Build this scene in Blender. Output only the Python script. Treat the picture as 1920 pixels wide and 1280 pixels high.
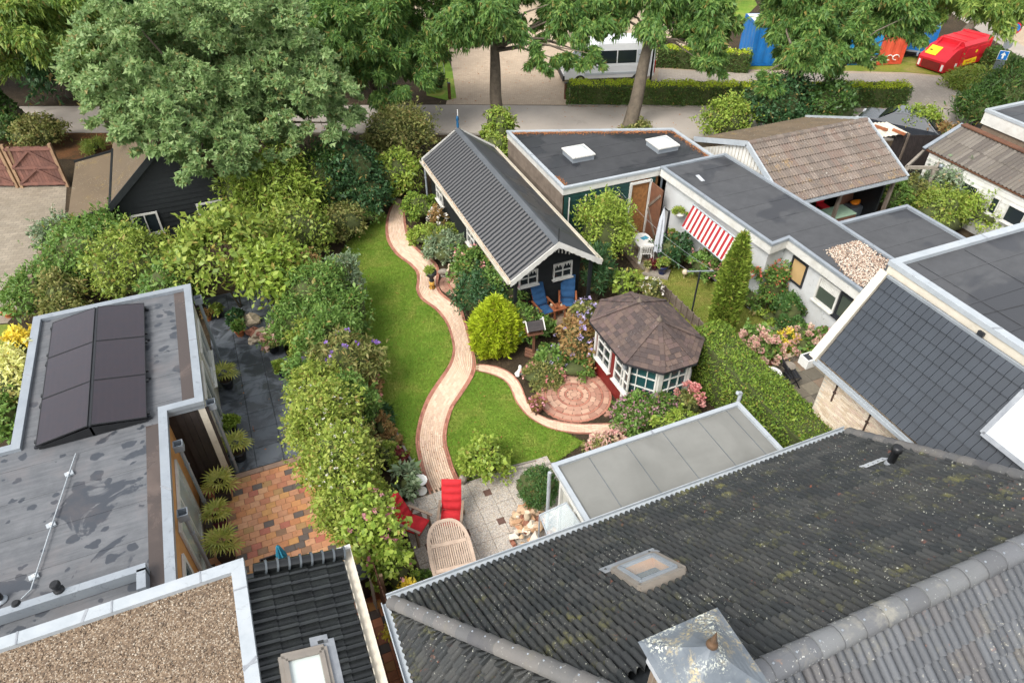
import bpy, bmesh, math, random
import numpy as np
from mathutils import Vector, Matrix

for _o in list(bpy.data.objects):
    bpy.data.objects.remove(_o)
scene = bpy.context.scene
COL = scene.collection
R = math.radians

# ------------------------------------------------------------------ camera, sky, sun, exposure
CAM = Vector((0.0, 0.0, 15.0))
cam_data = bpy.data.cameras.new('camera')
cam_data.sensor_width = 36.0
cam_data.lens = 36.0 * 1300.0 / 1920.0
cam_data.clip_start = 0.1
cam_data.clip_end = 2000.0
cam = bpy.data.objects.new('camera', cam_data)
COL.objects.link(cam)
cam.location = CAM
cam.rotation_euler = (R(50.0), 0.0, R(-22.8))
scene.camera = cam

SUN_ELEV, SUN_AZ = 50.0, 242.0          # azimuth counted clockwise from +Y
world = bpy.data.worlds.new('World')
scene.world = world
world.use_nodes = True
wn, wl = world.node_tree.nodes, world.node_tree.links
wn.clear()
sky = wn.new('ShaderNodeTexSky')
sky.sky_type = 'NISHITA'
sky.sun_disc = False
sky.sun_elevation = R(SUN_ELEV)
sky.sun_rotation = R(SUN_AZ)
sky.air_density = 1.0
sky.dust_density = 3.0
sky.ozone_density = 1.0
hsv = wn.new('ShaderNodeHueSaturation')
hsv.inputs['Saturation'].default_value = 0.22
wbg = wn.new('ShaderNodeBackground')
wbg.inputs['Strength'].default_value = 0.15
wout = wn.new('ShaderNodeOutputWorld')
wl.new(sky.outputs[0], hsv.inputs['Color'])
wl.new(hsv.outputs[0], wbg.inputs['Color'])
wl.new(wbg.outputs[0], wout.inputs['Surface'])

sun_data = bpy.data.lights.new('sun', 'SUN')
sun_data.energy = 1.2
sun_data.angle = R(26.0)
sun_data.color = (1.0, 0.95, 0.88)
sun = bpy.data.objects.new('sun', sun_data)
COL.objects.link(sun)
_a, _e = R(SUN_AZ), R(SUN_ELEV)
_sd = Vector((math.sin(_a) * math.cos(_e), math.cos(_a) * math.cos(_e), math.sin(_e)))
sun.rotation_euler = _sd.to_track_quat('Z', 'Y').to_euler()

vs = scene.view_settings
vs.view_transform = 'Standard'
vs.look = 'None'
vs.gamma = 1.0
vs.use_curve_mapping = False
vs.exposure = 1.2
scene.render.engine = 'CYCLES'
cy = scene.cycles
cy.max_bounces = 6
cy.diffuse_bounces = 4
cy.glossy_bounces = 3
cy.transmission_bounces = 4
cy.transparent_max_bounces = 6
cy.caustics_reflective = False
cy.caustics_refractive = False
try:
    cy.use_denoising = True
    cy.denoiser = 'OPENIMAGEDENOISE'
except Exception:
    pass

# ------------------------------------------------------------------ materials
MATS = {}

def srgb(r, g, b):
    f = lambda c: (c / 255 / 12.92) if c / 255 <= 0.04045 else ((c / 255 + 0.055) / 1.055) ** 2.4
    return (f(r), f(g), f(b), 1.0)

def lin(c):
    return (c[0], c[1], c[2], 1.0)

class NT:
    def __init__(s, name):
        s.m = bpy.data.materials.new(name)
        s.m.use_nodes = True
        s.t = s.m.node_tree
        s.t.nodes.clear()
        s.out = s.n('ShaderNodeOutputMaterial')
    def n(s, typ, **kw):
        nd = s.t.nodes.new(typ)
        for k, v in kw.items():
            setattr(nd, k, v)
        return nd
    def l(s, a, b):
        s.t.links.new(a, b)
    def rnd(s):
        g = s.n('ShaderNodeNewGeometry'); o = s.n('ShaderNodeObjectInfo')
        a = s.n('ShaderNodeMath', operation='ADD'); f = s.n('ShaderNodeMath', operation='FRACT')
        s.l(g.outputs['Random Per Island'], a.inputs[0]); s.l(o.outputs['Random'], a.inputs[1]); s.l(a.outputs[0], f.inputs[0])
        return f.outputs[0]
    def pos(s):
        return s.n('ShaderNodeNewGeometry').outputs['Position']
    def noise(s, scale, detail=4, rough=0.6, vec=None, dist=0.0):
        t = s.n('ShaderNodeTexNoise')
        t.inputs['Scale'].default_value = scale; t.inputs['Detail'].default_value = detail
        t.inputs['Roughness'].default_value = rough; t.inputs['Distortion'].default_value = dist
        s.l(vec if vec is not None else s.pos(), t.inputs['Vector'])
        return t.outputs['Fac']
    def ramp(s, fac, stops, interp='LINEAR'):
        r = s.n('ShaderNodeValToRGB'); r.color_ramp.interpolation = interp
        e = r.color_ramp.elements
        e[0].position, e[0].color = stops[0]
        e[1].position, e[1].color = stops[-1]
        for p, c in stops[1:-1]:
            x = e.new(p); x.color = c
        s.l(fac, r.inputs[0])
        return r.outputs[0]
    def mask(s, fac, lo, hi):
        return s.ramp(fac, [(lo, (0, 0, 0, 1)), (hi, (1, 1, 1, 1))])
    def mix(s, fac, a, b, blend='MIX'):
        m = s.n('ShaderNodeMix', data_type='RGBA', blend_type=blend)
        if isinstance(fac, (int, float)): m.inputs[0].default_value = fac
        else: s.l(fac, m.inputs[0])
        for v, i in ((a, 6), (b, 7)):
            if isinstance(v, tuple): m.inputs[i].default_value = v
            else: s.l(v, m.inputs[i])
        return m.outputs[2]
    def math(s, op, a, b=None):
        m = s.n('ShaderNodeMath', operation=op)
        for v, i in ((a, 0), (b, 1)):
            if v is None: continue
            if isinstance(v, (int, float)): m.inputs[i].default_value = v
            else: s.l(v, m.inputs[i])
        return m.outputs[0]
    def principled(s, col, rough=0.7, bump=None, bstr=0.3, bdist=0.02, spec=0.5, metal=0.0, coat=0.0, alpha=None):
        p = s.n('ShaderNodeBsdfPrincipled')
        if isinstance(col, tuple): p.inputs['Base Color'].default_value = col
        else: s.l(col, p.inputs['Base Color'])
        if isinstance(rough, (int, float)): p.inputs['Roughness'].default_value = rough
        else: s.l(rough, p.inputs['Roughness'])
        p.inputs['Specular IOR Level'].default_value = spec
        p.inputs['Metallic'].default_value = metal
        p.inputs['Coat Weight'].default_value = coat
        if alpha is not None: p.inputs['Alpha'].default_value = alpha
        if bump is not None:
            b = s.n('ShaderNodeBump'); b.inputs['Strength'].default_value = bstr; b.inputs['Distance'].default_value = bdist
            s.l(bump, b.inputs['Height']); s.l(b.outputs[0], p.inputs['Normal'])
        s.l(p.outputs[0], s.out.inputs['Surface'])
        return p

def M(name):
    return MATS[name]

def mat_plain(name, c1, c2=None, scale=4.0, rough=0.7, bump=0.15, bscale=40.0, spec=0.4, metal=0.0, isl=0.0, dirt=None, coat=0.0):
    t = NT(name)
    c2 = c2 or tuple(v * 0.8 for v in c1[:3]) + (1.0,)
    n = t.noise(scale, 6, 0.65)
    col = t.mix(t.mask(n, 0.35, 0.68), c1, c2)
    if isl:
        r = t.rnd()
        v = t.math('ADD', t.math('MULTIPLY', r, isl), 1.0 - isl / 2)
        hv = t.n('ShaderNodeHueSaturation'); t.l(v, hv.inputs['Value']); t.l(col, hv.inputs['Color']); col = hv.outputs[0]
    if dirt:
        d = t.noise(1.7, 8, 0.7)
        col = t.mix(t.math('MULTIPLY', t.mask(d, 0.5, 0.75), 0.7), col, dirt)
        d = t.math('MULTIPLY', t.mask(t.noise(7.0, 6, 0.75, dist=0.8), 0.57, 0.66), t.mask(t.noise(1.1, 3), 0.45, 0.6))
        col = t.mix(t.math('MULTIPLY', d, 0.75), col, tuple(v * 0.5 for v in dirt[:3]) + (1.0,))
    t.principled(col, rough, t.noise(bscale, 4) if bump else None, bump, 0.01, spec, metal, coat)
    MATS[name] = t.m
    return t.m

def mat_palette(name, cols, rough=0.75, bump=0.25, bscale=60.0, stain=0.35, spec=0.4, isl_noise=True):
    """each piece takes one colour of the palette; a fine grain and stains on top"""
    t = NT(name)
    k = len(cols)
    stops = [(i / k, c) for i, c in enumerate(cols)]
    col = t.ramp(t.rnd(), stops, 'CONSTANT')
    n = t.noise(9.0, 6, 0.7)
    hv = t.n('ShaderNodeHueSaturation')
    t.l(t.math('ADD', t.math('MULTIPLY', n, stain * 2), 1.0 - stain), hv.inputs['Value'])
    t.l(col, hv.inputs['Color'])
    t.principled(hv.outputs[0], rough, t.noise(bscale, 4), bump, 0.006, spec)
    MATS[name] = t.m
    return t.m

def mat_leaf(name, cols, trans=0.3, rough=0.55, patch=0.35, gain=1.5):
    """leaf colours vary per leaf, and in soft patches over the plant (young and old shoots)"""
    t = NT(name)
    k = len(cols)
    n = t.noise(1.3, 4, 0.6)
    f = t.math('ADD', t.math('MULTIPLY', t.rnd(), 1.0 - patch), t.math('MULTIPLY', n, patch))
    ds = 0.04 if gain > 1 else 0.0
    cols = [tuple((v * (1 - ds) + (0.3 * c[0] + 0.6 * c[1] + 0.1 * c[2]) * ds) * gain for v in c) for c in cols]
    col = t.ramp(f, [(0.12 + 0.76 * i / max(1, k - 1), lin(c)) for i, c in enumerate(cols)])
    if gain > 1:      # a few withered leaves
        col = t.mix(t.math('MULTIPLY', t.math('GREATER_THAN', t.rnd(), 0.955), 0.7), col, (0.30, 0.19, 0.06, 1.0))
    p = t.n('ShaderNodeBsdfPrincipled')
    t.l(col, p.inputs['Base Color']); p.inputs['Roughness'].default_value = rough
    p.inputs['Specular IOR Level'].default_value = 0.35
    tr = t.n('ShaderNodeBsdfTranslucent')
    hv = t.n('ShaderNodeHueSaturation'); hv.inputs['Value'].default_value = 1.3; hv.inputs['Hue'].default_value = 0.49
    t.l(col, hv.inputs['Color']); t.l(hv.outputs[0], tr.inputs['Color'])
    mx = t.n('ShaderNodeMixShader'); mx.inputs[0].default_value = trans + 0.08
    t.l(p.outputs[0], mx.inputs[1]); t.l(tr.outputs[0], mx.inputs[2]); t.l(mx.outputs[0], t.out.inputs['Surface'])
    MATS[name] = t.m
    return t.m

# ------------------------------------------------------------------ mesh building
class MB:
    def __init__(s):
        s.v, s.f, s.sm = [], [], []
    def add(s, vs_, fs, smooth=False):
        b = len(s.v)
        s.v.extend(tuple(p) for p in vs_)
        s.f.extend(tuple(i + b for i in f) for f in fs)
        s.sm.extend([smooth] * len(fs))
        return s
    def box(s, c, d, rz=0.0, mtx=None, bev=0.0):
        x, y, z = d[0] / 2, d[1] / 2, d[2] / 2
        if bev > 0:
            e = bev
            pts, fs = bevel_box(x, y, z, e)
        else:
            pts = [(-x, -y, -z), (x, -y, -z), (x, y, -z), (-x, y, -z), (-x, -y, z), (x, -y, z), (x, y, z), (-x, y, z)]
            fs = [(0, 3, 2, 1), (4, 5, 6, 7), (0, 1, 5, 4), (1, 2, 6, 5), (2, 3, 7, 6), (3, 0, 4, 7)]
        m = mtx if mtx is not None else Matrix.Rotation(rz, 4, 'Z')
        c = Vector(c)
        return s.add([m @ Vector(p) + c for p in pts], fs)
    def bar(s, a, b, w, h, up=(0, 0, 1)):
        """a straight bar of section w x h from a to b"""
        a, b = Vector(a), Vector(b)
        d = (b - a)
        L = d.length
        d.normalize()
        up = Vector(up)
        if abs(d.dot(up)) > 0.98: up = Vector((1, 0, 0))
        sd = d.cross(up).normalized(); u = sd.cross(d).normalized()
        pts = []
        for e in (a, b):
            for i, j in ((-1, -1), (1, -1), (1, 1), (-1, 1)):
                pts.append(e + sd * (w / 2 * i) + u * (h / 2 * j))
        return s.add(pts, [(0, 1, 2, 3), (7, 6, 5, 4), (0, 4, 5, 1), (1, 5, 6, 2), (2, 6, 7, 3), (3, 7, 4, 0)])
    def prism(s, poly, z0, z1):
        n = len(poly)
        if sum(poly[i][0] * poly[(i + 1) % n][1] - poly[(i + 1) % n][0] * poly[i][1] for i in range(n)) < 0:
            poly = poly[::-1]
        pts = [(p[0], p[1], z0) for p in poly] + [(p[0], p[1], z1) for p in poly]
        fs = [tuple(range(n - 1, -1, -1)), tuple(range(n, 2 * n))] + [(i, (i + 1) % n, n + (i + 1) % n, n + i) for i in range(n)]
        return s.add(pts, fs)
    def slab(s, quad, th):
        """a plate of thickness th below the given top corners"""
        q = [Vector(p) for p in quad]
        n = (q[1] - q[0]).cross(q[-1] - q[0]).normalized()
        if n.z < 0: n = -n
        k = len(q)
        pts = q + [p - n * th for p in q]
        return s.add(pts, [tuple(range(k)), tuple(range(2 * k - 1, k - 1, -1))] + [(i, k + i, k + (i + 1) % k, (i + 1) % k) for i in range(k)])
    def tube(s, pts, r, seg=8, caps=True, smooth=True):
        pts = [Vector(p) for p in pts]
        n = len(pts)
        rr = r if isinstance(r, (list, tuple)) else [r] * n
        ring = []
        prev = None
        for i in range(n):
            d = (pts[min(i + 1, n - 1)] - pts[max(i - 1, 0)]).normalized()
            ref = prev if prev is not None else (Vector((0, 0, 1)) if abs(d.z) < 0.9 else Vector((1, 0, 0)))
            sd = d.cross(ref)
            if sd.length < 1e-5: sd = d.cross(Vector((0, 1, 0)))
            sd.normalize()
            u = sd.cross(d).normalized(); prev = u
            ring.append([pts[i] + (sd * math.cos(2 * math.pi * k / seg) + u * math.sin(2 * math.pi * k / seg)) * rr[i] for k in range(seg)])
        vv = [p for rg in ring for p in rg]
        fs = [(i * seg + k, (i + 1) * seg + k, (i + 1) * seg + (k + 1) % seg, i * seg + (k + 1) % seg) for i in range(n - 1) for k in range(seg)]
        s.add(vv, fs, smooth)
        if caps:
            s.add(ring[0], [tuple(range(seg))]); s.add(ring[-1], [tuple(range(seg - 1, -1, -1))])
        return s
    def lathe(s, c, prof, seg=16, smooth=True, sx=1.0, sy=1.0):
        """prof: list of (radius, height) from the bottom up"""
        c = Vector(c)
        vv = [c + Vector((math.cos(2 * math.pi * k / seg) * r * sx, math.sin(2 * math.pi * k / seg) * r * sy, h)) for r, h in prof for k in range(seg)]
        n = len(prof)
        fs = [(i * seg + k, i * seg + (k + 1) % seg, (i + 1) * seg + (k + 1) % seg, (i + 1) * seg + k) for i in range(n - 1) for k in range(seg)]
        s.add(vv, fs, smooth)
        s.add(vv[:seg], [tuple(range(seg - 1, -1, -1))]); s.add(vv[-seg:], [tuple(range(seg))])
        return s
    def blob(s, c, r, seed=0, amp=0.2, sub=2, flat=1.0, smooth=True):
        v, f = ICO[sub]
        rg = random.Random(seed)
        ph = [(rg.uniform(1.2, 2.8), Vector((rg.gauss(0, 1), rg.gauss(0, 1), rg.gauss(0, 1))).normalized(), rg.uniform(0, 6)) for _ in range(6)]
        r = r if isinstance(r, (tuple, list)) else (r, r, r)
        pts = []
        for p in v:
            k = 1 + amp * sum(math.sin(a * 2.2 * d.dot(p) + o) for a, d, o in ph) / 3
            pts.append((c[0] + p.x * r[0] * k, c[1] + p.y * r[1] * k, c[2] + p.z * r[2] * k * flat))
        return s.add(pts, f, smooth)
    def mesh(s, name, mat):
        me = bpy.data.meshes.new(name)
        me.from_pydata(s.v, [], s.f)
        if any(s.sm):
            me.polygons.foreach_set('use_smooth', s.sm)
        if mat is not None:
            me.materials.append(mat if not isinstance(mat, str) else M(mat))
        me.update()
        return me
    def build(s, name, mat, parent=None, **kw):
        return obj(name, s.mesh(name, mat), parent, **kw)

def bevel_box(x, y, z, e):
    """box with chamfered top edges, no underside"""
    pts = [(-x, -y, -z), (x, -y, -z), (x, y, -z), (-x, y, -z),
           (-x, -y, z - e), (x, -y, z - e), (x, y, z - e), (-x, y, z - e),
           (-x + e, -y + e, z), (x - e, -y + e, z), (x - e, y - e, z), (-x + e, y - e, z)]
    fs = [(8, 9, 10, 11)] + [(i, (i + 1) % 4, 4 + (i + 1) % 4, 4 + i) for i in range(4)] + [(4 + i, 4 + (i + 1) % 4, 8 + (i + 1) % 4, 8 + i) for i in range(4)]
    return pts, fs

ICO = {}
for _s in (1, 2, 3):
    _b = bmesh.new(); bmesh.ops.create_icosphere(_b, subdivisions=_s, radius=1.0)
    _b.verts.index_update()
    ICO[_s] = ([v.co.copy() for v in _b.verts], [tuple(v.index for v in f.verts) for f in _b.faces]); _b.free()

def obj(name, mesh, parent=None, loc=None, rot=None, kind=None, label=None, cat=None, group=None, mtx=None):
    o = bpy.data.objects.new(name, mesh)
    COL.objects.link(o)
    if parent is not None:
        o.parent = parent
    if mtx is not None: o.matrix_basis = mtx
    if loc is not None: o.location = loc
    if rot is not None: o.rotation_euler = rot
    if kind: o['kind'] = kind
    if label: o['label'] = label
    if cat: o['category'] = cat
    if group: o['group'] = group
    return o

def thing(name, label, cat, loc=(0, 0, 0), rz=0.0, group=None):
    return obj(name, None, loc=loc, rot=(0, 0, rz), label=label, cat=cat, group=group)

def pieces(parent, name, tmpl, mats_, mat, limit=300, extra=None, frame=None):
    """alike pieces: the ones nearest to the viewer as objects sharing one mesh, the rest joined in one part"""
    base = tmpl.mesh(name, mat)
    inv = frame.inverted() if frame is not None else None
    mats_ = sorted(mats_, key=lambda m: (m.translation - CAM).length_squared)
    for m in mats_[:limit]:
        obj(name, base, parent, mtx=m)
    rest = mats_[limit:]
    if rest or (extra and extra.v):
        nv = len(base.vertices)
        co = np.array([p[:] for p in (v.co for v in base.vertices)])
        vs_, fs = [], []
        polys = [tuple(p.vertices) for p in base.polygons]
        sm = [p.use_smooth for p in base.polygons]
        b = 0
        smf = []
        for m in rest:
            a = np.array(m)
            vs_.append(co @ a[:3, :3].T + a[:3, 3])
            fs.extend(tuple(i + b for i in p) for p in polys); smf.extend(sm)
            b += nv
        V = np.concatenate(vs_).tolist() if vs_ else []
        if extra and extra.v:
            fs.extend(tuple(i + b for i in p) for p in extra.f); smf.extend(extra.sm)
            V = V + [tuple(p) for p in extra.v]
        me = bpy.data.meshes.new(name + '_rest')
        me.from_pydata(V, [], fs)
        me.polygons.foreach_set('use_smooth', smf)
        me.materials.append(M(mat) if isinstance(mat, str) else mat)
        obj(name + ('_field' if not name.endswith('s') else '_field'), me, parent, kind='stuff')

def TR(x, y, z, rz=0.0, sx=1.0, sy=1.0, sz=1.0):
    return Matrix.Translation((x, y, z)) @ Matrix.Rotation(rz, 4, 'Z') @ Matrix.Diagonal((sx, sy, sz, 1.0))

def brick_tmpl(lx=1.0, ly=1.0, h=0.05, e=0.006):
    m = MB(); p, f = bevel_box(lx / 2, ly / 2, h / 2, e); m.add([(a, b, c - h / 2) for a, b, c in p], f)
    return m

def inside(p, poly):
    x, y = p[0], p[1]; r = False; n = len(poly); j = n - 1
    for i in range(n):
        xi, yi, xj, yj = poly[i][0], poly[i][1], poly[j][0], poly[j][1]
        if (yi > y) != (yj > y) and x < (xj - xi) * (y - yi) / (yj - yi) + xi: r = not r
        j = i
    return r

def sheet(name, poly, z, mat, kind='structure', parent=None, label=None):
    m = MB()
    n = len(poly)
    if sum(poly[i][0] * poly[(i + 1) % n][1] - poly[(i + 1) % n][0] * poly[i][1] for i in range(n)) < 0:
        poly = poly[::-1]
    b = bmesh.new()
    vv = [b.verts.new((p[0], p[1], z)) for p in poly]
    fc = b.faces.new(vv); fc.normal_update()
    bmesh.ops.triangulate(b, faces=[fc])
    me = bpy.data.meshes.new(name); b.to_mesh(me); b.free()
    me.materials.append(M(mat))
    return obj(name, me, parent, kind=kind if parent is None else None, label=label)

# ------------------------------------------------------------------ surface materials
def mat_brickfloor(name, c1, c2, mortar, w, h, rz=0.0, rough=0.85, patch=None, off=0.5):
    t = NT(name)
    mp = t.n('ShaderNodeMapping'); mp.inputs['Rotation'].default_value = (0, 0, rz)
    t.l(t.pos(), mp.inputs['Vector'])
    b = t.n('ShaderNodeTexBrick'); b.offset = off
    b.inputs['Scale'].default_value = 1.0; b.inputs['Brick Width'].default_value = w; b.inputs['Row Height'].default_value = h
    b.inputs['Mortar Size'].default_value = 0.006; b.inputs['Color1'].default_value = c1; b.inputs['Color2'].default_value = c2; b.inputs['Mortar'].default_value = mortar
    t.l(mp.outputs[0], b.inputs['Vector'])
    n = t.noise(0.7, 8, 0.7)
    col = t.mix(t.mask(n, 0.42, 0.72), b.outputs['Color'], patch or tuple(v * 0.72 for v in c1[:3]) + (1,))
    f = t.noise(14, 5, 0.7)
    hv = t.n('ShaderNodeHueSaturation'); t.l(t.math('ADD', t.math('MULTIPLY', f, 0.5), 0.75), hv.inputs['Value']); t.l(col, hv.inputs['Color'])
    t.principled(hv.outputs[0], rough, b.outputs['Fac'], -0.4, 0.01, 0.3)
    MATS[name] = t.m

def mat_lawn(name, a, b, c):
    t = NT(name)
    n1 = t.noise(0.55, 5, 0.6); n2 = t.noise(6.0, 6, 0.75); n3 = t.noise(60, 3, 0.7)
    col = t.mix(t.mask(n1, 0.40, 0.62), lin(a), lin(b))
    col = t.mix(t.math('MULTIPLY', t.mask(t.noise(0.9, 4, 0.6, dist=0.6), 0.48, 0.70), 0.85), col, lin(c))
    col = t.mix(t.math('MULTIPLY', t.mask(t.noise(3.3, 5, 0.7), 0.56, 0.66), 0.5), col, lin(tuple(v * 0.6 for v in a)))
    hv = t.n('ShaderNodeHueSaturation')
    t.l(t.math('ADD', t.math('ADD', t.math('MULTIPLY', n2, 0.7), t.math('MULTIPLY', n3, 0.9)), 0.2), hv.inputs['Value']); t.l(col, hv.inputs['Color'])
    t.principled(hv.outputs[0], 0.9, n3, 0.9, 0.03, 0.2)
    MATS[name] = t.m

def mat_asphalt(name, c1, c2, stain):
    t = NT(name)
    col = t.mix(t.mask(t.noise(0.35, 6, 0.6), 0.38, 0.66), c1, c2)
    col = t.mix(t.math('MULTIPLY', t.mask(t.noise(0.6, 7, 0.7, dist=1.2), 0.60, 0.72), 0.6), col, stain)
    hv = t.n('ShaderNodeHueSaturation'); t.l(t.math('ADD', t.math('MULTIPLY', t.noise(90, 3, 0.8), 0.6), 0.7), hv.inputs['Value']); t.l(col, hv.inputs['Color'])
    t.principled(hv.outputs[0], 0.85, t.noise(120, 2), 0.3, 0.01, 0.3)
    MATS[name] = t.m

def mat_soil(name, c1, c2, c3):
    t = NT(name)
    col = t.mix(t.mask(t.noise(1.2, 6, 0.7), 0.4, 0.62), c1, c2)
    col = t.mix(t.math('MULTIPLY', t.mask(t.noise(9, 5, 0.7), 0.55, 0.68), 0.8), col, c3)
    t.principled(col, 0.95, t.noise(25, 6, 0.75), 1.0, 0.08, 0.15)
    MATS[name] = t.m

mat_soil('soil', srgb(78, 66, 52), srgb(62, 54, 42), srgb(104, 92, 66))
mat_soil('leaf_litter', srgb(120, 84, 56), srgb(88, 70, 50), srgb(150, 104, 66))
mat_asphalt('asphalt', srgb(166, 157, 147), srgb(154, 146, 137), srgb(128, 121, 113))
mat_brickfloor('clinker_beige', srgb(186, 167, 144), srgb(172, 153, 132), srgb(132, 116, 98), 0.22, 0.11, R(20))
mat_brickfloor('clinker_grey', srgb(176, 165, 151), srgb(162, 152, 140), srgb(112, 104, 95), 0.24, 0.12, R(-14))
mat_brickfloor('block_grey', srgb(150, 140, 124), srgb(134, 125, 111), srgb(98, 92, 80), 0.3, 0.2, R(10), patch=srgb(118, 108, 92))
mat_brickfloor('terrace_slab', srgb(136, 126, 112), srgb(116, 110, 98), srgb(84, 80, 70), 0.5, 0.5, 0.0, patch=srgb(104, 98, 82))
mat_lawn('lawn_green', (0.130, 0.240, 0.024), (0.185, 0.290, 0.034), (0.310, 0.310, 0.070))
mat_lawn('lawn_dry', (0.150, 0.200, 0.028), (0.230, 0.230, 0.050), (0.34, 0.26, 0.085))
mat_lawn('verge', (0.16, 0.21, 0.025), (0.24, 0.24, 0.04), (0.33, 0.25, 0.09))
mat_plain('kerb', srgb(142, 136, 126), srgb(118, 112, 104), 3, 0.85)

mat_palette('path_beige', [srgb(211, 184, 159), srgb(207, 178, 153), srgb(214, 190, 166), srgb(202, 174, 150), srgb(209, 180, 158), srgb(196, 168, 146)], 0.8, 0.2, 80, 0.16)
mat_palette('path_red', [srgb(156, 104, 86), srgb(166, 113, 94), srgb(146, 95, 80), srgb(162, 112, 94), srgb(172, 120, 100)], 0.8, 0.2, 80, 0.25)
mat_palette('circle_pink', [srgb(172, 134, 114), srgb(180, 144, 122), srgb(162, 122, 104), srgb(186, 152, 130), srgb(158, 118, 100)], 0.8, 0.2, 80, 0.25)
mat_palette('tile_orange', [srgb(204, 146, 108), srgb(206, 148, 98), srgb(188, 126, 96), srgb(210, 160, 120), srgb(112, 98, 88), srgb(200, 142, 102), srgb(182, 112, 92), srgb(204, 152, 96), srgb(150, 116, 90), srgb(196, 134, 92), srgb(104, 94, 88), srgb(206, 154, 118), srgb(196, 142, 108), srgb(176, 138, 92)], 0.5, 0.2, 30, 0.32)
mat_palette('tile_alley', [srgb(188, 118, 80), srgb(170, 104, 72), srgb(86, 78, 72), srgb(180, 128, 74), srgb(160, 92, 66), srgb(196, 126, 86), srgb(96, 82, 74), srgb(176, 110, 70)], 0.5, 0.2, 30, 0.35)
mat_plain('grout', srgb(104, 88, 72), srgb(84, 72, 60), 6, 0.95)
mat_plain('grout_dark', srgb(60, 62, 64), srgb(48, 50, 52), 6, 0.95)

def mat_wet_slab():
    t = NT('slab_black')
    n = t.noise(1.7, 7, 0.65, dist=0.8)
    m = t.mask(n, 0.44, 0.58)
    col = t.mix(m, srgb(66, 70, 76), srgb(108, 114, 122))  # paler grey-blue patches put the wet reflections into the slab colour
    r = t.n('ShaderNodeMath', operation='MULTIPLY_ADD'); t.l(m, r.inputs[0]); r.inputs[1].default_value = 0.35; r.inputs[2].default_value = 0.28
    t.principled(t.mix(t.math('MULTIPLY', t.rnd(), 0.25), col, srgb(52, 56, 62)), r.outputs[0], t.noise(50, 3), 0.1, 0.005, 0.5)
    MATS['slab_black'] = t.m
mat_wet_slab()

def mat_pebble(name, cols, scale, base_mul=1.0, bstr=0.7):
    t = NT(name)
    v = t.n('ShaderNodeTexVoronoi'); v.inputs['Scale'].default_value = scale
    t.l(t.pos(), v.inputs['Vector'])
    sp = t.n('ShaderNodeSeparateColor'); t.l(v.outputs['Color'], sp.inputs[0])
    k = len(cols)
    col = t.ramp(sp.outputs[0], [(i / k, c) for i, c in enumerate(cols)], 'CONSTANT')
    dk = t.mask(v.outputs['Distance'], 0.30, 0.75)
    col = t.mix(t.math('MULTIPLY', dk, 0.55), col, tuple(c * 0.45 for c in cols[0][:3]) + (1,))
    lo = t.noise(0.8, 4, 0.6)
    hv = t.n('ShaderNodeHueSaturation'); t.l(t.math('ADD', t.math('MULTIPLY', lo, 0.5), 0.75), hv.inputs['Value']); t.l(col, hv.inputs['Color'])
    t.principled(hv.outputs[0], 0.8, v.outputs['Distance'], -bstr, 0.02, 0.35)
    MATS[name] = t.m
mat_pebble('pebble_slab', [srgb(192, 184, 172), srgb(176, 168, 156), srgb(204, 196, 184), srgb(164, 152, 138), srgb(186, 178, 168), srgb(156, 152, 150), srgb(192, 174, 156)], 42)
mat_plain('slab_brown', srgb(104, 78, 68), srgb(84, 62, 54), 8, 0.7)

# ------------------------------------------------------------------ ground, street, drives
g = MB(); g.add([(-260, -120, 0), (320, -120, 0), (320, 320, 0), (-260, 320, 0)], [(0, 1, 2, 3)])
g.build('ground', 'soil', kind='structure')
sheet('street', [(-31.09,54.72,0), (-11.72,46.66,0), (11.94,36.97,0), (22.95,32.08,0), (32.6,27.94,0), (37.81,25.33,0), (56.3,16.9,0), (52.19,14.98,0), (31.93,23.49,0), (22.05,27.64,0), (10.64,33.23,0), (-11.24,42.58,0), (-29.26,50.08,0)], 0.008, 'asphalt')
sheet('driveway', [(11.56,37.17,0), (13.19,40.8,0), (14.41,44.56,0), (15.41,49.08,0), (15.27,52.63,0), (14.8,56.68,0), (16.29,65.16,0), (41.16,54.7,0), (32.7,43.17,0), (32.58,37.5,0), (36.08,33.45,0), (41.36,29.97,0), (39.5,25.99,0), (37.84,25.36,0), (35.25,26.66,0), (32.62,27.97,0), (22.97,32.11,0), (17.82,34.45,0)], 0.012, 'clinker_beige')
sheet('parking_bay', [(25.84,37.55,0), (29.93,35.09,0), (39.6,30.81,0), (41.05,29.49,0), (39.5,25.99,0), (37.93,25.33,0), (34.97,26.78,0), (33.83,27.6,0), (24.24,35.17,0)], 0.018, 'clinker_grey')
sheet('far_road', [(58.97,47.22,0), (53.06,39.01,0), (48.79,29.88,0), (44.49,15.65,0), (53.88,20.84,0), (53.57,33.57,0), (56.98,38.95,0), (61.75,46.04,0)], 0.008, 'asphalt')
sheet('far_pavement', [(53.05,35.31,0), (51.18,31.73,0), (51.02,22.04,0), (55.83,24.94,0), (55.44,35.02,0), (56.44,37.59,0)], 0.014, 'clinker_beige')
sheet('grass_verge', [(28.32,37.37,0), (36.28,35.14,0), (42.07,33.17,0), (46.63,33.39,0), (47.55,32.27,0), (45.55,27.2,0), (43.55,20.22,0), (38.98,22.14,0), (39.24,25.49,0), (41.37,29.66,0), (39.79,30.99,0), (35.11,33.33,0), (27.86,36.7,0)], 0.022, 'verge')
sheet('far_lawn', [(36.74,54.57,0), (35.79,46.27,0), (36.57,43.67,0), (41.08,47.3,0), (44.59,53.26,0)], 0.02, 'lawn_green')
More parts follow.
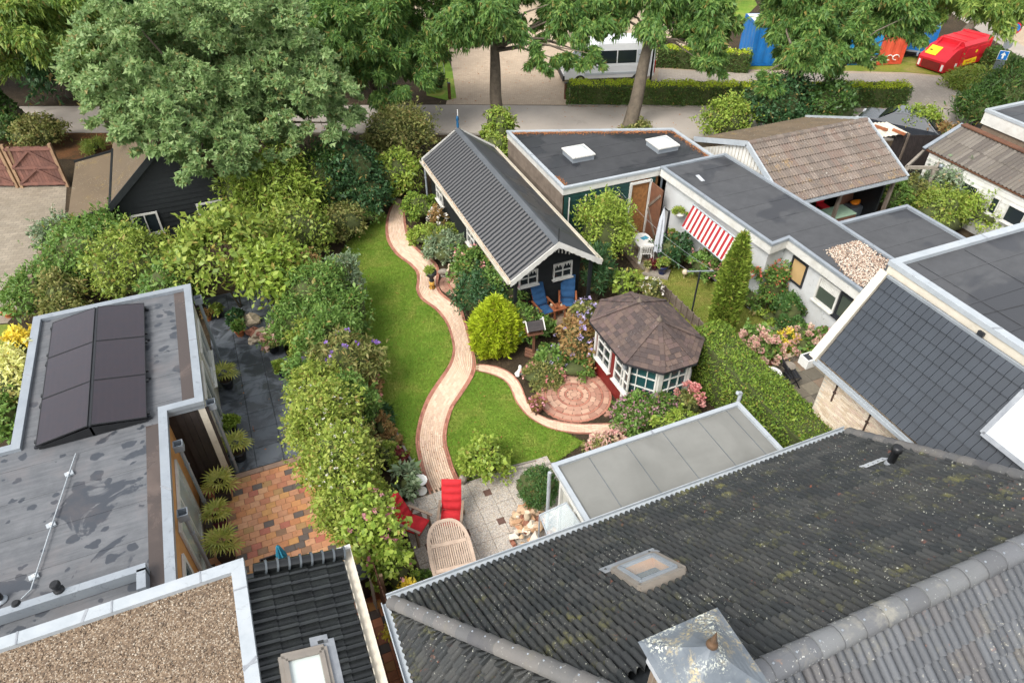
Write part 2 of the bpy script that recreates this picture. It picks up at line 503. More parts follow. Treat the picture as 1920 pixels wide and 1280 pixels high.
sheet('sign_verge', [(13.66,47.01,0), (14.44,45.95,0), (13.81,42.6,0), (12.42,37.82,0), (11.81,37.72,0), (10.96,38.88,0)], 0.02, 'lawn_green')
sheet('far_bed', [(14.74,50.44,0), (15.34,49.11,0), (14.51,46.28,0), (13.49,46.96,0)], 0.02, 'verge')
sheet('gate_apron', [(-21.55,46.87,0), (-4.92,39.85,0), (-5.04,37.65,0), (-6.96,37.28,0), (-20.85,44.43,0)], 0.010, 'leaf_litter')
sheet('yard_paving', [(-21.92,41.14,0), (-7.62,34.62,0), (-7.52,31.88,0), (-8.24,28.96,0), (-8.67,24.62,0), (-8.85,24.18,0), (-17.23,26.64,0)], 0.012, 'block_grey')
sheet('side_lawn', [(-13.92,25.24,0), (-8.84,24.11,0), (-7.97,22.74,0), (-7.66,19.34,0), (-12.18,18.15,0)], 0.014, 'lawn_dry')
sheet('street_edge_verge', [(-29.24,50.04,0), (-28.98,49.38,0), (-5.05,39.47,0), (-5.05,39.9,0)], 0.016, 'leaf_litter')
for nm, pts in (('kerb', [(-4.79,39.72,0), (6.77,34.79,0), (10.62,33.17,0), (22.01,27.59,0), (31.88,23.45,0)]), ('kerb', [(17.83,34.32,0), (22.91,32.02,0), (33.65,27.42,0)])):
    k = MB()
    for a, b in zip(pts[:-1], pts[1:]):
        k.bar((a[0], a[1], 0.03), (b[0], b[1], 0.03), 0.14, 0.10)
    k.build('kerb', 'kerb', kind='structure')
sheet('hedge_litter', [(18.15,34.97,0), (22.99,32.15,0), (35.34,27.13,0), (35.78,27.56,0), (23.39,32.77,0)], 0.024, 'leaf_litter')

# ------------------------------------------------------------------ the serpentine garden path
def resample(pts, n):
    pts = [Vector((p[0], p[1], 0)) for p in pts]
    # centripetal smoothing by Catmull-Rom
    fine = []
    for i in range(len(pts) - 1):
        p0, p1, p2, p3 = pts[max(i - 1, 0)], pts[i], pts[i + 1], pts[min(i + 2, len(pts) - 1)]
        for k in range(12):
            t = k / 12
            fine.append(0.5 * ((2 * p1) + (-p0 + p2) * t + (2 * p0 - 5 * p1 + 4 * p2 - p3) * t * t + (-p0 + 3 * p1 - 3 * p2 + p3) * t ** 3))
    fine.append(pts[-1])
    d = [0.0]
    for a, b in zip(fine[:-1], fine[1:]): d.append(d[-1] + (b - a).length)
    out = []
    j = 0
    for i in range(n):
        s_ = d[-1] * i / (n - 1)
        while j < len(d) - 2 and d[j + 1] < s_: j += 1
        t = (s_ - d[j]) / max(1e-9, d[j + 1] - d[j])
        out.append(fine[j].lerp(fine[j + 1], t))
    return out, d[-1]

PATH_L = [(5.99,27.64,0), (5.33,26.47,0), (4.88,25.22,0), (4.7,24.25,0), (4.74,23.2,0), (5,22.36,0), (5.13,21.67,0), (4.97,21.01,0), (4.8,20.56,0), (4.79,19.92,0), (5.07,19.15,0), (5.18,18.31,0), (5.1,17.49,0), (4.93,16.78,0), (4.57,16.16,0), (4.02,15.58,0), (3.48,15,0), (3.07,14.37,0), (2.77,13.77,0), (2.61,13.33,0), (2.53,12.85,0), (2.45,12.2,0), (2.44,11.43,0)]
PATH_R = [(6.4,27.2,0), (5.99,26.1,0), (5.72,24.86,0), (5.61,23.7,0), (5.82,22.63,0), (6.04,21.88,0), (5.94,21.25,0), (5.7,20.66,0), (5.61,20.08,0), (5.73,19.57,0), (5.95,18.81,0), (5.83,17.94,0), (5.66,17.07,0), (5.52,16.25,0), (5.36,15.72,0), (5.09,15.29,0), (4.55,14.73,0), (4.13,14.33,0), (3.83,13.88,0), (3.59,13.43,0), (3.44,12.98,0), (3.38,12.49,0), (3.33,11.99,0), (3.34,11.51,0)]
# shrink the hidden northern end of the path behind the shrubs
BR_U = [(5.4,15.84,0), (5.74,15.67,0), (6.02,15.44,0), (6.23,15.13,0), (6.34,14.73,0), (6.34,14.31,0), (6.27,13.86,0), (6.24,13.35,0), (6.42,12.89,0), (6.8,12.52,0), (7.27,12.22,0), (7.78,12.01,0), (8.36,11.77,0), (8.81,11.46,0)]
BR_L = [(5.28,15.56,0), (5.5,15.36,0), (5.73,15.12,0), (5.95,14.76,0), (5.99,14.33,0), (5.92,13.78,0), (5.99,13.14,0), (6.2,12.65,0), (6.53,12.24,0), (6.97,11.94,0), (7.37,11.75,0), (7.73,11.6,0), (8.24,11.4,0), (8.68,11.22,0)]

BRK = brick_tmpl(1, 1, 0.06, 0.0)
def brick_unit():
    m = MB(); p, f = bevel_box(0.5, 0.5, 0.03, 0.006)
    # chamfer kept narrow in both plan directions after scaling
    p = [(a, b, c - 0.03) if i < 8 else (math.copysign(0.475, a), math.copysign(0.46, b), 0.0) for i, (a, b, c) in enumerate(p)]
    return m.add(p, f)

def lay_path(root, Lp, Rp, courses, edge_rows, z, bl=0.205, limit=300, blen_jit=0.0):
    n = 160
    A, la = resample(Lp, n); B, lb = resample(Rp, n)
    nst = int((la + lb) / 2 / bl)
    body, edge = [], []
    wtot = [(B[i] - A[i]).length for i in range(n)]
    def at(s_, w):
        x = max(0, min(n - 1.001, s_ * (n - 1))); i = int(x); t = x - i
        a = A[i].lerp(A[i + 1], t); b = B[i].lerp(B[i + 1], t)
        return a.lerp(b, w), (b - a).length
    rows = courses + 2 * edge_rows
    rg = random.Random(5)
    for r_ in range(rows):
        w = (r_ + 0.5) / rows
        off = 0.5 * (r_ % 2)
        for k in range(nst):
            s0 = (k + off) / nst; s1 = (k + 1 + off) / nst
            if s1 > 1.0: continue
            p0, W = at(s0, w); p1, _ = at(s1, w)
            d = p1 - p0
            c = (p0 + p1) / 2
            m = TR(c.x, c.y, z + rg.uniform(-0.002, 0.002), math.atan2(d.y, d.x), d.length - 0.004, W / rows - 0.009, 1)
            (edge if r_ < edge_rows or r_ >= rows - edge_rows else body).append(m)
    pieces(root, 'path_brick', brick_unit(), body, 'path_beige', limit)
    pieces(root, 'edging_brick', brick_unit(), edge, 'path_red', limit)
    bed = MB()
    vv = []
    for i in range(n):
        vv += [(A[i].x, A[i].y, z - 0.012), (B[i].x, B[i].y, z - 0.012)]
    bed.add(vv, [(2 * i, 2 * i + 1, 2 * i + 3, 2 * i + 2) for i in range(n - 1)])
    bed.build('bedding', 'grout', root)
    return A, B

garden_path = obj('garden_path', None, kind='structure')
PA, PB = lay_path(garden_path, PATH_L, PATH_R, 11, 2, 0.05)
branch_path = obj('branch_path', None, kind='structure')
QA, QB = lay_path(branch_path, BR_U, BR_L, 7, 1, 0.046, limit=220)

def ring_paving(root, c, radii, z, mats2, limit=300):
    groups = {}
    for k, (r0, r1, ln, mt) in enumerate(radii):
        rm = (r0 + r1) / 2
        n = max(3, int(2 * math.pi * rm / ln))
        for i in range(n):
            a = 2 * math.pi * (i + 0.5 * (k % 2)) / n
            m = TR(c[0] + rm * math.cos(a), c[1] + rm * math.sin(a), z, a, r1 - r0 - 0.008, 2 * math.pi * rm / n - 0.008, 1)
            groups.setdefault(mt, []).append(m)
    for mt, ms in groups.items():
        pieces(root, 'ring_stone', brick_unit(), ms, mt, limit)
    b = MB(); b.lathe((c[0], c[1], 0), [(radii[-1][1], 0.0), (radii[-1][1], z - 0.012)], 40, smooth=False); b.build('bedding', 'grout', root)
    b = MB(); b.lathe((c[0], c[1], 0), [(radii[0][0] * 0.96, 0.0), (radii[0][0] * 0.96, z - 0.001)], 20, smooth=False); b.build('centre_stone', 'circle_pink', root)

round_paving = obj('round_paving', None, kind='structure')
CC = (7.68,13.36,0)
ring_paving(round_paving, CC, [(0.10, 0.22, 0.14, 'circle_pink'), (0.22, 0.29, 0.2, 'path_red'), (0.29, 0.45, 0.18, 'circle_pink'), (0.45, 0.52, 0.2, 'path_red'), (0.52, 0.68, 0.22, 'circle_pink'),
            (0.68, 0.84, 0.26, 'circle_pink'), (0.84, 0.91, 0.2, 'path_red'), (0.91, 1.08, 0.26, 'circle_pink'), (1.08, 1.16, 0.2, 'path_red')], 0.044, None)
ap_ = [(7.93,14.39,0), (8.86,14.47,0), (8.79,12.87,0), (8.46,12.27,0), (7.94,12.06,0)]
ms = []
for i in range(16):
    for j in range(34):
        x = 7.3 + (i + 0.5 * (j % 2)) * 0.205; y = 11.9 + j * 0.105
        if inside((x, y), ap_) and (x - CC[0]) ** 2 + (y - CC[1]) ** 2 > 1.2 ** 2: ms.append(TR(x, y, 0.042, 0, 0.199, 0.099, 1))
pieces(round_paving, 'apron_brick', brick_unit(), ms, 'circle_pink')
small_round = obj('small_round_paving', None, kind='structure')
ring_paving(small_round, (6.46,20.31,0), [(0.10, 0.24, 0.16, 'circle_pink'), (0.24, 0.40, 0.2, 'circle_pink'), (0.40, 0.48, 0.2, 'path_red'), (0.48, 0.64, 0.22, 'circle_pink'), (0.64, 0.80, 0.24, 'circle_pink')], 0.040, None)

# ------------------------------------------------------------------ lawns with a fringe of blades
def blades(name, poly, n, h, seed, mat, parent, avoid=()):
    rg = np.random.default_rng(seed)
    P_ = np.array([(p[0], p[1]) for p in poly]); lo, hi = P_.min(0), P_.max(0)
    pts = rg.uniform(lo, hi, (n * 2, 2))
    keep = np.zeros(len(pts), bool)
    x, y = pts[:, 0], pts[:, 1]
    j = len(P_) - 1
    for i in range(len(P_)):
        xi, yi = P_[i]; xj, yj = P_[j]
        c_ = ((yi > y) != (yj > y)) & (x < (xj - xi) * (y - yi) / (yj - yi + 1e-12) + xi)
        keep ^= c_; j = i
    pts = pts[keep][:n]
    # ragged fringe over the edge
    nx_ = np.roll(P_, -1, 0); ln = np.linalg.norm(nx_ - P_, axis=1); e_ = rg.choice(len(P_), n // 12, p=ln / ln.sum()); f_ = rg.random((n // 12, 1))
    pts = np.concatenate([pts, P_[e_] * (1 - f_) + nx_[e_] * f_ + rg.normal(0, 0.03, (n // 12, 2))])
    k = len(pts)
    a = rg.uniform(0, 2 * np.pi, k); hh = h * rg.uniform(0.5, 1.3, k); w = 0.010
    lean = rg.normal(0, 0.5, (k, 2)) * hh[:, None]
    z0 = 0.02
    V = np.empty((k, 3, 3))
    V[:, 0, 0] = pts[:, 0] - np.cos(a) * w; V[:, 0, 1] = pts[:, 1] - np.sin(a) * w; V[:, 0, 2] = z0
    V[:, 1, 0] = pts[:, 0] + np.cos(a) * w; V[:, 1, 1] = pts[:, 1] + np.sin(a) * w; V[:, 1, 2] = z0
    V[:, 2, 0] = pts[:, 0] + lean[:, 0]; V[:, 2, 1] = pts[:, 1] + lean[:, 1]; V[:, 2, 2] = z0 + hh
    fast_mesh(name, V.reshape(-1, 3), 3, mat, parent)

def fast_mesh(name, V, fv, mat, parent=None, kind='stuff', label=None):
    """a mesh of separate triangles or quads from a flat array of corners"""
    me = bpy.data.meshes.new(name)
    nv = len(V); nf = nv // fv
    me.vertices.add(nv); me.vertices.foreach_set('co', V.astype(np.float32).ravel())
    me.loops.add(nv); me.loops.foreach_set('vertex_index', np.arange(nv, dtype=np.int32))
    me.polygons.add(nf); me.polygons.foreach_set('loop_start', np.arange(0, nv, fv, dtype=np.int32))
    try:
        me.polygons.foreach_set('loop_total', np.full(nf, fv, dtype=np.int32))
    except Exception:
        pass
    me.update(calc_edges=True)
    me.materials.append(M(mat))
    return obj(name, me, parent, kind=kind, label=label)

def rev(a): return list(reversed(a))
mat_leaf('grass_blade', [(0.07, 0.15, 0.012), (0.11, 0.20, 0.016), (0.16, 0.22, 0.026), (0.22, 0.22, 0.045)], 0.2, 0.7, 0.6, 1.25)
mat_leaf('grass_blade_dry', [(0.11, 0.15, 0.02), (0.16, 0.19, 0.03), (0.24, 0.20, 0.06)], 0.2, 0.7, 0.5, 1.3)
LAWN1 = [(5.02,26.35,0), (4.54,25.93,0), (3.76,25.32,0), (3.13,24.69,0), (2.59,23.77,0), (2.36,23.07,0), (2.81,22.3,0), (2.94,21.31,0), (2.6,19.56,0), (2.38,18.39,0), (2.59,17.71,0), (2.36,16.14,0), (2.06,15.01,0), (2.2,14.36,0), (2.25,13.55,0), (2.32,12.83,0), (2.38,12.03,0)] + [(p.x, p.y, 0) for p in rev([PA[i] for i in range(14, 154, 4)])]
lawn1 = sheet('lawn', LAWN1, 0.020, 'lawn_green')
blades('grass_blades', LAWN1, 52000, 0.035, 1, 'grass_blade', lawn1)
LAWN2 = [(p.x, p.y, 0) for p in [PB[i] for i in range(104, 156, 4)]] + [(3.4,11.51,0), (3.85,11.41,0), (4.83,11.4,0), (5.98,11.16,0), (7.09,11.51,0)] + [(p.x, p.y, 0) for p in rev([QB[i] for i in range(2, 110, 6)])]
lawn2 = sheet('lawn', LAWN2, 0.020, 'lawn_green')
blades('grass_blades', LAWN2, 26000, 0.035, 2, 'grass_blade', lawn2)
LAWN3 = [(12.94,18.62,0), (13.48,18.27,0), (14.44,18.27,0), (15.08,17.14,0), (15.27,15.59,0), (15.38,14.51,0), (15.82,13.2,0), (13.87,12.97,0), (12.97,13.49,0), (12.78,16.11,0), (12.58,17.44,0)]
lawn3 = sheet('neighbour_lawn', LAWN3, 0.020, 'lawn_dry')
blades('grass_blades', LAWN3, 20000, 0.035, 3, 'grass_blade_dry', lawn3)

# lawn edging stones beside the border
eb = MB()
for a, b in (((2.05,14.82,0), (2.21,14.28,0)), ((2.21,14.28,0), (2.25,13.5,0)), ((2.25,13.5,0), (2.32,12.74,0)), ((2.32,12.74,0), (2.39,12.06,0)), ((4.87,11.35,0), (5.96,11.13,0))):
    eb.bar((a[0], a[1], 0.03), (b[0], b[1], 0.03), 0.06, 0.07)
eb.build('lawn_edging', 'kerb', kind='structure')

# ------------------------------------------------------------------ terraces
slab_terrace = obj('slab_terrace', None, kind='structure')
ms = []
x0, x1, y0, y1 = -2.42, -0.18, 14.18, 23.0
nx, ny = 3, 12
sx, sy = (x1 - x0) / nx, (y1 - y0) / ny
for i in range(nx):
    for j in range(ny):
        ms.append(TR(x0 + (i + .5) * sx, y0 + (j + .5) * sy, 0.05, 0, sx - 0.012, sy - 0.012, 1))
pieces(slab_terrace, 'slab', brick_unit(), ms, 'slab_black', 300)
MB().box(((x0 + x1) / 2, (y0 + y1) / 2, 0.018), (x1 - x0, y1 - y0, 0.036)).build('bedding', 'grout_dark', slab_terrace)
ms = [TR(-2.42 + 0.45 + i * 0.9, 14.07, 0.055, 0, 0.89, 0.17, 1) for i in range(3)]
mat_plain('band_stone', srgb(164, 136, 118), srgb(140, 116, 100), 5, 0.8)
pieces(slab_terrace, 'border_slab', brick_unit(), ms, 'band_stone')

tile_patio = obj('tile_patio', None, kind='structure')
ms = []
tw, th = 0.250, 0.190
for j in range(30):
    for i in range(16):
        x = -3.0 + (i + 0.5 * (j % 2)) * tw; y = 13.97 - (j + 0.5) * th
        if x > 0.15: continue
        if y < 8.9: continue
        ms.append(TR(x, y, 0.05, 0, tw - 0.006, th - 0.006, 1))
pieces(tile_patio, 'tile', brick_unit(), ms, 'tile_orange', 300)
MB().box((-1.4, 11.4, 0.018), (3.6, 5.2, 0.036)).build('bedding', 'grout', tile_patio)

alley = obj('alley_paving', None, kind='structure')
ms = []
for j in range(34):
    for i in range(3):
        ms.append(TR(0.06 + i * 0.215, 10.0 - j * 0.215, 0.05, 0, 0.208, 0.208, 1))
pieces(alley, 'tile', brick_unit(), ms, 'tile_alley', 300)
MB().box((0.28, 6.3, 0.018), (0.72, 7.8, 0.036)).build('bedding', 'grout', alley)

pebble_patio = obj('pebble_patio', None, kind='structure')
ms, dk = [], []
PT = [(1.5, 6.9), (6.6, 6.9), (6.6, 11.0), (5.2, 11.35), (3.4, 11.5), (2.2, 11.55), (1.5, 11.5)]
for i in range(-1, 12):
    for j in range(-1, 10):
        x = 1.56 + (i + 0.5) * 0.48; y = 7.1 + (j + 0.5) * 0.485
        if inside((x, y), PT):
            ms.append(TR(x, y, 0.05, 0, 0.472, 0.477, 1))
for i in range(4):
    for j in range(4):
        dk.append(TR(2.92 - 0.96 + i * 0.96, 8.0 + j * 0.97, 0.054, 0, 0.205, 0.205, 1))
pieces(pebble_patio, 'slab', brick_unit(), ms, 'pebble_slab')
pieces(pebble_patio, 'inset_tile', brick_unit(), dk, 'slab_brown')
sheet('bedding', PT, 0.03, 'grout', parent=pebble_patio)
MB().box((4.3, 11.52, 0.03), (2.4, 0.05, 0.1), R(-5)).build('edging', 'kerb', pebble_patio)

# neighbour's terraces on the right
nb = obj('neighbour_terrace', None, kind='structure')
NT1 = [(13.12,19.98,0), (14.56,21.15,0), (15.71,21.13,0), (16.27,19.97,0), (14.44,18.27,0), (13.41,18.15,0), (12.94,18.62,0)]
NT2 = [(15.57,14.1,0), (17.07,14.14,0), (17.77,11.33,0), (14.08,9.25,0), (12.62,10.81,0), (13.69,12.19,0)]
ms = []
for poly in (NT1, NT2):
    xs = [p[0] for p in poly]; ys = [p[1] for p in poly]
    x = min(xs)
    while x < max(xs):
        y = min(ys)
        while y < max(ys):
            if inside((x, y), poly): ms.append(TR(x, y, 0.05, 0, 0.49, 0.49, 1))
            y += 0.5
        x += 0.5
mat_palette('terrace_tile', [srgb(134, 126, 110), srgb(120, 112, 98), srgb(146, 138, 120), srgb(112, 106, 94), srgb(140, 122, 104)], 0.85, 0.2, 30, 0.35)
pieces(nb, 'slab', brick_unit(), ms, 'terrace_tile')
sheet('bedding', NT1, 0.03, 'grout', parent=nb); sheet('bedding', NT2, 0.03, 'grout', parent=nb)
mat_palette('red_clinker', [srgb(150, 100, 80), srgb(134, 90, 74), srgb(160, 112, 92)], 0.85, 0.2, 30, 0.3)
ms = [TR(14.05 + i * 0.205, 12.0 + j * 0.105, 0.062, 0, 0.198, 0.098, 1) for i in range(7) for j in range(12)]
pieces(nb, 'red_brick', brick_unit(), ms, 'red_clinker')

# ------------------------------------------------------------------ building materials
def mat_bitumen(name, base, pale, dark, gloss=0.32, scale=0.9, lo=0.5, hi=0.56, drops=False, streak=0.0, brown=None):
    """roofing felt with shallow puddles: smooth and darker where the water stands"""
    t = NT(name)
    n = t.noise(scale, 5, 0.55, dist=0.5)
    wet = t.mask(n, lo, hi)
    dry = t.mix(t.mask(t.noise(2.2, 6, 0.7), 0.35, 0.7), base, pale)
    if streak:
        mp = t.n('ShaderNodeMapping'); mp.inputs['Scale'].default_value = (0.8, 9.0, 1.0); t.l(t.pos(), mp.inputs['Vector'])
        s_ = t.noise(1.0, 5, 0.7, vec=mp.outputs[0])
        dry = t.mix(t.math('MULTIPLY', t.mask(s_, 0.4, 0.7), streak), dry, dark)
    if drops:
        mp2 = t.n('ShaderNodeMapping'); mp2.inputs['Scale'].default_value = (1.0, 1.0, 1.0); t.l(t.pos(), mp2.inputs['Vector'])
        v = t.n('ShaderNodeTexVoronoi'); v.inputs['Scale'].default_value = 2.7
        dn = t.noise(3.0, 3, 0.6)
        off = t.n('ShaderNodeVectorMath', operation='ADD'); t.l(t.pos(), off.inputs[0])
        nv = t.n('ShaderNodeTexNoise'); nv.inputs['Scale'].default_value = 3.0; t.l(t.pos(), nv.inputs['Vector'])
        sc = t.n('ShaderNodeVectorMath', operation='SCALE'); sc.inputs['Scale'].default_value = 0.35; t.l(nv.outputs['Color'], sc.inputs[0]); t.l(sc.outputs[0], off.inputs[1])
        t.l(off.outputs[0], v.inputs['Vector'])
        sp = t.n('ShaderNodeSeparateColor'); t.l(v.outputs['Color'], sp.inputs[0])
        rad = t.math('MULTIPLY', sp.outputs[0], 0.42)
        spot = t.math('LESS_THAN', v.outputs['Distance'], rad)
        big = t.mask(t.noise(0.8, 4, 0.6), 0.30, 0.34)
        wet = t.math('MAXIMUM', t.math('MULTIPLY', spot, big), t.mask(t.noise(0.7, 6, 0.6, dist=1.0), 0.585, 0.60))
    col = t.mix(wet, dry, dark)
    if brown is not None:
        col = t.mix(t.math('MULTIPLY', t.mask(t.noise(1.1, 5, 0.7), 0.5, 0.75), 0.5), col, brown)
    r = t.n('ShaderNodeMath', operation='MULTIPLY_ADD'); t.l(wet, r.inputs[0]); r.inputs[1].default_value = gloss - 0.72; r.inputs[2].default_value = 0.72
    t.principled(col, r.outputs[0], t.noise(150, 2), 0.12, 0.004, 0.5)
    MATS[name] = t.m

mat_bitumen('felt_grey', srgb(86, 88, 91), srgb(106, 108, 111), srgb(58, 62, 68), 0.30, drops=True, streak=0.5, brown=srgb(92, 84, 82))
mat_bitumen('felt_black', srgb(50, 51, 53), srgb(60, 61, 63), srgb(39, 40, 43), 0.34, 0.45, 0.50, 0.56)
mat_bitumen('felt_slate', srgb(64, 65, 67), srgb(75, 76, 78), srgb(50, 51, 54), 0.4, 0.4, 0.53, 0.57)
mat_bitumen('felt_concrete', srgb(118, 118, 113), srgb(124, 124, 119), srgb(106, 106, 101), 0.6, 0.5, 0.5, 0.7)
mat_bitumen('water_channel', srgb(92, 78, 70), srgb(110, 96, 88), srgb(70, 62, 58), 0.15, 0.9, 0.2, 0.5)
mat_plain('white_paint', srgb(208, 207, 201), srgb(192, 191, 185), 2.5, 0.55, 0.05, dirt=srgb(176, 172, 160))
mat_plain('white_render', srgb(196, 198, 198), srgb(186, 188, 188), 1.2, 0.85, 0.2, 60, dirt=srgb(178, 178, 172))
mat_plain('cream_paint', srgb(204, 197, 181), srgb(188, 181, 166), 2.0, 0.6, 0.05, dirt=srgb(180, 170, 150))
mat_plain('zinc', srgb(150, 157, 163), srgb(136, 143, 150), 2.0, 0.42, 0.06, 20, 0.5, 0.25, dirt=srgb(140, 146, 150))
mat_plain('zinc_dark', srgb(110, 118, 124), srgb(92, 100, 106), 2.0, 0.45, 0.06, 20, 0.5, 0.3)
mat_plain('white_trim', srgb(164, 170, 174), srgb(150, 157, 162), 2.5, 0.5, 0.05, 20, dirt=srgb(168, 172, 174))
mat_plain('black_plank', srgb(30, 34, 36), srgb(24, 27, 29), 6, 0.6, 0.3, 60, isl=0.3)
mat_plain('green_plank', srgb(26, 62, 58), srgb(20, 50, 48), 6, 0.55, 0.2, 60, isl=0.25)
mat_plain('dark_clad', srgb(58, 52, 50), srgb(46, 42, 42), 6, 0.45, 0.2, 60, isl=0.2)
mat_plain('ochre_clad', srgb(198, 146, 92), srgb(182, 130, 80), 3, 0.6, 0.15, 40, isl=0.12)
mat_plain('red_paint', srgb(118, 34, 30), srgb(100, 28, 26), 3, 0.5, 0.08, 30, isl=0.12)
mat_plain('grey_wood', srgb(120, 108, 96), srgb(96, 86, 76), 3, 0.85, 0.4, 30, isl=0.3)
mat_plain('brown_wood', srgb(116, 78, 56), srgb(90, 62, 48), 3, 0.8, 0.4, 30, isl=0.35)
mat_plain('gate_wood', srgb(124, 86, 74), srgb(98, 70, 62), 3, 0.8, 0.4, 30, isl=0.4)
mat_plain('gate_frame', srgb(156, 128, 100), srgb(128, 102, 78), 3, 0.8, 0.3, 30, isl=0.3)
mat_plain('osb', srgb(160, 112, 66), srgb(120, 82, 48), 9, 0.8, 0.3, 30)
mat_plain('dark_metal', srgb(44, 46, 50), srgb(36, 38, 42), 5, 0.45, 0.05)
mat_plain('black_plastic', srgb(28, 29, 31), srgb(34, 35, 37), 5, 0.4, 0.05)
mat_plain('sheet_black', srgb(26, 29, 33), srgb(22, 25, 29), 1.5, 0.45, 0.06, 30, 0.5, isl=0.14)
mat_plain('felt_ridge', srgb(82, 86, 90), srgb(70, 74, 78), 2, 0.75, 0.2, 60)
mat_plain('tile_modern', srgb(48, 54, 61), srgb(42, 48, 55), 1.2, 0.42, 0.06, 40, 0.5, isl=0.16)
mat_plain('tile_glazed', srgb(30, 32, 33), srgb(42, 45, 44), 3, 0.2, 0.08, 20, 0.6, isl=0.5)
mat_plain('ridge_glazed', srgb(22, 24, 24), srgb(28, 30, 30), 3, 0.14, 0.03, 12, 0.6)
mat_plain('rim_glazed', srgb(84, 90, 94), srgb(70, 76, 80), 3, 0.2, 0.03, 12, 0.6)  # rims of the black glaze coloured grey for their silver highlight
mat_plain('lead', srgb(150, 154, 158), srgb(126, 130, 136), 4, 0.5, 0.2, 20, 0.5, 0.2)
mat_plain('ridge_clip', srgb(186, 190, 194), None, 4, 0.4, 0.0)
mat_palette('brick_pale', [srgb(204, 186, 162), srgb(214, 198, 176), srgb(194, 174, 150), srgb(210, 194, 174), srgb(200, 178, 160), srgb(218, 204, 184)], 0.9, 0.3, 60, 0.2)
mat_plain('mortar', srgb(196, 188, 174), srgb(182, 174, 160), 5, 0.95)
mat_brickfloor('brick_brown', srgb(124, 108, 92), srgb(110, 96, 82), srgb(134, 124, 110), 0.21, 0.065)

def mat_old_tile(name, base, var, speck, moss, rust, moss_amt=0.5, speck_amt=0.6, rough=0.75):
    """concrete tiles: each a shade of its own, with lichen specks, moss and rusty bloom"""
    t = NT(name)
    k = len(base)
    col = t.ramp(t.rnd(), [(i / k, c) for i, c in enumerate(base)], 'CONSTANT')
    big = t.noise(0.6, 5, 0.6)
    col = t.mix(t.math('MULTIPLY', t.mask(big, 0.45, 0.7), 0.5), col, var)
    m1 = t.math('MULTIPLY', t.mask(t.noise(2.6, 7, 0.75), 0.54, 0.68), t.mask(t.noise(0.55, 3, 0.6), 0.42, 0.66))
    col = t.mix(t.math('MULTIPLY', m1, moss_amt), col, moss)
    r1 = t.math('MULTIPLY', t.mask(t.noise(5.0, 6, 0.75), 0.62, 0.69), t.mask(t.noise(0.9, 3, 0.6), 0.48, 0.6))
    col = t.mix(t.math('MULTIPLY', r1, 0.75), col, rust)
    v = t.n('ShaderNodeTexVoronoi'); v.inputs['Scale'].default_value = 26.0
    wv = t.n('ShaderNodeTexNoise'); wv.inputs['Scale'].default_value = 20.0; t.l(t.pos(), wv.inputs['Vector'])
    ws = t.n('ShaderNodeVectorMath', operation='SCALE'); ws.inputs['Scale'].default_value = 0.08; t.l(wv.outputs['Color'], ws.inputs[0])
    wa = t.n('ShaderNodeVectorMath', operation='ADD'); t.l(t.pos(), wa.inputs[0]); t.l(ws.outputs[0], wa.inputs[1]); t.l(wa.outputs[0], v.inputs['Vector'])
    sp = t.n('ShaderNodeSeparateColor'); t.l(v.outputs['Color'], sp.inputs[0])
    spot = t.math('LESS_THAN', v.outputs['Distance'], t.math('MULTIPLY', t.math('SUBTRACT', sp.outputs[1], 0.45), 0.55))
    spot = t.math('MULTIPLY', spot, t.mask(t.noise(1.1, 5, 0.7), 0.44, 0.60))
    col = t.mix(t.math('MULTIPLY', spot, speck_amt), col, speck)
    t.principled(col, rough, t.noise(45, 5, 0.7), 0.5, 0.012, 0.35)
    MATS[name] = t.m

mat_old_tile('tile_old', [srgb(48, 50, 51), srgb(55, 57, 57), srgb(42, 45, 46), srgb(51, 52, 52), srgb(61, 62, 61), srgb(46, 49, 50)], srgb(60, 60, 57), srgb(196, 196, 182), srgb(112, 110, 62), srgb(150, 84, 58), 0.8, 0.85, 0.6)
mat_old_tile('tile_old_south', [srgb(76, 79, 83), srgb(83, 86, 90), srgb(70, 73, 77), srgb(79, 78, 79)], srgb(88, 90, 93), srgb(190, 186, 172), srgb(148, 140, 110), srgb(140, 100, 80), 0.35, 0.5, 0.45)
mat_old_tile('tile_brown', [srgb(108, 98, 90), srgb(114, 103, 94), srgb(102, 93, 86), srgb(110, 96, 87), srgb(118, 107, 98)], srgb(96, 88, 78), srgb(220, 214, 202), srgb(150, 122, 74), srgb(164, 100, 68), 0.8, 1.0, 0.85)
mat_old_tile('shingle_brown', [srgb(92, 78, 72), srgb(82, 70, 66), srgb(102, 86, 78), srgb(74, 64, 62), srgb(96, 80, 76)], srgb(70, 62, 60), srgb(200, 200, 196), srgb(112, 96, 70), srgb(110, 84, 70), 0.35, 0.35, 0.9)
mat_old_tile('ridge_old', [srgb(92, 92, 92), srgb(80, 80, 82), srgb(102, 100, 98)], srgb(120, 116, 108), srgb(196, 196, 188), srgb(128, 122, 92), srgb(136, 96, 72), 0.5, 0.6, 0.7)
mat_old_tile('ridge_pale', [srgb(104, 106, 109), srgb(96, 98, 101), srgb(112, 114, 115)], srgb(92, 92, 91), srgb(212, 212, 206), srgb(176, 170, 150), srgb(150, 120, 100), 0.4, 0.5, 0.55)
mat_old_tile('fibre_sheet', [srgb(104, 98, 90), srgb(92, 86, 80), srgb(112, 106, 98)], srgb(72, 68, 64), srgb(196, 192, 182), srgb(112, 106, 80), srgb(120, 92, 76), 0.5, 0.6, 0.9)
mat_old_tile('mossy_felt', [srgb(104, 90, 72), srgb(96, 84, 68)], srgb(84, 72, 58), srgb(196, 196, 176), srgb(140, 118, 58), srgb(122, 80, 56), 0.7, 0.8, 0.9)
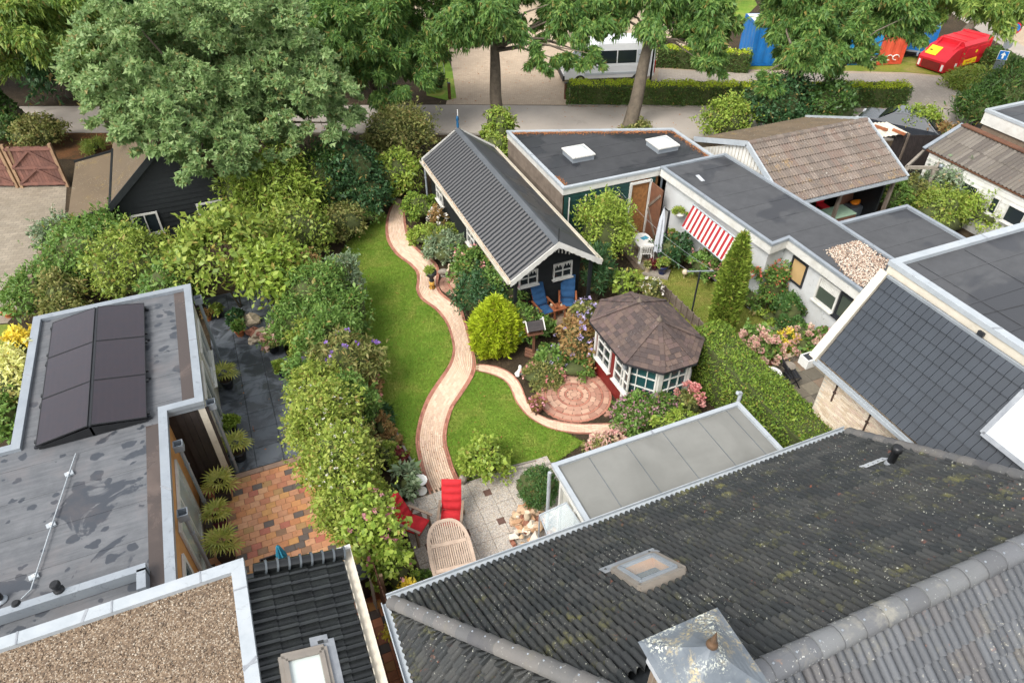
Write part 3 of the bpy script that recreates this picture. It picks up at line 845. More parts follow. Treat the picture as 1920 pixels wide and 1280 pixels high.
def mat_cap():
    t = NT('cap_metal')
    col = t.mix(t.mask(t.noise(3.0, 5, 0.6), 0.4, 0.65), srgb(104, 111, 117), srgb(86, 93, 100))
    big = t.noise(2.4, 4, 0.6, dist=0.6)
    col = t.mix(t.math('MULTIPLY', t.math('MULTIPLY', t.mask(t.noise(26, 5, 0.75), 0.46, 0.56), t.mask(big, 0.50, 0.62)), 0.75), col, srgb(176, 160, 118))
    col = t.mix(t.math('MULTIPLY', t.math('MULTIPLY', t.mask(t.noise(34, 4, 0.7), 0.52, 0.58), t.mask(t.noise(1.9, 3, 0.6), 0.5, 0.6)), 0.95), col, srgb(216, 218, 200))
    t.principled(col, 0.42, t.noise(40, 4), 0.15, 0.01, 0.4)
    MATS['cap_metal'] = t.m
mat_cap()
mat_pebble('roof_gravel', [srgb(128, 110, 90), srgb(106, 89, 72), srgb(146, 129, 109), srgb(86, 74, 62), srgb(160, 148, 131), srgb(117, 98, 78), srgb(96, 79, 64)], 44, bstr=1.0)
mat_pebble('patch_gravel', [srgb(186, 170, 150), srgb(160, 142, 124), srgb(206, 194, 178), srgb(140, 118, 100), srgb(214, 206, 194), srgb(170, 140, 120)], 16, bstr=1.0)

def mat_glass(name, col, rough=0.06, alpha=None, spec=0.6):
    t = NT(name)
    t.principled(col, rough, None, spec=spec, alpha=alpha, coat=0.3)
    MATS[name] = t.m
mat_glass('glass_dark', srgb(36, 44, 48))
mat_glass('glass_teal', srgb(30, 66, 70))
mat_glass('glass_room', srgb(70, 78, 70), 0.08)
mat_glass('glass_pale', srgb(196, 204, 200), 0.12)
mat_glass('glass_clear', srgb(210, 222, 224), 0.05, 0.3)
mat_glass('dome_white', srgb(196, 202, 204), 0.12)
def mat_panel():
    t = NT('solar_cell')
    mp = t.n('ShaderNodeMapping'); mp.inputs['Scale'].default_value = (7.0, 16.0, 1.0)
    t.l(t.n('ShaderNodeTexCoord').outputs['Object'], mp.inputs['Vector'])
    b = t.n('ShaderNodeTexBrick'); b.offset = 0.0
    for k_, v_ in (('Scale', 1.0), ('Brick Width', 1.0), ('Row Height', 1.0), ('Mortar Size', 0.05)): b.inputs[k_].default_value = v_
    b.inputs['Color1'].default_value = srgb(42, 33, 38); b.inputs['Color2'].default_value = srgb(36, 31, 38); b.inputs['Mortar'].default_value = srgb(47, 39, 44)
    t.l(mp.outputs[0], b.inputs['Vector'])
    t.principled(b.outputs['Color'], 0.06, spec=0.7)
    MATS['solar_cell'] = t.m
mat_panel()

# ------------------------------------------------------------------ building helpers
def tile_tmpl(tw, course, kind, lap=0.05, amp=0.022, tilt=0.03, lip=0.022, nx=8):
    m = MB()
    L = course + lap
    def prof(x):
        u = x / tw
        if kind == 'double': return amp * abs(math.sin(2 * math.pi * u)) ** 0.6
        if kind == 'wave': return amp * (0.5 + 0.5 * math.cos(2 * math.pi * u + math.pi))
        if kind == 'pan': return amp * (1.0 if u > 0.72 else (0.0 if u < 0.5 else (u - 0.5) / 0.22))
        if kind == 'flat': return 0.024 if 0.94 > u else 0.0
        return 0.0
    xs = [tw * i / nx for i in range(nx + 1)]
    if kind == 'pan': xs = [0, tw * .06, tw * .48, tw * .6, tw * .72, tw * .86, tw * .97, tw]
    if kind == 'flat': xs = [0.0, tw * 0.5, tw * 0.93, tw * 0.95, tw * 0.995]
    n = len(xs)
    v = [(x, 0.0, prof(x) + tilt) for x in xs] + [(x, L, prof(x)) for x in xs]
    m.add(v, [(i, i + 1, n + i + 1, n + i) for i in range(n - 1)], kind not in ('flat',))
    v = [(x, 0.0, prof(x) + tilt) for x in xs] + [(x, 0.002, prof(x) + tilt - lip) for x in xs]
    m.add(v, [(n + i, n + i + 1, i + 1, i) for i in range(n - 1)])
    v = [(tw, 0.0, prof(tw) + tilt), (tw, L, prof(tw)), (tw, L, -0.01), (tw, 0.0, tilt - lip)]
    m.add(v, [(3, 2, 1, 0)])
    return m

def tile_field(parent, O, u, s, W, Ls, tw, course, kind, mat, lims=None, limit=300, skip=None, name='roof_tile', **kw):
    O, u, s = Vector(O), Vector(u).normalized(), Vector(s).normalized()
    n = u.cross(s).normalized()
    if n.z < 0: n = -n
    mats_, extra = [], MB()
    rg = random.Random(len(parent.name) + int(W * 100))
    nr = max(1, int(round(Ls / course))); course = Ls / nr; nc = max(1, int(round(W / tw))); tw = W / nc
    tm = tile_tmpl(tw, course, kind, **kw)
    for j in range(nr):
        for i in range(nc):
            a, d = i * tw, j * course
            if skip and skip(a + tw / 2, d + course / 2): continue
            o = O + u * a + s * d + n * rg.uniform(0.0, 0.004)
            jr = rg.uniform(-0.006, 0.006)
            m = Matrix((( u.x, s.x, n.x, o.x), (u.y, s.y, n.y, o.y), (u.z, s.z, n.z, o.z), (0, 0, 0, 1))) @ Matrix.Rotation(jr, 4, 'Z')
            if lims:
                l0, h0 = lims(d); l1, h1 = lims(d + course)
                lo, hi = min(l0, l1), max(h0, h1)
                if a + tw < lo or a > hi: continue
                if a < max(l0, l1) or a + tw > min(h0, h1):
                    vv = []
                    for p in tm.v:
                        dd = d + p[1]; L_, H_ = lims(min(dd, Ls))
                        q = min(max(a + p[0], L_), H_) - a
                        vv.append(m @ Vector((q, p[1], p[2])))
                    extra.add(vv, tm.f)
                    continue
            mats_.append(m)
    pieces(parent, name, tm, mats_, mat, limit, extra)

def gutter(parent, a, b, w=0.11, mat='white_trim', name='gutter', z=0.0):
    m = MB()
    a, b = Vector(a), Vector(b)
    d = (b - a).normalized(); sd = d.cross(Vector((0, 0, 1))).normalized()
    for off, hgt, wd in ((-w / 2, 0.09, 0.018), (w / 2, 0.09, 0.018)):
        m.bar(a + sd * off, b + sd * off, wd, hgt)
    m.bar(a - Vector((0, 0, 0.04)), b - Vector((0, 0, 0.04)), w - 0.018, 0.012)
    return m.build(name, mat, parent)

def window(parent, p, u, w, h, nrm, cols=2, rows=2, fmat='white_paint', gmat='glass_dark', fw=0.05, dep=0.05, sill=True, name='window'):
    """frame with glazing bars and its panes; p = lower left corner on the wall face, u = along the wall"""
    p, u, nrm = Vector(p), Vector(u).normalized(), Vector(nrm).normalized()
    up = u.cross(nrm).normalized()
    if up.z < 0: up = -up
    m = MB()
    q = lambda a, b, c=0.0: p + u * a + up * b + nrm * c
    f = dep / 2 + 0.005
    m.bar(q(0, fw / 2, f), q(w, fw / 2, f), dep, fw, up=up) if False else None
    def bar(a, b, c, d, wd):
        m.bar(q(a, b, f), q(c, d, f), wd, dep, up=nrm)
    bar(0, fw / 2, w, fw / 2, fw); bar(0, h - fw / 2, w, h - fw / 2, fw)
    bar(fw / 2, fw, fw / 2, h - fw, fw); bar(w - fw / 2, fw, w - fw / 2, h - fw, fw)
    gb = fw * 0.55
    for i in range(1, cols): bar(w * i / cols, fw, w * i / cols, h - fw, gb)
    for j in range(1, rows):
        for i in range(cols):
            bar(w * i / cols + gb / 2 + (fw / 2 if i == 0 else 0), h * j / rows, w * (i + 1) / cols - gb / 2 - (fw / 2 if i == cols - 1 else 0), h * j / rows, gb)
    if sill: m.bar(q(-0.04, -0.025, 0.06), q(w + 0.04, -0.025, 0.06), 0.04, 0.12, up=nrm)
    o = m.build(name, fmat, parent)
    for i in range(cols):
        for j in range(rows):
            a0, a1 = w * i / cols + 0.004, w * (i + 1) / cols - 0.004
            b0, b1 = h * j / rows + 0.004, h * (j + 1) / rows - 0.004
            g_ = MB(); c_ = 0.012
            g_.add([q(a0, b0, c_), q(a1, b0, c_), q(a1, b1, c_), q(a0, b1, c_)], [(0, 1, 2, 3)])
            g_.build('pane', gmat, o)
    return o

def planks(parent, a, b, z0, z1, bh, mat, nrm, top=None, th=0.02, holes=(), name='plank'):
    """horizontal weatherboards between plan points a and b; top(z) gives the run covered at height z"""
    a, b = Vector((a[0], a[1], 0)), Vector((b[0], b[1], 0))
    d = (b - a); L = d.length; d.normalize(); nrm = Vector(nrm)
    z = z0
    while z < z1 - 0.02:
        zt = min(z + bh, z1)
        lo, hi = (0, L) if top is None else top((z + zt) / 2, L)
        segs = [(lo, hi)]
        for h0, h1, hz0, hz1 in holes:
            if z < hz1 and zt > hz0:
                ns = []
                for s0, s1 in segs:
                    if h0 > s0: ns.append((s0, min(h0, s1)))
                    if h1 < s1: ns.append((max(h1, s0), s1))
                segs = [s_ for s_ in ns if s_[1] - s_[0] > 0.03]
        for s0, s1 in segs:
            if s1 - s0 < 0.03: continue
            m = MB()
            p0, p1 = a + d * s0, a + d * s1
            o0, o1 = nrm * (th + 0.012), nrm * th * 0.4
            q = [p0 + o0 + Vector((0, 0, z)), p1 + o0 + Vector((0, 0, z)), p1 + o1 + Vector((0, 0, zt)), p0 + o1 + Vector((0, 0, zt))]
            q2 = [v - o for v, o in zip(q, (o0, o0, o1, o1))]
            m.add(q + q2, [(0, 1, 2, 3), (0, 4, 5, 1), (1, 5, 6, 2), (3, 7, 4, 0), (2, 6, 7, 3)])
            m.build(name, mat, parent)
        z = zt

def flat_building(root, poly, z, wall_mats, felt, trim='white_trim', tw=0.16, th=0.09, fascia=0.22, inset=0.12, fas_mat='white_paint', z0=0.0, wall_name='wall', seams=True):
    """flat roof on walls: felt deck, a raised edge trim along each side, fascia boards"""
    n = len(poly)
    if sum(poly[i][0] * poly[(i + 1) % n][1] - poly[(i + 1) % n][0] * poly[i][1] for i in range(n)) < 0:
        poly = poly[::-1]; wall_mats = wall_mats[::-1] if isinstance(wall_mats, list) else wall_mats
    P2 = [Vector((p[0], p[1], 0)) for p in poly]
    def offset(dst):
        out = []
        for i in range(n):
            e0 = (P2[i] - P2[i - 1]).normalized(); e1 = (P2[(i + 1) % n] - P2[i]).normalized()
            n0 = Vector((-e0.y, e0.x, 0)); n1 = Vector((-e1.y, e1.x, 0))
            bis = (n0 + n1); k = bis.length_squared / 2
            out.append(P2[i] + bis / max(k, 0.3) * dst)
        return out
    inn = offset(tw)
    wl_ = offset(inset)
    dk = MB(); b_ = bmesh.new(); fc = b_.faces.new([b_.verts.new((p.x, p.y, z)) for p in offset(tw * 0.5)]); fc.normal_update(); bmesh.ops.triangulate(b_, faces=[fc])
    me = bpy.data.meshes.new('roof_deck'); b_.to_mesh(me); b_.free(); me.materials.append(M(felt)); obj('roof_deck', me, root)
    if seams:         # laps of the roofing felt
        xs_ = [p.x for p in inn]; ys_ = [p.y for p in inn]; y = max(ys_) - 0.7
        while y > min(ys_) and felt != 'roof_gravel':
            run = [x for x in np.arange(min(xs_), max(xs_), 0.1) if inside((x, y), inn)]
            if len(run) > 4: MB().box(((run[0] + run[-1]) / 2, y, z + 0.002), (run[-1] - run[0], 0.05, 0.010)).build('felt_lap', felt, root)
            y -= 1.0
    for i in range(n):
        j = (i + 1) % n
        a, b, c, d = P2[i], P2[j], inn[j], inn[i]
        zt, zb = z + th, z - 0.02
        m = MB(); m.add([(a.x, a.y, zt), (b.x, b.y, zt), (c.x, c.y, zt), (d.x, d.y, zt), (a.x, a.y, zb), (b.x, b.y, zb), (c.x, c.y, zb), (d.x, d.y, zb)],
                        [(0, 1, 2, 3), (0, 4, 5, 1), (2, 6, 7, 3), (4, 7, 6, 5)])
        m.build('edge_trim', trim, root)
        for k in range(1, int((b - a).length / 2.3)):
            f = k * 2.3 / (b - a).length + 0.05; p, q = a.lerp(b, f), d.lerp(c, f)
            MB().bar((p.x, p.y, zt + 0.002), (q.x, q.y, zt + 0.002), 0.05, 0.006).build('trim_joint', 'lead', root)
        e = offset(0.03)
        m = MB(); a, b = e[i], e[j]; c, d = wl_[j], wl_[i]
        m.add([(a.x, a.y, z - 0.025), (b.x, b.y, z - 0.025), (b.x, b.y, z - fascia), (a.x, a.y, z - fascia), (c.x, c.y, z - fascia), (d.x, d.y, z - fascia)], [(1, 0, 3, 2), (2, 3, 5, 4)])
        m.build('fascia', fas_mat, root)
        wm = wall_mats[i] if isinstance(wall_mats, list) else wall_mats
        if wm:
            m = MB(); a, b = wl_[i], wl_[j]
            m.add([(a.x, a.y, z0), (b.x, b.y, z0), (b.x, b.y, z - fascia), (a.x, a.y, z - fascia)], [(0, 1, 2, 3)])
            m.build(wall_name, wm, root)
    return wl_

def downpipe(parent, x, y, z1, z0=0.05, r=0.045, mat='zinc', hopper=None):
    m = MB(); m.tube([(x, y, z1), (x, y, (z0 + z1) / 2), (x, y, z0)], r, 10)
    for zz in (z0 + 0.5, z1 - 0.6): m.tube([(x, y, zz), (x, y, zz + 0.05)], r + 0.012, 10)
    o = m.build('downpipe', mat, parent)
    if hopper:
        h = MB(); hx, hy = hopper
        for dx, dy, sx_, sy_ in ((-0.10, 0, 0.015, 0.2), (0.10, 0, 0.015, 0.2), (0, -0.10, 0.215, 0.015), (0, 0.10, 0.215, 0.015)):
            h.box((x + dx + hx, y + dy + hy, z1 + 0.08), (sx_, sy_, 0.2))
        h.box((x + hx, y + hy, z1 - 0.01), (0.2, 0.2, 0.015))
        h.build('rain_hopper', mat, parent)
    return o

# ================================================================== 1. flat-roofed house with the solar panels
h1 = thing('flat_roof_house', 'low house at left with wet grey flat roof, zinc edges and ochre clad side', 'house')
SOL = [(-9.6, 19.4), (-2.28, 19.4), (-2.28, 14.03), (-3.12, 14.03), (-3.12, 8.7), (-9.6, 8.7), (-9.6, 14.25), (-6.45, 14.25)]
SOL = [(-6.45, 19.4), (-2.28, 19.4), (-2.28, 14.03), (-3.12, 14.03), (-3.12, 8.9), (-9.6, 8.9), (-9.6, 14.25), (-6.45, 14.25)]
flat_building(h1, SOL, 2.9, ['cream_paint', 'cream_paint', 'cream_paint', 'dark_clad', 'ochre_clad', None, 'cream_paint', 'cream_paint'][::1], 'felt_grey', 'zinc', 0.20, 0.10, 0.16, 0.10, 'zinc')
# water channels sunk along the eastern edges
for (x0_, x1_, y0_, y1_) in ((-2.78, -2.5, 14.25, 19.18), (-3.62, -3.34, 9.1, 13.75)):
    m = MB(); m.add([(x0_, y0_, 2.912), (x1_, y0_, 2.912), (x1_, y1_, 2.912), (x0_, y1_, 2.912)], [(0, 1, 2, 3)]); m.build('water_channel', 'water_channel', h1)
# boards on the set-back end wall, ochre cladding with its windows
for i in range(5):
    m = MB(); m.box((-3.02 + 0.08 + i * 0.155, 14.10, 1.38), (0.150, 0.03, 2.68)); m.build('dark_board', 'dark_clad', h1)
m = MB(); m.box((-2.40, 14.10, 1.38), (0.16, 0.05, 2.70)); m.build('corner_board', 'cream_paint', h1)
nrm = (1, 0, 0)
window(h1, (-3.215, 10.9, 0.15), (0, 1, 0), 2.2, 2.1, nrm, 2, 1, 'white_paint', 'glass_pale', 0.14, 0.05, False, 'door_frame')
window(h1, (-3.215, 9.25, 0.9), (0, 1, 0), 1.15, 1.25, nrm, 1, 1, 'white_paint', 'glass_teal', 0.12, 0.05)
window(h1, (-2.375, 14.9, 0.1), (0, 1, 0), 1.6, 2.2, nrm, 2, 1, 'white_paint', 'glass_teal', 0.10, 0.05, False, 'door_frame')
window(h1, (-2.375, 17.0, 0.9), (0, 1, 0), 1.7, 1.3, nrm, 2, 1, 'white_paint', 'glass_teal', 0.10, 0.05)
downpipe(h1, -2.18, 19.0, 2.55, hopper=(0.0, 0.0)); downpipe(h1, -2.18, 14.25, 2.55, hopper=(0.0, 0.0))
downpipe(h1, -3.0, 13.1, 2.55, hopper=(0, 0)); downpipe(h1, -3.0, 11.0, 2.55, hopper=(0, 0))
# raised zinc kerb and parapet gutter next to the gravel roof
m = MB(); m.box((-6.9, 9.55, 3.05), (6.6, 0.16, 0.26)); m.box((-3.68, 9.3, 3.05), (0.16, 0.44, 0.26)); m.build('zinc_kerb', 'zinc', h1)

# solar panels, two rows pitched against each other
def solar(i, j, label):
    t = thing('solar_panel', label, 'solar panel', group='black solar panels on the flat roof')
    L_, W_ = 1.62, 1.16
    yb = 18.78 - 0.0 - (j + 0.5) * (L_ + 0.012)
    xm = -4.72
    sg = -1 if i == 0 else 1
    cx = xm + sg * (0.03 + W_ / 2 * math.cos(R(10))); cz = 3.26 - W_ / 2 * math.sin(R(10))
    rot = Matrix.Rotation(R(10) * sg, 4, 'Y')
    t.matrix_basis = Matrix.Translation((cx, yb, cz)) @ rot
    m = MB()
    for a, b, c, d in ((0, L_ / 2 - 0.008, W_, 0.016), (0, -L_ / 2 + 0.008, W_, 0.016)): m.box((a, b, 0), (c, d, 0.035))
    for a, b, c, d in ((W_ / 2 - 0.008, 0, 0.016, L_ - 0.032), (-W_ / 2 + 0.008, 0, 0.016, L_ - 0.032)): m.box((a, b, 0), (c, d, 0.035))
    m.build('frame', 'black_plastic', t)
    m = MB(); m.box((0, 0, 0.002), (W_ - 0.03, L_ - 0.03, 0.02)); m.build('cell_sheet', 'solar_cell', t)
    m = MB()
    for yy in (-L_ / 2 + 0.2, L_ / 2 - 0.2):
        m.box((sg * (W_ / 2 + 0.02), yy, -0.03), (0.07, 0.09, 0.05))
    m.build('clamp', 'black_plastic', t)
for j, nm in enumerate(('nearest the treetops', 'in the middle', 'nearest the white cable')):
    for i, sd in enumerate(('left', 'right')):
        solar(i, j, 'black solar panel in the %s row of the flat roof, %s' % (sd, nm))
rk = thing('panel_rack', 'black metal rack with end plates carrying the solar panels', 'rack')
for yy in (18.76, 13.9):
    m = MB()
    m.add([(-4.72, yy, 3.20), (-5.86, yy, 3.01), (-5.86, yy, 2.93), (-3.58, yy, 2.93), (-3.58, yy, 3.01)], [(0, 1, 2, 3, 4)]); m.build('end_plate', 'black_plastic', rk)
m = MB(); m.box((-4.72, 16.33, 3.08), (0.05, 4.86, 0.34))
for yy in (18.6, 17.15, 15.5, 14.0):
    m.box((-4.72, yy, 2.94), (2.5, 0.06, 0.05))
m.build('rails', 'dark_metal', rk)

cable = thing('roof_cable', 'thin white cable lying across the wet flat roof on tiles', 'cable')
CP = [(-5.08,13.42,2.96), (-5.19,12.79,2.97), (-5.42,11.48,2.97), (-5.62,10.3,2.97), (-5.67,10.01,2.97), (-5.82,9.88,2.96)]
MB().tube(CP, 0.014, 6).build('cable', 'white_trim', cable)
for (p, lb) in (((-5.19,12.86,2.93), 'nearest the solar panels'), ((-5.45,11.52,2.93), 'in the middle of the cable'), ((-5.66,10.33,2.93), 'nearest the black vent pipes')):
    t = thing('cable_tile', 'pale concrete tile holding down the white cable, ' + lb, 'tile', (p[0], p[1], 2.905), group='tiles under the roof cable')
    m = MB(); m.box((0, 0, 0.03), (0.17, 0.13, 0.05), 0.3, bev=0.008); m.build('tile_body', 'white_trim', t)
    m = MB(); m.box((0, 0, 0.062), (0.05, 0.06, 0.012), 0.3); m.build('clip', 'white_paint', t)
def vent(p, label, hgt, r, lean=0.0, base='black_plastic'):
    t = thing('vent_pipe', label, 'vent pipe', p, group='vent pipes on the flat roof')
    MB().lathe((0, 0, 0), [(r * 2.2, 0.0), (r * 2.0, 0.02), (r * 1.2, 0.05)], 16).build('flange', base, t)
    MB().lathe((0, 0, 0), [(r, 0.05), (r, hgt * 0.6), (r * 1.35, hgt * 0.62), (r * 1.35, hgt * 0.72), (r, hgt * 0.74), (r * 1.05, hgt)], 16).build('pipe', 'black_plastic', t)
    MB().lathe((0, 0, 0), [(r * 1.25, hgt), (r * 1.3, hgt + 0.05), (r * 0.9, hgt + 0.09)], 16).build('cowl', 'black_plastic', t)
vent((-5.08,9.62,2.92), 'tall black vent pipe with white base collar on the flat roof', 0.42, 0.07, base='white_trim')
vent((-5.79,9.63,2.92), 'short black vent pipe at the end of the white cable', 0.22, 0.06)
vent((-6.18,10.03,2.92), 'grey vent stub at the left edge of the flat roof', 0.12, 0.05, base='zinc')

# ================================================================== 2. house with the gravel roof and the glazed tile lean-to
h2 = thing('gravel_roof_house', 'house at bottom left with brown gravel flat roof and pale metal edge', 'house')
GR = [(-9.5, 8.85), (-1.82, 8.85), (-1.82, -3.0), (-9.5, -3.0)]
flat_building(h2, GR, 3.3, 'white_render', 'roof_gravel', 'white_trim', 0.24, 0.10, 0.30, 0.05, 'white_trim')
gm = MB()
rg = random.Random(4)
st = []
for i in range(4200):
    x, y = rg.uniform(-6.6, -2.1), rg.uniform(5.2, 8.6)
    r = rg.uniform(0.009, 0.022)
    st.append((x, y, r))
v_, f_ = ICO[1]
for x, y, r in st:
    a, b, c = rg.uniform(.7, 1.3), rg.uniform(.7, 1.3), rg.uniform(.5, .9)
    gm.add([(x + p.x * r * a, y + p.y * r * b, 3.305 + p.z * r * c) for p in v_], f_, True)
mat_palette('pebble_mix', [srgb(128, 110, 90), srgb(106, 89, 72), srgb(146, 129, 109), srgb(86, 74, 62), srgb(168, 156, 139), srgb(117, 98, 78), srgb(96, 79, 64)], 0.8, 0.1, 60, 0.2)
gm.build('pebbles', 'pebble_mix', h2, kind='stuff')
for i in range(7): MB().box((-1.94, 8.2 - i * 1.5, 3.402), (0.25, 0.03, 0.012)).build('trim_joint', 'lead', h2)
for i in range(5): MB().box((-2.6 - i * 1.5, 8.73, 3.402), (0.03, 0.25, 0.012)).build('trim_joint', 'lead', h2)

lt = thing('glazed_roof_annex', 'low annex with glossy black pantile roof beside the gravel roof', 'annex')
zr, zg = 3.16, 2.70
xr, xg = -1.80, -0.10
s_v = Vector((xr - xg, 0, zr - zg)); Ls = s_v.length
u_v = Vector((0, -1, 0))      # along the gutter, towards the viewer
def sk(a, d):                 # keep the roof window free
    y = 8.62 - a; x = xg + (xr - xg) * d / Ls
    return 5.72 < y < 6.82 and -1.56 < x < -0.74
tile_field(lt, (xg, 8.62, zg), (0, -1, 0), s_v, 6.0, Ls, 0.222, 0.345, 'pan', 'tile_glazed', limit=300, skip=sk, amp=0.05, tilt=0.03, lip=0.03)
m = MB(); m.slab([(xg, 8.62, zg - 0.02), (xg, 2.5, zg - 0.02), (xr, 2.5, zr - 0.02), (xr, 8.62, zr - 0.02)], 0.08); m.build('roof_deck', 'black_plank', lt)
m = MB(); m.box((-0.93, 5.5, 1.3), (1.6, 6.1, 2.6)); m.build('wall', 'white_render', lt)
gutter(lt, (0.02, 8.85, 2.66), (0.02, 2.5, 2.66), 0.17, 'cream_paint')
m = MB(); m.box((-0.02, 8.8, 2.62), (0.28, 0.10, 0.2)); m.build('gutter_end', 'white_paint', lt)
# half-round verge tiles along the northern end
for i in range(8):
    f0 = i / 8; f1 = (i + 1.12) / 8
    a = Vector((xr + 0.1 + (xg - xr - 0.05) * f0, 8.66, zr + 0.05 + (zg - zr) * f0)); b = Vector((xr + 0.1 + (xg - xr - 0.05) * f1, 8.66, zr + 0.05 + (zg - zr) * f1))
    m = MB(); m.tube([a, b], [0.105, 0.115], 14); o = m.build('verge_tile', 'ridge_glazed', lt)
    m = MB(); m.tube([b - (b - a) * 0.16, b], [0.138, 0.142], 16); m.build('rim', 'rim_glazed', o)
# its roof window
sn = Vector((0.46, 0, 1.70)).normalized()
def on_lt(x, y, up=0.0):
    return Vector((x, y, zg + (zr - zg) * (x - xg) / (xr - xg))) + sn * up
def roof_window(root, corners, nrm_, fmat='zinc_taupe', glass='glass_pale', fw=0.07, hgt=0.09):
    c = [Vector(p) for p in corners]
    t = obj('roof_window', None, root)
    m = MB()
    for i in range(4):
        a, b = c[i], c[(i + 1) % 4]
        m.bar(a + nrm_ * hgt / 2, b + nrm_ * hgt / 2, fw, hgt, up=nrm_)
    m.build('frame', fmat, t)
    k = sum(c, Vector()) / 4
    inn = [p + (k - p) * 0.16 for p in c]
    m = MB()
    for i in range(4):
        a, b = inn[i], inn[(i + 1) % 4]
        m.bar(a + nrm_ * (hgt + 0.01), b + nrm_ * (hgt + 0.01), fw * 0.8, 0.04, up=nrm_)
    m.build('sash', fmat, t)
    inn2 = [p + (k - p) * 0.22 for p in c]
    MB().add([p + nrm_ * (hgt * 0.8) for p in inn2], [(0, 1, 2, 3)]).build('pane', glass, t)
    return t
mat_plain('zinc_taupe', srgb(142, 134, 124), srgb(126, 120, 112), 3, 0.45, 0.05, 20, 0.5, 0.1)
roof_window(lt, [on_lt(-1.50, 6.75), on_lt(-0.80, 6.75), on_lt(-0.80, 5.78), on_lt(-1.50, 5.78)], sn, 'zinc_taupe', 'glass_pale', 0.10, 0.12)
m = MB(); m.slab([on_lt(-0.78, 6.9, 0.075), on_lt(-0.60, 6.9, 0.075), on_lt(-0.60, 5.7, 0.075), on_lt(-0.78, 5.7, 0.075)], 0.02); m.slab([on_lt(-1.0, 7.0, 0.075), on_lt(-0.7, 7.0, 0.075), on_lt(-0.7, 6.83, 0.075), on_lt(-1.0, 6.83, 0.075)], 0.02); m.build('flashing', 'lead', lt)

# ================================================================== 3. the big hipped roof in the foreground
h3 = thing('hipped_roof_house', 'large house in the foreground with weathered dark hipped tile roof', 'house')
ZE, ZR = 2.9, 6.9
E1, E2 = Vector((0.60, 7.07, ZE)), Vector((11.50, 7.07, ZE))
R1, R2 = Vector((2.79, 2.255, ZR)), Vector((10.18, 2.255, ZR))
S1, S2 = Vector((0.60, -2.56, ZE)), Vector((11.50, -2.56, ZE))
m = MB(); m.add([E1, E2, R2, R1], [(0, 1, 2, 3)]); m.add([S2, S1, R1, R2], [(0, 1, 2, 3)]); m.add([S1, E1, R1], [(0, 1, 2)]); m.add([E2, S2, R2], [(0, 1, 2)])
m.build('roof_deck', 'black_plank', h3)
sl = Vector((0, R1.y - E1.y, ZR - ZE)); LS = sl.length
def limsN(d):
    f = min(max(d / LS, 0), 1)
    return (R1.x - E1.x) * f, (E2.x - E1.x) - (E2.x - R2.x) * f
def skN(a, d):
    x = E1.x + a; y = E1.y + (R1.y - E1.y) * d / LS
    return (4.0 < x < 4.93 and 4.38 < y < 5.28) or (2.75 < x < 3.70 and y < 2.9)
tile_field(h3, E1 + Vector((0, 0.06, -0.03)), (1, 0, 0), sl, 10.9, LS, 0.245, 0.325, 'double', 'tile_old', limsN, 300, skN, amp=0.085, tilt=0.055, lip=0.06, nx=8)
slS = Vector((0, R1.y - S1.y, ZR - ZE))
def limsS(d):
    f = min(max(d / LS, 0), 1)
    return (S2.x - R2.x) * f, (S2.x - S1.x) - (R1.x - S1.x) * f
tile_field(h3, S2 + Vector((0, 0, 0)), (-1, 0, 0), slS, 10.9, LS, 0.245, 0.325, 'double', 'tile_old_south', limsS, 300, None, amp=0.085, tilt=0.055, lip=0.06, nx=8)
slW = Vector((R1.x - E1.x, 0, ZR - ZE)); LW = slW.length
def limsW(d):
    f = min(max(d / LW, 0), 1)
    return (R1.y - S1.y) * f, (E1.y - S1.y) - (E1.y - R1.y) * f
# western hip face, laid from north to south
def limsW2(d):
    f = min(max(d / LW, 0), 1)
    return (E1.y - R1.y) * f, (E1.y - S1.y) - (R1.y - S1.y) * f
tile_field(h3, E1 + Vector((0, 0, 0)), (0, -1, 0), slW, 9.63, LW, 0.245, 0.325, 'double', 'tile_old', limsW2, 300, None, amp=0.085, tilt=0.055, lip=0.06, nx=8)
def ridge_line(root, a, b, n, mat, r=0.13, lift=0.03, clips=True, name='ridge_tile'):
    a, b = Vector(a), Vector(b)
    d = (b - a).normalized(); up = Vector((0, 0, 1)); sd = d.cross(up).normalized(); u = sd.cross(d).normalized()
    for i in range(n):
        p0 = a + (b - a) * (i / n) + u * (lift + 0.012); p1 = a + (b - a) * ((i + 1.10) / n) + u * (lift)
        m = MB(); ring = []
        seg = 9
        for p, rr in ((p0, r * 1.08), (p1, r * 0.98)):
            ring.append([p + sd * math.cos(math.pi * (k / (seg - 1) * 1.16 - 0.08)) * rr + u * math.sin(math.pi * (k / (seg - 1) * 1.16 - 0.08)) * rr * 0.8 for k in range(seg)])
        vv = ring[0] + ring[1]
        m.add(vv, [(k, k + 1, seg + k + 1, seg + k) for k in range(seg - 1)], True)
        m.add(ring[0] + [p - u * 0.03 for p in ring[0]], [(k + 1, k, seg + k, seg + k + 1) for k in range(seg - 1)])
        o = m.build(name, mat, root)
        if clips:
            c = p0 + (p1 - p0) * 0.12 + u * (r * 0.86)
            MB().box(c, (0.024, 0.024, 0.010), 0.4).build('clip', 'zinc', o)
ridge_line(h3, E1 + Vector((-0.02, 0.02, 0.06)), R1 + Vector((0, 0, 0.05)), 19, 'ridge_old')
ridge_line(h3, E2 + Vector((0.02, 0.02, 0.06)), R2 + Vector((0, 0, 0.05)), 18, 'ridge_old', clips=False)
ridge_line(h3, R1 + Vector((0, 0, 0.05)), R2 + Vector((0, 0, 0.05)), 22, 'ridge_pale', 0.15)
gutter(h3, (0.50, 7.26, 2.90), (11.6, 7.26, 2.90), 0.15, 'white_trim')
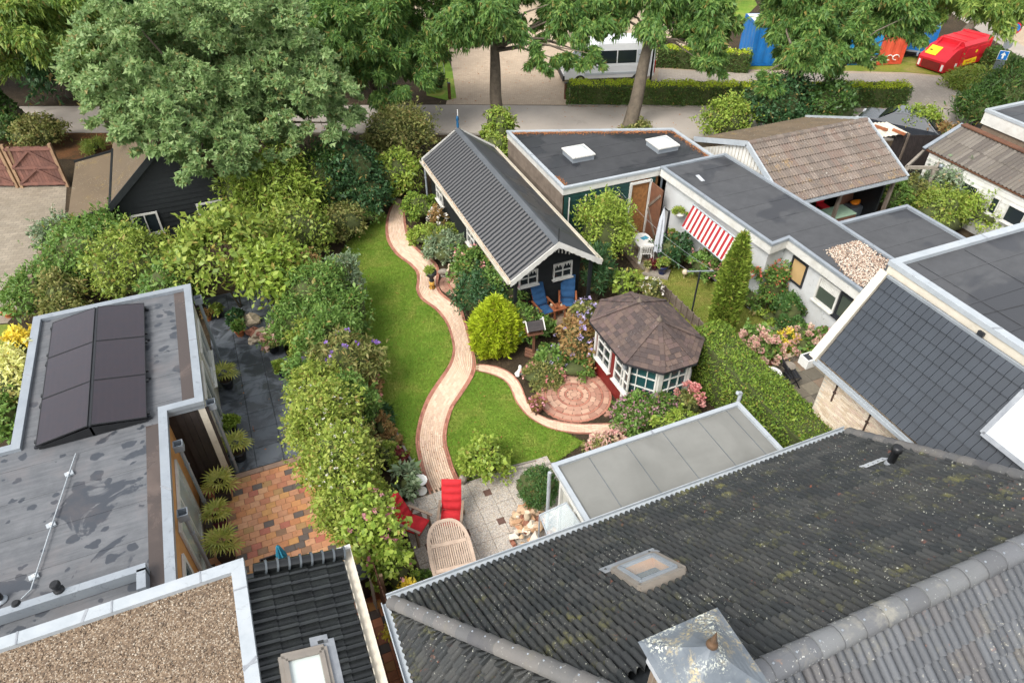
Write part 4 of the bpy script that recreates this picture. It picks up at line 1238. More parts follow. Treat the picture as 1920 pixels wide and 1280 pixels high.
gutter(h3, (0.44, 7.20, 2.90), (0.44, -2.6, 2.90), 0.12, 'white_trim')
m = MB(); m.box((6.05, 2.25, 1.38), (10.5, 9.2, 2.76)); m.build('wall', 'brick_brown', h3)
# roof window of the big roof
nN = Vector((0, 4.0, 4.815)).normalized()
def on_N(x, y, up=0.0): return Vector((x, y, ZE + (E1.y - y) * (ZR - ZE) / (E1.y - R1.y))) + nN * up
rw = obj('roof_window', None, h3)
cs = [on_N(4.06, 5.18), on_N(4.86, 5.18), on_N(4.86, 4.45), on_N(4.06, 4.45)]
m = MB()
for i in range(4): m.bar(cs[i] + nN * 0.10, cs[(i + 1) % 4] + nN * 0.10, 0.09, 0.20, up=nN)
m.build('frame', 'zinc_taupe', rw)
k_ = sum(cs, Vector()) / 4
ins = [p + (k_ - p) * 0.2 for p in cs]
m = MB()
for i in range(4): m.bar(ins[i] + nN * 0.20, ins[(i + 1) % 4] + nN * 0.20, 0.07, 0.05, up=nN)
m.build('sash', 'zinc', rw)
m = MB()
lin_ = [p + (k_ - p) * 0.26 for p in cs]
for i in range(4):
    a, b = lin_[i], lin_[(i + 1) % 4]
    m.add([a + nN * 0.19, b + nN * 0.19, b - nN * 0.25, a - nN * 0.25], [(0, 1, 2, 3)])
mat_plain('pine', srgb(196, 148, 96), srgb(180, 132, 84), 4, 0.5, 0.05)
m.build('lining', 'pine', rw)
MB().add([p - nN * 0.25 for p in lin_], [(0, 1, 2, 3)]).build('blind', 'cream_paint', rw)
MB().add([p + nN * 0.195 for p in lin_], [(0, 1, 2, 3)]).build('pane', 'glass_clear', rw)
m = MB(); m.slab([on_N(3.93, 5.42, 0.14), on_N(5.0, 5.42, 0.14), on_N(5.0, 5.22, 0.15), on_N(3.93, 5.22, 0.15)], 0.012); m.build('flashing', 'lead', rw)
# vent pipe on the roof
vp = obj('vent_pipe', None, h3)
vb = on_N(10.15, 5.22, 0.05)
MB().lathe(vb, [(0.11, -0.08), (0.10, 0.10), (0.085, 0.14)], 14).build('collar', 'lead', vp)
MB().lathe(vb, [(0.075, 0.05), (0.075, 0.42), (0.10, 0.44), (0.10, 0.54), (0.06, 0.56)], 14).build('pipe', 'black_plastic', vp)
m = MB()
for i in range(6): m.slab([on_N(9.72 + i * 0.1, 5.44 - 0.01 * (i % 2), 0.14), on_N(9.81 + i * 0.1, 5.44, 0.14), on_N(9.81 + i * 0.1, 5.30, 0.15), on_N(9.72 + i * 0.1, 5.30, 0.15)], 0.01)
m.build('flashing', 'ridge_clip', vp)
# chimney with its pyramid cap and finial
ch = obj('chimney', None, h3)
cx_, cy_ = 3.22, 2.38
MB().box((cx_, cy_, 6.85), (0.74, 0.70, 1.55)).build('stack', 'brick_brown', ch)
MB().box((cx_, cy_, 7.52), (0.92, 0.86, 0.10)).build('slab', 'kerb', ch)
m = MB()
cap = []
N_ = 8
for j in range(N_ + 1):
    f = j / N_
    rr = 0.52 * (1 - f) ** 1.0
    hh = 7.62 + 0.42 * f ** 1.25
    cap.append((rr, hh))
vv = []
for rr, hh in cap:
    for k in range(16):
        a = 2 * math.pi * k / 16 + math.pi / 4
        sq = 1 / max(abs(math.cos(a)), abs(math.sin(a)))
        f = (hh - 7.62) / 0.42
        e = sq
        pinch = 1.0
        vv.append((cx_ + math.cos(a) * rr * e, cy_ + math.sin(a) * rr * e * 0.95, hh - 0.03 * (1 - abs(math.cos(2 * a))) * (1 - f) * f * 4))
m.add(vv, [(j * 16 + k, j * 16 + (k + 1) % 16, (j + 1) * 16 + (k + 1) % 16, (j + 1) * 16 + k) for j in range(N_) for k in range(16)], False)
m.build('cap', 'cap_metal', ch)
mat_plain('bronze', srgb(122, 98, 76), srgb(100, 78, 60), 6, 0.4, 0.05, 20, 0.5, 0.4)
MB().lathe((cx_, cy_, 8.02), [(0.03, 0), (0.065, 0.05), (0.05, 0.10), (0.03, 0.12), (0.035, 0.14), (0.0, 0.32)], 14).build('finial', 'bronze', ch)
m = MB(); m.bar((cx_ - 0.45, cy_ + 0.36, 7.45), (cx_ - 0.45, cy_ - 0.42, 7.45), 0.03, 0.16); m.build('lead_apron', 'ridge_clip', ch)

# ================================================================== 4. grey flat-roofed extension
h4 = thing('garden_extension', 'flat grey felt roof extension with pale gutter and glazed side', 'extension')
flat_building(h4, [(4.84, 9.2), (10.04, 9.2), (10.04, 7.26), (4.84, 7.26)], 2.6, ['cream_paint', 'white_paint', None, 'white_paint'], 'felt_concrete', 'white_trim', 0.11, 0.07, 0.12, 0.16, 'white_paint', seams=False)
for x in (5.75, 6.75, 7.75, 8.75, 9.6):
    MB().bar((x, 9.08, 2.606), (x, 7.35, 2.606), 0.010, 0.008).build('felt_seam', 'zinc_dark', h4)
MB().bar((4.95, 8.4, 2.606), (10.0, 8.4, 2.606), 0.0, 0.0) if False else None
window(h4, (4.99, 7.4, 0.2), (0, 1, 0), 1.5, 2.1, (-1, 0, 0), 2, 1, 'white_paint', 'glass_clear', 0.08, 0.06, False)
MB().tube([(4.76, 9.1, 2.5), (4.76, 9.1, 0.05)], 0.045, 10).build('downpipe', 'white_trim', h4)
m = MB(); m.tube([(10.12, 9.28, 1.9), (10.12, 9.28, 2.85)], 0.05, 10); m.tube([(10.12, 9.28, 2.85), (10.0, 9.28, 2.90)], 0.05, 10); m.build('flue', 'white_trim', h4)
cn = thing('glass_canopy', 'sloping clear glass canopy panel beside the white extension', 'canopy')
c4 = [(4.26,8.52,1.9), (4.89,8.46,2.1), (4.94,7.55,2.1), (4.16,7.66,1.9)]
m = MB(); m.slab(c4, 0.012); m.build('pane', 'glass_clear', cn)
m = MB()
for a, b in zip(c4, c4[1:] + c4[:1]): m.bar(a, b, 0.025, 0.03)
m.build('frame', 'white_trim', cn)
m = MB(); m.tube([c4[0], (c4[0][0], c4[0][1], 0.05)], 0.02, 8); m.build('post', 'white_trim', cn)

# ================================================================== 5. house with the steep slate-blue tiles
h5 = thing('mansard_house', 'pale brick house at right with steep slate blue tiles and flat top', 'house')
XE, ZEv, XT, ZT, YN = 12.17, 3.52, 13.42, 5.66, 9.12
s5 = Vector((XT - XE, 0, ZT - ZEv)); L5 = s5.length
n5 = Vector((-(ZT - ZEv), 0, XT - XE)).normalized()
def sk5(a, d): return False
tile_field(h5, (XE, YN - 0.14, ZEv), (0, -1, 0), s5, 8.6, L5, 0.175, 0.33, 'flat', 'tile_modern', None, 300, sk5, tilt=0.06, lip=0.055)
m = MB(); m.slab([(XE + 0.02, YN, ZEv), (XE + 0.02, 0.2, ZEv), (XT, 0.2, ZT), (XT, YN, ZT)], 0.12); m.build('roof_deck', 'dark_metal', h5)
m = MB(); m.bar((XE - 0.08, YN + 0.03, ZEv - 0.10), (XT + 0.05, YN + 0.03, ZT + 0.04), 0.22, 0.20, up=n5); m.build('verge_board', 'cream_paint', h5)
flat_building(h5, [(XT + 0.02, 9.18), (19.0, 9.18), (19.0, 0.0), (XT + 0.02, 0.0)], 5.92, ['cream_paint', 'cream_paint', None, 'cream_paint'], 'felt_slate', 'white_trim', 0.20, 0.10, 0.34, 0.06, 'cream_paint', ZEv - 0.6)
MB().bar((XT - 0.03, YN - 0.1, ZT + 0.02), (XT - 0.03, 0.2, ZT + 0.02), 0.07, 0.06).build('zinc_strip', 'zinc', h5)
for (xa, ya, xb, yb) in ((14.1, 8.9, 14.5, 0.5), (15.6, 8.9, 15.9, 0.5), (13.8, 6.9, 18.5, 6.5), (13.8, 4.6, 18.5, 4.2)):
    MB().bar((xa, ya, 5.926), (xb, yb, 5.926), 0.018, 0.006).build('felt_seam', 'felt_black', h5)
# west wall of pale brick: the bricks that can be seen one by one
XW = 12.42
MB().box((XW + 2.9, 4.55, 1.72), (5.8, 8.7, 3.44)).build('wall_core', 'mortar', h5)
bt = MB(); bt.box((0, 0, 0), (0.02, 0.20, 0.053), bev=0.0)
ms = []
for j in range(54):
    for i in range(40):
        y = 8.88 - (i + 0.5 * (j % 2) + 0.5) * 0.2105
        z = 0.05 + (j + 0.5) * 0.0625
        if y < 0.6 or z > 3.40 or y > 8.80: continue
        ms.append(TR(XW + 0.002, y, z))
pieces(h5, 'brick', bt, ms, 'brick_pale', 300)
gutter(h5, (12.06, 9.16, 3.44), (12.06, 0.2, 3.44), 0.12, 'white_trim')
m = MB(); m.box((12.0, 9.20, 3.36), (0.34, 0.30, 0.26)); m.build('gutter_box', 'white_paint', h5)
MB().box((12.0, 9.20, 3.493), (0.26, 0.22, 0.008)).build('gutter_box_opening', 'dark_metal', h5)
mat_plain('iron', srgb(60, 50, 46), srgb(80, 58, 48), 8, 0.7, 0.2)
for i, y in enumerate((8.45, 7.35, 6.35, 5.3, 4.2)):
    m = MB(); m.bar((XW - 0.03, y, 2.45), (XW - 0.03, y, 3.05), 0.035, 0.03); m.bar((XW - 0.035, y - 0.04, 2.75), (XW - 0.035, y + 0.04, 2.75), 0.03, 0.05); m.build('wall_anchor', 'iron', h5)
dm = obj('roof_window', None, h5)
dc = [Vector((XE + s5.x * f, y, ZEv + s5.z * f)) + n5 * 0.05 for f, y in ((0.88, 5.15), (0.42, 5.15), (0.42, 3.6), (0.88, 3.6))]
m = MB()
for i in range(4): m.bar(dc[i] + n5 * 0.08, dc[(i + 1) % 4] + n5 * 0.08, 0.10, 0.16, up=n5)
m.build('frame', 'lead', dm)
MB().add([p + n5 * 0.14 for p in dc], [(0, 1, 2, 3)]).build('pane', 'dome_white', dm)
m = MB(); m.box((XT + 0.0, 6.55, ZT + 0.12), (0.06, 0.14, 0.10)); m.build('camera_box', 'dark_metal', h5)

# ================================================================== 6. white bungalow
h6 = thing('white_bungalow', 'long white rendered bungalow with dark flat roof and gravel patch', 'bungalow')
BG = [(14.92, 20.70), (17.95, 20.70), (18.25, 14.9), (18.25, 11.0), (15.98, 11.0), (15.98, 14.55), (15.22, 14.45)]
flat_building(h6, BG, 2.9, 'white_render', 'felt_slate', 'zinc', 0.13, 0.07, 0.34, 0.22, 'white_paint')
m = MB(); rg = random.Random(11)
pg = MB(); v_, f_ = ICO[1]
PGP = [(16.69,13.62,2.9), (18.1,13.65,2.9), (18.02,12.32,2.9), (16.96,11.81,2.9), (16.1,11.56,2.9)]
pxs = [p[0] for p in PGP]; pys = [p[1] for p in PGP]
cnt = 0
while cnt < 2600:
    x, y = rg.uniform(min(pxs), max(pxs)), rg.uniform(min(pys), max(pys))
    if not inside((x + rg.gauss(0, .05), y + rg.gauss(0, .05)), PGP): continue
    r = rg.uniform(0.015, 0.034); cnt += 1
    pg.add([(x + p.x * r, y + p.y * r, 2.912 + p.z * r * .7) for p in v_], f_, True)
mat_palette('pebble_pale', [srgb(176, 158, 140), srgb(150, 130, 114), srgb(192, 180, 164), srgb(134, 112, 96), srgb(200, 190, 176), srgb(160, 134, 116)], 0.8, 0.1, 60, 0.2)
pg.build('gravel_patch', 'pebble_pale', h6, kind='stuff')
XB = 16.20
nw = (-1, 0, 0)
window(h6, (XB - 0.005, 13.45, 1.15), (0, -1, 0), -0.0 + 0.95, 1.15, nw, 1, 1, 'dark_metal', 'glass_room', 0.07, 0.05) if False else None
def win_w(x, ya, yb, z0_, z1_, cols, rows, fm, gm_, fw=0.07, sill=True):
    return window(h6, (x, yb, z0_), (0, 1, 0), ya - yb, z1_ - z0_, nw, cols, rows, fm, gm_, fw, 0.05, sill)
mat_plain('blind_tan', srgb(190, 160, 112), srgb(178, 148, 102), 3, 0.7, 0.05)
w_ = win_w(XB, 14.33, 13.62, 1.5, 2.4, 1, 1, 'dark_metal', 'blind_tan', 0.06, False)
w_ = win_w(XB, 13.05, 12.15, 1.5, 2.4, 1, 1, 'white_paint', 'glass_room', 0.07)
w_ = win_w(XB, 12.12, 11.3, 1.5, 2.4, 1, 1, 'dark_metal', 'glass_room', 0.07)
cu = MB()
for i in range(24):
    y = 12.98 - i * 0.033
    cu.add([(XB - 0.02 - 0.012 * (i % 2), y, 2.05), (XB - 0.02 - 0.012 * ((i + 1) % 2), y - 0.033, 2.05), (XB - 0.02 - 0.012 * ((i + 1) % 2), y - 0.033, 2.34), (XB - 0.02 - 0.012 * (i % 2), y, 2.34)], [(0, 1, 2, 3)])
cu.build('curtain', 'white_paint', h6)
MB().box((XB - 0.005, 13.0, 0.15), (0.03, 4.0, 0.3)).build('plinth', 'zinc', h6)
downpipe(h6, 15.0, 20.58, 2.6, mat='zinc_dark')
MB().box((15.82,19.34,2.92), (0.14, 0.5, 0.02), -0.15).build('roof_patch', 'ridge_clip', h6)
aw = thing('striped_awning', 'red and white striped awning on the white bungalow wall', 'awning')
mat_plain('stripe_red', srgb(158, 40, 48), srgb(142, 34, 42), 5, 0.8, 0.1)
mat_plain('stripe_white', srgb(208, 202, 192), srgb(210, 204, 194), 5, 0.8, 0.1)
ya, yb = 18.55, 15.35
ns = 27
for i in range(ns):
    y0_ = ya + (yb - ya) * i / ns; y1_ = ya + (yb - ya) * (i + 1) / ns
    zz = 0.02 * math.sin(i * 0.6)
    m = MB(); m.slab([(15.10, y0_, 2.38), (15.10, y1_, 2.38), (14.74, y1_, 1.52 + zz), (14.74, y0_, 1.52 + zz)], 0.012)
    m.build('stripe', 'stripe_red' if i % 2 == 0 else 'stripe_white', aw)
m = MB(); m.tube([(15.08, ya, 2.38), (15.08, yb, 2.38)], 0.035, 8); m.build('roller', 'white_trim', aw)
m = MB(); m.tube([(14.73, ya, 1.51), (14.73, yb, 1.51)], 0.018, 8); m.build('bottom_bar', 'white_trim', aw)
m = MB(); m.tube([(15.12, ya - 0.1, 1.95), (14.74, ya - 0.1, 1.53)], 0.014, 6); m.tube([(15.12, yb + 0.1, 1.95), (14.74, yb + 0.1, 1.53)], 0.014, 6); m.build('arm', 'white_trim', aw)
h6b = thing('low_flat_annex', 'low annex with bare dark flat roof behind the white bungalow', 'annex')
flat_building(h6b, [(18.30, 15.1), (21.85, 15.1), (21.85, 12.4), (18.30, 12.4)], 2.6, 'white_render', 'felt_slate', 'zinc', 0.14, 0.09, 0.2, 0.1, 'zinc')

# ================================================================== 7. green plank building with two roof domes
h7 = thing('green_workshop', 'dark green plank workshop with wet black flat roof and two skylights', 'workshop')
WK = [(10.80, 26.35), (10.76, 20.72), (14.84, 20.72), (17.55, 20.78), (17.53, 23.80)]
flat_building(h7, WK, 2.8, [None, None, None, 'grey_wood', 'grey_wood'], 'felt_black', 'white_trim', 0.13, 0.07, 0.26, 0.06, 'white_paint')
MB().box((12.95, 22.8, 1.25), (4.1, 3.9, 2.45)).build('inner_wall', 'osb', h7)
planks(h7, (10.86, 20.80), (13.72, 20.80), 0.1, 2.54, 0.16, 'green_plank', (0, -1, 0))
planks(h7, (14.60, 20.80), (14.84, 20.80), 0.1, 2.54, 0.16, 'green_plank', (0, -1, 0))
planks(h7, (10.84, 26.2), (10.82, 20.80), 0.1, 2.54, 0.2, 'grey_wood', (-1, 0, 0))
m = MB(); m.bar((13.72, 20.74, 0.1), (13.72, 20.74, 2.45), 0.10, 0.08); m.bar((14.62, 20.74, 0.1), (14.62, 20.74, 2.45), 0.08, 0.08); m.bar((13.72, 20.74, 2.42), (14.62, 20.74, 2.42), 0.08, 0.08)
m.build('door_frame', 'white_paint', h7)
MB().box((14.16, 20.82, 1.2), (0.84, 0.02, 2.3)).build('doorway', 'osb', h7)
dr = MB(); dr.box((14.66, 20.34, 1.22), (0.05, 0.82, 2.25)); dor = dr.build('door', 'brown_wood', h7)
m = MB(); m.bar((14.62, 20.0, 0.3), (14.62, 20.7, 1.2), 0.03, 0.1); m.bar((14.62, 20.7, 1.3), (14.62, 20.0, 2.1), 0.03, 0.1); m.build('brace', 'grey_wood', dor)
for x in (11.05, 11.75, 12.75):
    MB().bar((x, 20.72, 1.3), (x, 20.72, 2.4), 0.05, 0.03).build('batten', 'white_paint', h7)
def rooflight(p, label):
    t = thing('skylight', label, 'skylight', p, group='skylights on the workshop roof')
    MB().box((0, 0, 0.10), (0.94, 0.94, 0.20)).build('kerb', 'felt_black' if False else 'zinc', t)
    m = MB()
    for a, b, c, d in ((0, .47, 1.0, .09), (0, -.47, 1.0, .09)): m.box((a, b, 0.225), (c, d, 0.05))
    for a, b, c, d in ((.455, 0, .09, .85), (-.455, 0, .09, .85)): m.box((a, b, 0.225), (c, d, 0.05))
    m.build('frame', 'white_paint', t)
    m = MB(); n_ = 10; vv = []
    for i in range(n_ + 1):
        for j in range(n_ + 1):
            a, b = i / n_ * 2 - 1, j / n_ * 2 - 1
            vv.append((a * 0.42, b * 0.42, 0.235 + 0.14 * (1 - a ** 4) * (1 - b ** 4)))
    m.add(vv, [(i * (n_ + 1) + j, (i + 1) * (n_ + 1) + j, (i + 1) * (n_ + 1) + j + 1, i * (n_ + 1) + j + 1) for i in range(n_) for j in range(n_)], True)
    m.build('dome', 'dome_white', t)
rooflight((12.54,22.99,2.8), 'white domed skylight nearer the black shed')
rooflight((16.09,22.41,2.8), 'white domed skylight nearer the brown tiled roof')
lf = thing('leaf_litter', 'band of fallen orange leaves along the workshop roof edge', 'leaves'); lf['kind'] = 'stuff'
def litter(poly_pts, n, z, seed, parent, wd=0.10):
    rg = np.random.default_rng(seed)
    pts = []
    for a, b in zip(poly_pts[:-1], poly_pts[1:]):
        a, b = np.array(a[:2]), np.array(b[:2]); f = rg.random(n)[:, None]
        d = (b - a) / np.linalg.norm(b - a); pr = np.array([-d[1], d[0]])
        pts.append(a + (b - a) * f + pr * (np.abs(rg.normal(0, wd, n)) * -1)[:, None])
    p = np.concatenate(pts); k = len(p)
    a = rg.uniform(0, 2 * np.pi, k); r = rg.uniform(0.015, 0.04, k)
    V = np.empty((k, 4, 3))
    for q in range(4):
        V[:, q, 0] = p[:, 0] + np.cos(a + q * np.pi / 2) * r * (1 if q % 2 else 0.6); V[:, q, 1] = p[:, 1] + np.sin(a + q * np.pi / 2) * r * (1 if q % 2 else 0.6)
        V[:, q, 2] = z + rg.uniform(0.0, 0.03, k)
    return fast_mesh('leaves', V.reshape(-1, 3), 4, 'dry_leaf', parent)
mat_leaf('dry_leaf', [(0.22, 0.07, 0.02), (0.30, 0.12, 0.04), (0.16, 0.06, 0.02), (0.34, 0.17, 0.06)], 0.1, 0.8)
litter([(11.0, 26.15), (17.3, 23.68)], 1500, 2.815, 1, lf, 0.13)
litter([(17.38, 23.6), (17.38, 20.95)], 400, 2.815, 2, lf, 0.10)
litter([(10.92, 20.95), (10.92, 21.8)], 120, 2.815, 3, lf, 0.08)

# ================================================================== 8. black garden shed
h8 = thing('black_shed', 'long black plank shed with corrugated dark roof and white gable trim', 'shed')
XWe, XRi, XEa, ZEa, ZRi, YS, YNn = 7.03, 8.63, 10.20, 2.25, 3.32, 16.70, 26.30
s8 = Vector((XRi - XWe, 0, ZRi - ZEa)); L8 = s8.length
tile_field(h8, (XWe, YNn - 0.03, ZEa), (0, -1, 0), s8, YNn - YS - 0.1, L8 - 0.05, 0.212, 0.385, 'wave', 'sheet_black', None, 300, None, amp=0.05, tilt=0.012, lip=0.012, lap=0.02, name='roof_sheet')
m = MB(); m.slab([(XWe, YNn, ZEa - 0.01), (XWe, YS, ZEa - 0.01), (XRi, YS, ZRi - 0.01), (XRi, YNn, ZRi - 0.01)], 0.06); m.build('roof_deck', 'black_plank', h8)
m = MB(); m.slab([(XRi, YNn, ZRi), (XRi, YS, ZRi), (XEa, YS, ZEa), (XEa, YNn, ZEa)], 0.06); m.build('roof_felt', 'felt_black', h8)
m = MB(); m.slab([(XRi - 0.16, YNn, ZRi - 0.03), (XRi - 0.16, YS, ZRi - 0.03), (XRi, YS, ZRi + 0.06), (XRi, YNn, ZRi + 0.06)], 0.015); m.slab([(XRi, YNn, ZRi + 0.06), (XRi, YS, ZRi + 0.06), (XRi + 0.2, YS, ZRi - 0.10), (XRi + 0.2, YNn, ZRi - 0.10)], 0.015); m.build('ridge_cap', 'felt_ridge', h8)
for x in (7.28, 9.95):
    MB().box((x, (YS + YNn) / 2 + 0.35, 1.12), (0.08, YNn - YS - 1.3, 2.24)).build('wall', 'black_plank', h8)
planks(h8, (7.24, 26.0), (7.24, 17.7), 0.1, 2.25, 0.18, 'black_plank', (-1, 0, 0))
def gable_top(z, L):
    f = max(0.0, (z - 2.22) / (3.22 - 2.22)); return (L / 2 * f, L - L / 2 * f)
planks(h8, (7.24, 17.7), (9.99, 17.7), 0.1, 3.2, 0.15, 'black_plank', (0, -1, 0), gable_top)
MB().add([(7.24, 17.71, 0), (9.99, 17.71, 0), (9.99, 17.71, 2.22), (8.62, 17.71, 3.24), (7.24, 17.71, 2.22)], [(0, 1, 2, 3, 4)]).build('wall', 'black_plank', h8)
MB().add([(7.24, 26.0, 0), (9.99, 26.0, 0), (9.99, 26.0, 2.22), (8.62, 26.0, 3.24), (7.24, 26.0, 2.22)], [(4, 3, 2, 1, 0)]).build('wall', 'black_plank', h8)
for x in (7.24, 9.99): MB().box((x, 16.95, 1.1), (0.10, 0.10, 2.2)).build('porch_post', 'black_plank', h8)
def barge(y, sgn):
    for xa, xb in ((XWe - 0.06, XRi), (XEa + 0.06, XRi)):
        m = MB(); n_ = 16
        for k in range(n_):
            f0, f1 = k / n_, (k + 1) / n_
            p0 = Vector((xa + (xb - xa) * f0, y, ZEa + 0.05 + (ZRi - ZEa) * f0)); p1 = Vector((xa + (xb - xa) * f1, y, ZEa + 0.05 + (ZRi - ZEa) * f1))
            d_ = 0.19 + 0.035 * abs(math.sin(k * math.pi / 2 + 0.4))
            q = [p0, p1, p1 - Vector((0, 0, d_)), p0 - Vector((0, 0, d_))]
            m.add(q + [v + Vector((0, 0.03 * sgn, 0)) for v in q], [(0, 1, 2, 3), (7, 6, 5, 4), (0, 4, 5, 1), (2, 6, 7, 3)])
        m.build('barge_board', 'white_paint', h8)
barge(YS - 0.02, 1); barge(YNn + 0.02, -1)
for i in range(9):
    x = 8.62 + (i - 4) * 0.13
    zt = ZRi - 0.12 - abs(x - 8.62) * 0.68
    MB().bar((x, 16.93, zt), (x, 16.93, zt - 0.34 + abs(i - 4) * 0.035), 0.035, 0.025).build('gable_slat', 'white_paint', h8)
window(h8, (7.66, 17.655, 1.27), (1, 0, 0), 0.70, 0.60, (0, -1, 0), 2, 2, 'white_paint', 'glass_dark', 0.05)
window(h8, (8.94, 17.655, 1.24), (1, 0, 0), 0.72, 0.62, (0, -1, 0), 2, 2, 'white_paint', 'glass_dark', 0.05)
for xx in (7.64, 8.92):
    m = MB()
    for k in range(6):
        m.add([(xx + 0.06 + k * 0.105, 17.625, 1.82), (xx + 0.06 + (k + 1) * 0.105, 17.625, 1.82), (xx + 0.06 + (k + 0.5) * 0.105, 17.625, 1.68)], [(0, 2, 1)])
    m.build('lace_curtain', 'white_paint', h8)
window(h8, (7.20, 24.3, 1.05), (0, 1, 0), 0.8, 0.8, (-1, 0, 0), 2, 2, 'white_paint', 'glass_dark', 0.05)
window(h8, (7.20, 20.6, 1.05), (0, 1, 0), 0.8, 0.8, (-1, 0, 0), 2, 2, 'white_paint', 'glass_dark', 0.05)
m = MB(); m.box((7.19, 18.25, 1.05), (0.05, 0.9, 2.0)); do = m.build('door', 'white_paint', h8)
gutter(h8, (6.95, 26.3, 2.2), (6.95, 16.75, 2.2), 0.12, 'cream_paint'); gutter(h8, (10.28, 26.3, 2.2), (10.28, 16.75, 2.2), 0.10, 'cream_paint')
downpipe(h8, 6.98, 25.9, 2.2, mat='zinc')
l8 = litter([(7.0, 16.9), (7.0, 26.2)], 1500, 2.20, 6, h8, 0.035)
m = MB(); m.tube([(8.62, 16.72, 3.3), (8.62, 16.72, 3.85)], 0.018, 6); m.build('finial_rod', 'dark_metal', h8)
fn = thing('blue_finial', 'blue carved wooden finial with white tip on the black shed gable', 'finial', (8.63, 26.3, 3.36))
mat_plain('blue_paint', srgb(34, 92, 130), srgb(28, 76, 110), 5, 0.5)
MB().lathe((0, 0, 0), [(0.05, 0), (0.06, 0.15), (0.04, 0.25), (0.07, 0.35), (0.05, 0.45), (0.03, 0.5)], 10).build('post', 'blue_paint', fn)
MB().box((0.02, 0, 0.62), (0.03, 0.03, 0.26)).build('tip', 'white_paint', fn)

# ================================================================== 9. brown tiled garage
h9 = thing('brown_tile_garage', 'open garage with lichen covered brown tile roof behind the bungalow', 'garage')
XA, XB2, YSe, YR, YNe, ZEe, ZRr = 18.1, 24.0, 17.10, 19.75, 22.9, 2.42, 3.70
sS = Vector((0, YR - YSe, ZRr - ZEe)); LS9 = sS.length
tile_field(h9, (XA, YSe, ZEe), (1, 0, 0), sS, XB2 - XA, LS9, 0.26, 0.36, 'double', 'tile_brown', None, 300, None, amp=0.06, tilt=0.045, lip=0.05)
ZNe = 2.62
sN = Vector((0, YR - YNe, ZRr - ZNe))
tile_field(h9, (XB2, YNe, ZNe), (-1, 0, 0), sN, XB2 - XA, sN.length, 0.30, 0.36, 'double', 'mossy_felt', None, 0, None, amp=0.025, tilt=0.03, lip=0.028, name='north_tile')
m = MB(); m.slab([(XA, YSe, ZEe), (XB2, YSe, ZEe), (XB2, YR, ZRr), (XA, YR, ZRr)], 0.08); m.slab([(XA, YR, ZRr), (XB2, YR, ZRr), (XB2, YNe, ZNe), (XA, YNe, ZNe)], 0.08); m.build('roof_deck', 'brown_wood', h9)
ridge_line(h9, (XA, YR, ZRr), (XB2, YR, ZRr), 18, 'tile_brown', 0.12, 0.02, False)
for x in (XA - 0.03, XB2 + 0.03):
    m = MB(); m.bar((x, YSe - 0.05, ZEe), (x, YR, ZRr + 0.03), 0.07, 0.20); m.bar((x, YR, ZRr + 0.03), (x, YNe + 0.05, ZNe), 0.07, 0.20); m.build('verge_board', 'white_trim', h9)
m = MB(); m.add([(XA + 0.1, YNe - .2, 0), (XA + 0.1, YSe + .3, 0), (XA + 0.1, YSe + .3, 2.3), (XA + 0.1, YR, 3.75), (XA + 0.1, YNe - .2, 2.3)], [(0, 1, 2, 3, 4)]); m.build('wall', 'cream_paint', h9)
for i in range(24):
    y = YSe + 0.4 + i * 0.2
    zt = 2.4 + 1.3 * (1 - abs(y - YR) / 2.7)
    MB().box((XA + 0.08, y, zt / 2 + 0.3), (0.02, 0.15, zt - 0.6)).build('wall_board', 'white_paint', h9)
m = MB(); m.box((21.0, 22.2, 1.2), (5.7, 0.1, 2.4)); m.box((23.9, 20.0, 1.2), (0.1, 4.5, 2.4)); m.build('wall', 'black_plank', h9)
for x in (18.5, 21.0, 23.7):
    MB().bar((x, YSe + 0.2, 0), (x, YSe + 0.2, 2.35), 0.12, 0.12).build('post', 'grey_wood', h9)
gutter(h9, (XA, YSe - 0.06, ZEe - 0.02), (XB2, YSe - 0.06, ZEe - 0.02), 0.1, 'white_trim')

# ================================================================== 10-11. sheds and house at the far right
h10 = thing('white_plank_shed', 'white plank shed at right with old corrugated sheet roof', 'shed')
XA_, XR_, YN_ = 27.05, 28.75, 18.85
s10 = Vector((XR_ - XA_, 0, 0.75))
tile_field(h10, (XA_, YN_, 2.3), (0, -1, 0), s10, 8.2, s10.length, 0.18, 0.95, 'wave', 'fibre_sheet', None, 300, None, amp=0.055, tilt=0.02, lip=0.02, name='roof_sheet')
m = MB(); m.slab([(XA_, YN_, 2.28), (XA_, 10.6, 2.28), (XR_, 10.6, 3.03), (XR_, YN_, 3.03)], 0.06); m.slab([(XR_, YN_, 3.03), (XR_, 10.6, 3.03), (30.4, 10.6, 2.3), (30.4, YN_, 2.3)], 0.06); m.build('roof_deck', 'brown_wood', h10)
m = MB(); m.bar((XR_, YN_, 3.12), (XR_, 10.6, 3.12), 0.30, 0.05); m.build('ridge_cap', 'brown_wood', h10)
m = MB(); m.bar((XA_ - 0.1, YN_ + 0.05, 2.33), (XR_ + 0.05, YN_ + 0.05, 3.10), 0.16, 0.06); m.build('verge_board', 'zinc', h10)
MB().box((28.7, 14.7, 1.12), (3.1, 8.0, 2.24)).build('wall', 'white_paint', h10)
planks(h10, (27.16, 18.7), (27.16, 10.8), 0.1, 2.25, 0.2, 'white_paint', (-1, 0, 0))
for y in (16.4, 15.2, 14.3):
    w_ = 0.75 if y != 15.2 else 0.35
    window(h10, (27.12, y - w_ / 2, 1.1), (0, 1, 0), w_, 0.7, (-1, 0, 0), 1, 1, 'white_paint', 'glass_dark', 0.04)
lamp = obj('wall_lamp', None, h10)
MB().lathe((27.05, 17.9, 1.85), [(0.04, 0), (0.10, 0.05), (0.10, 0.15), (0.03, 0.2)], 12).build('shade', 'zinc', lamp)

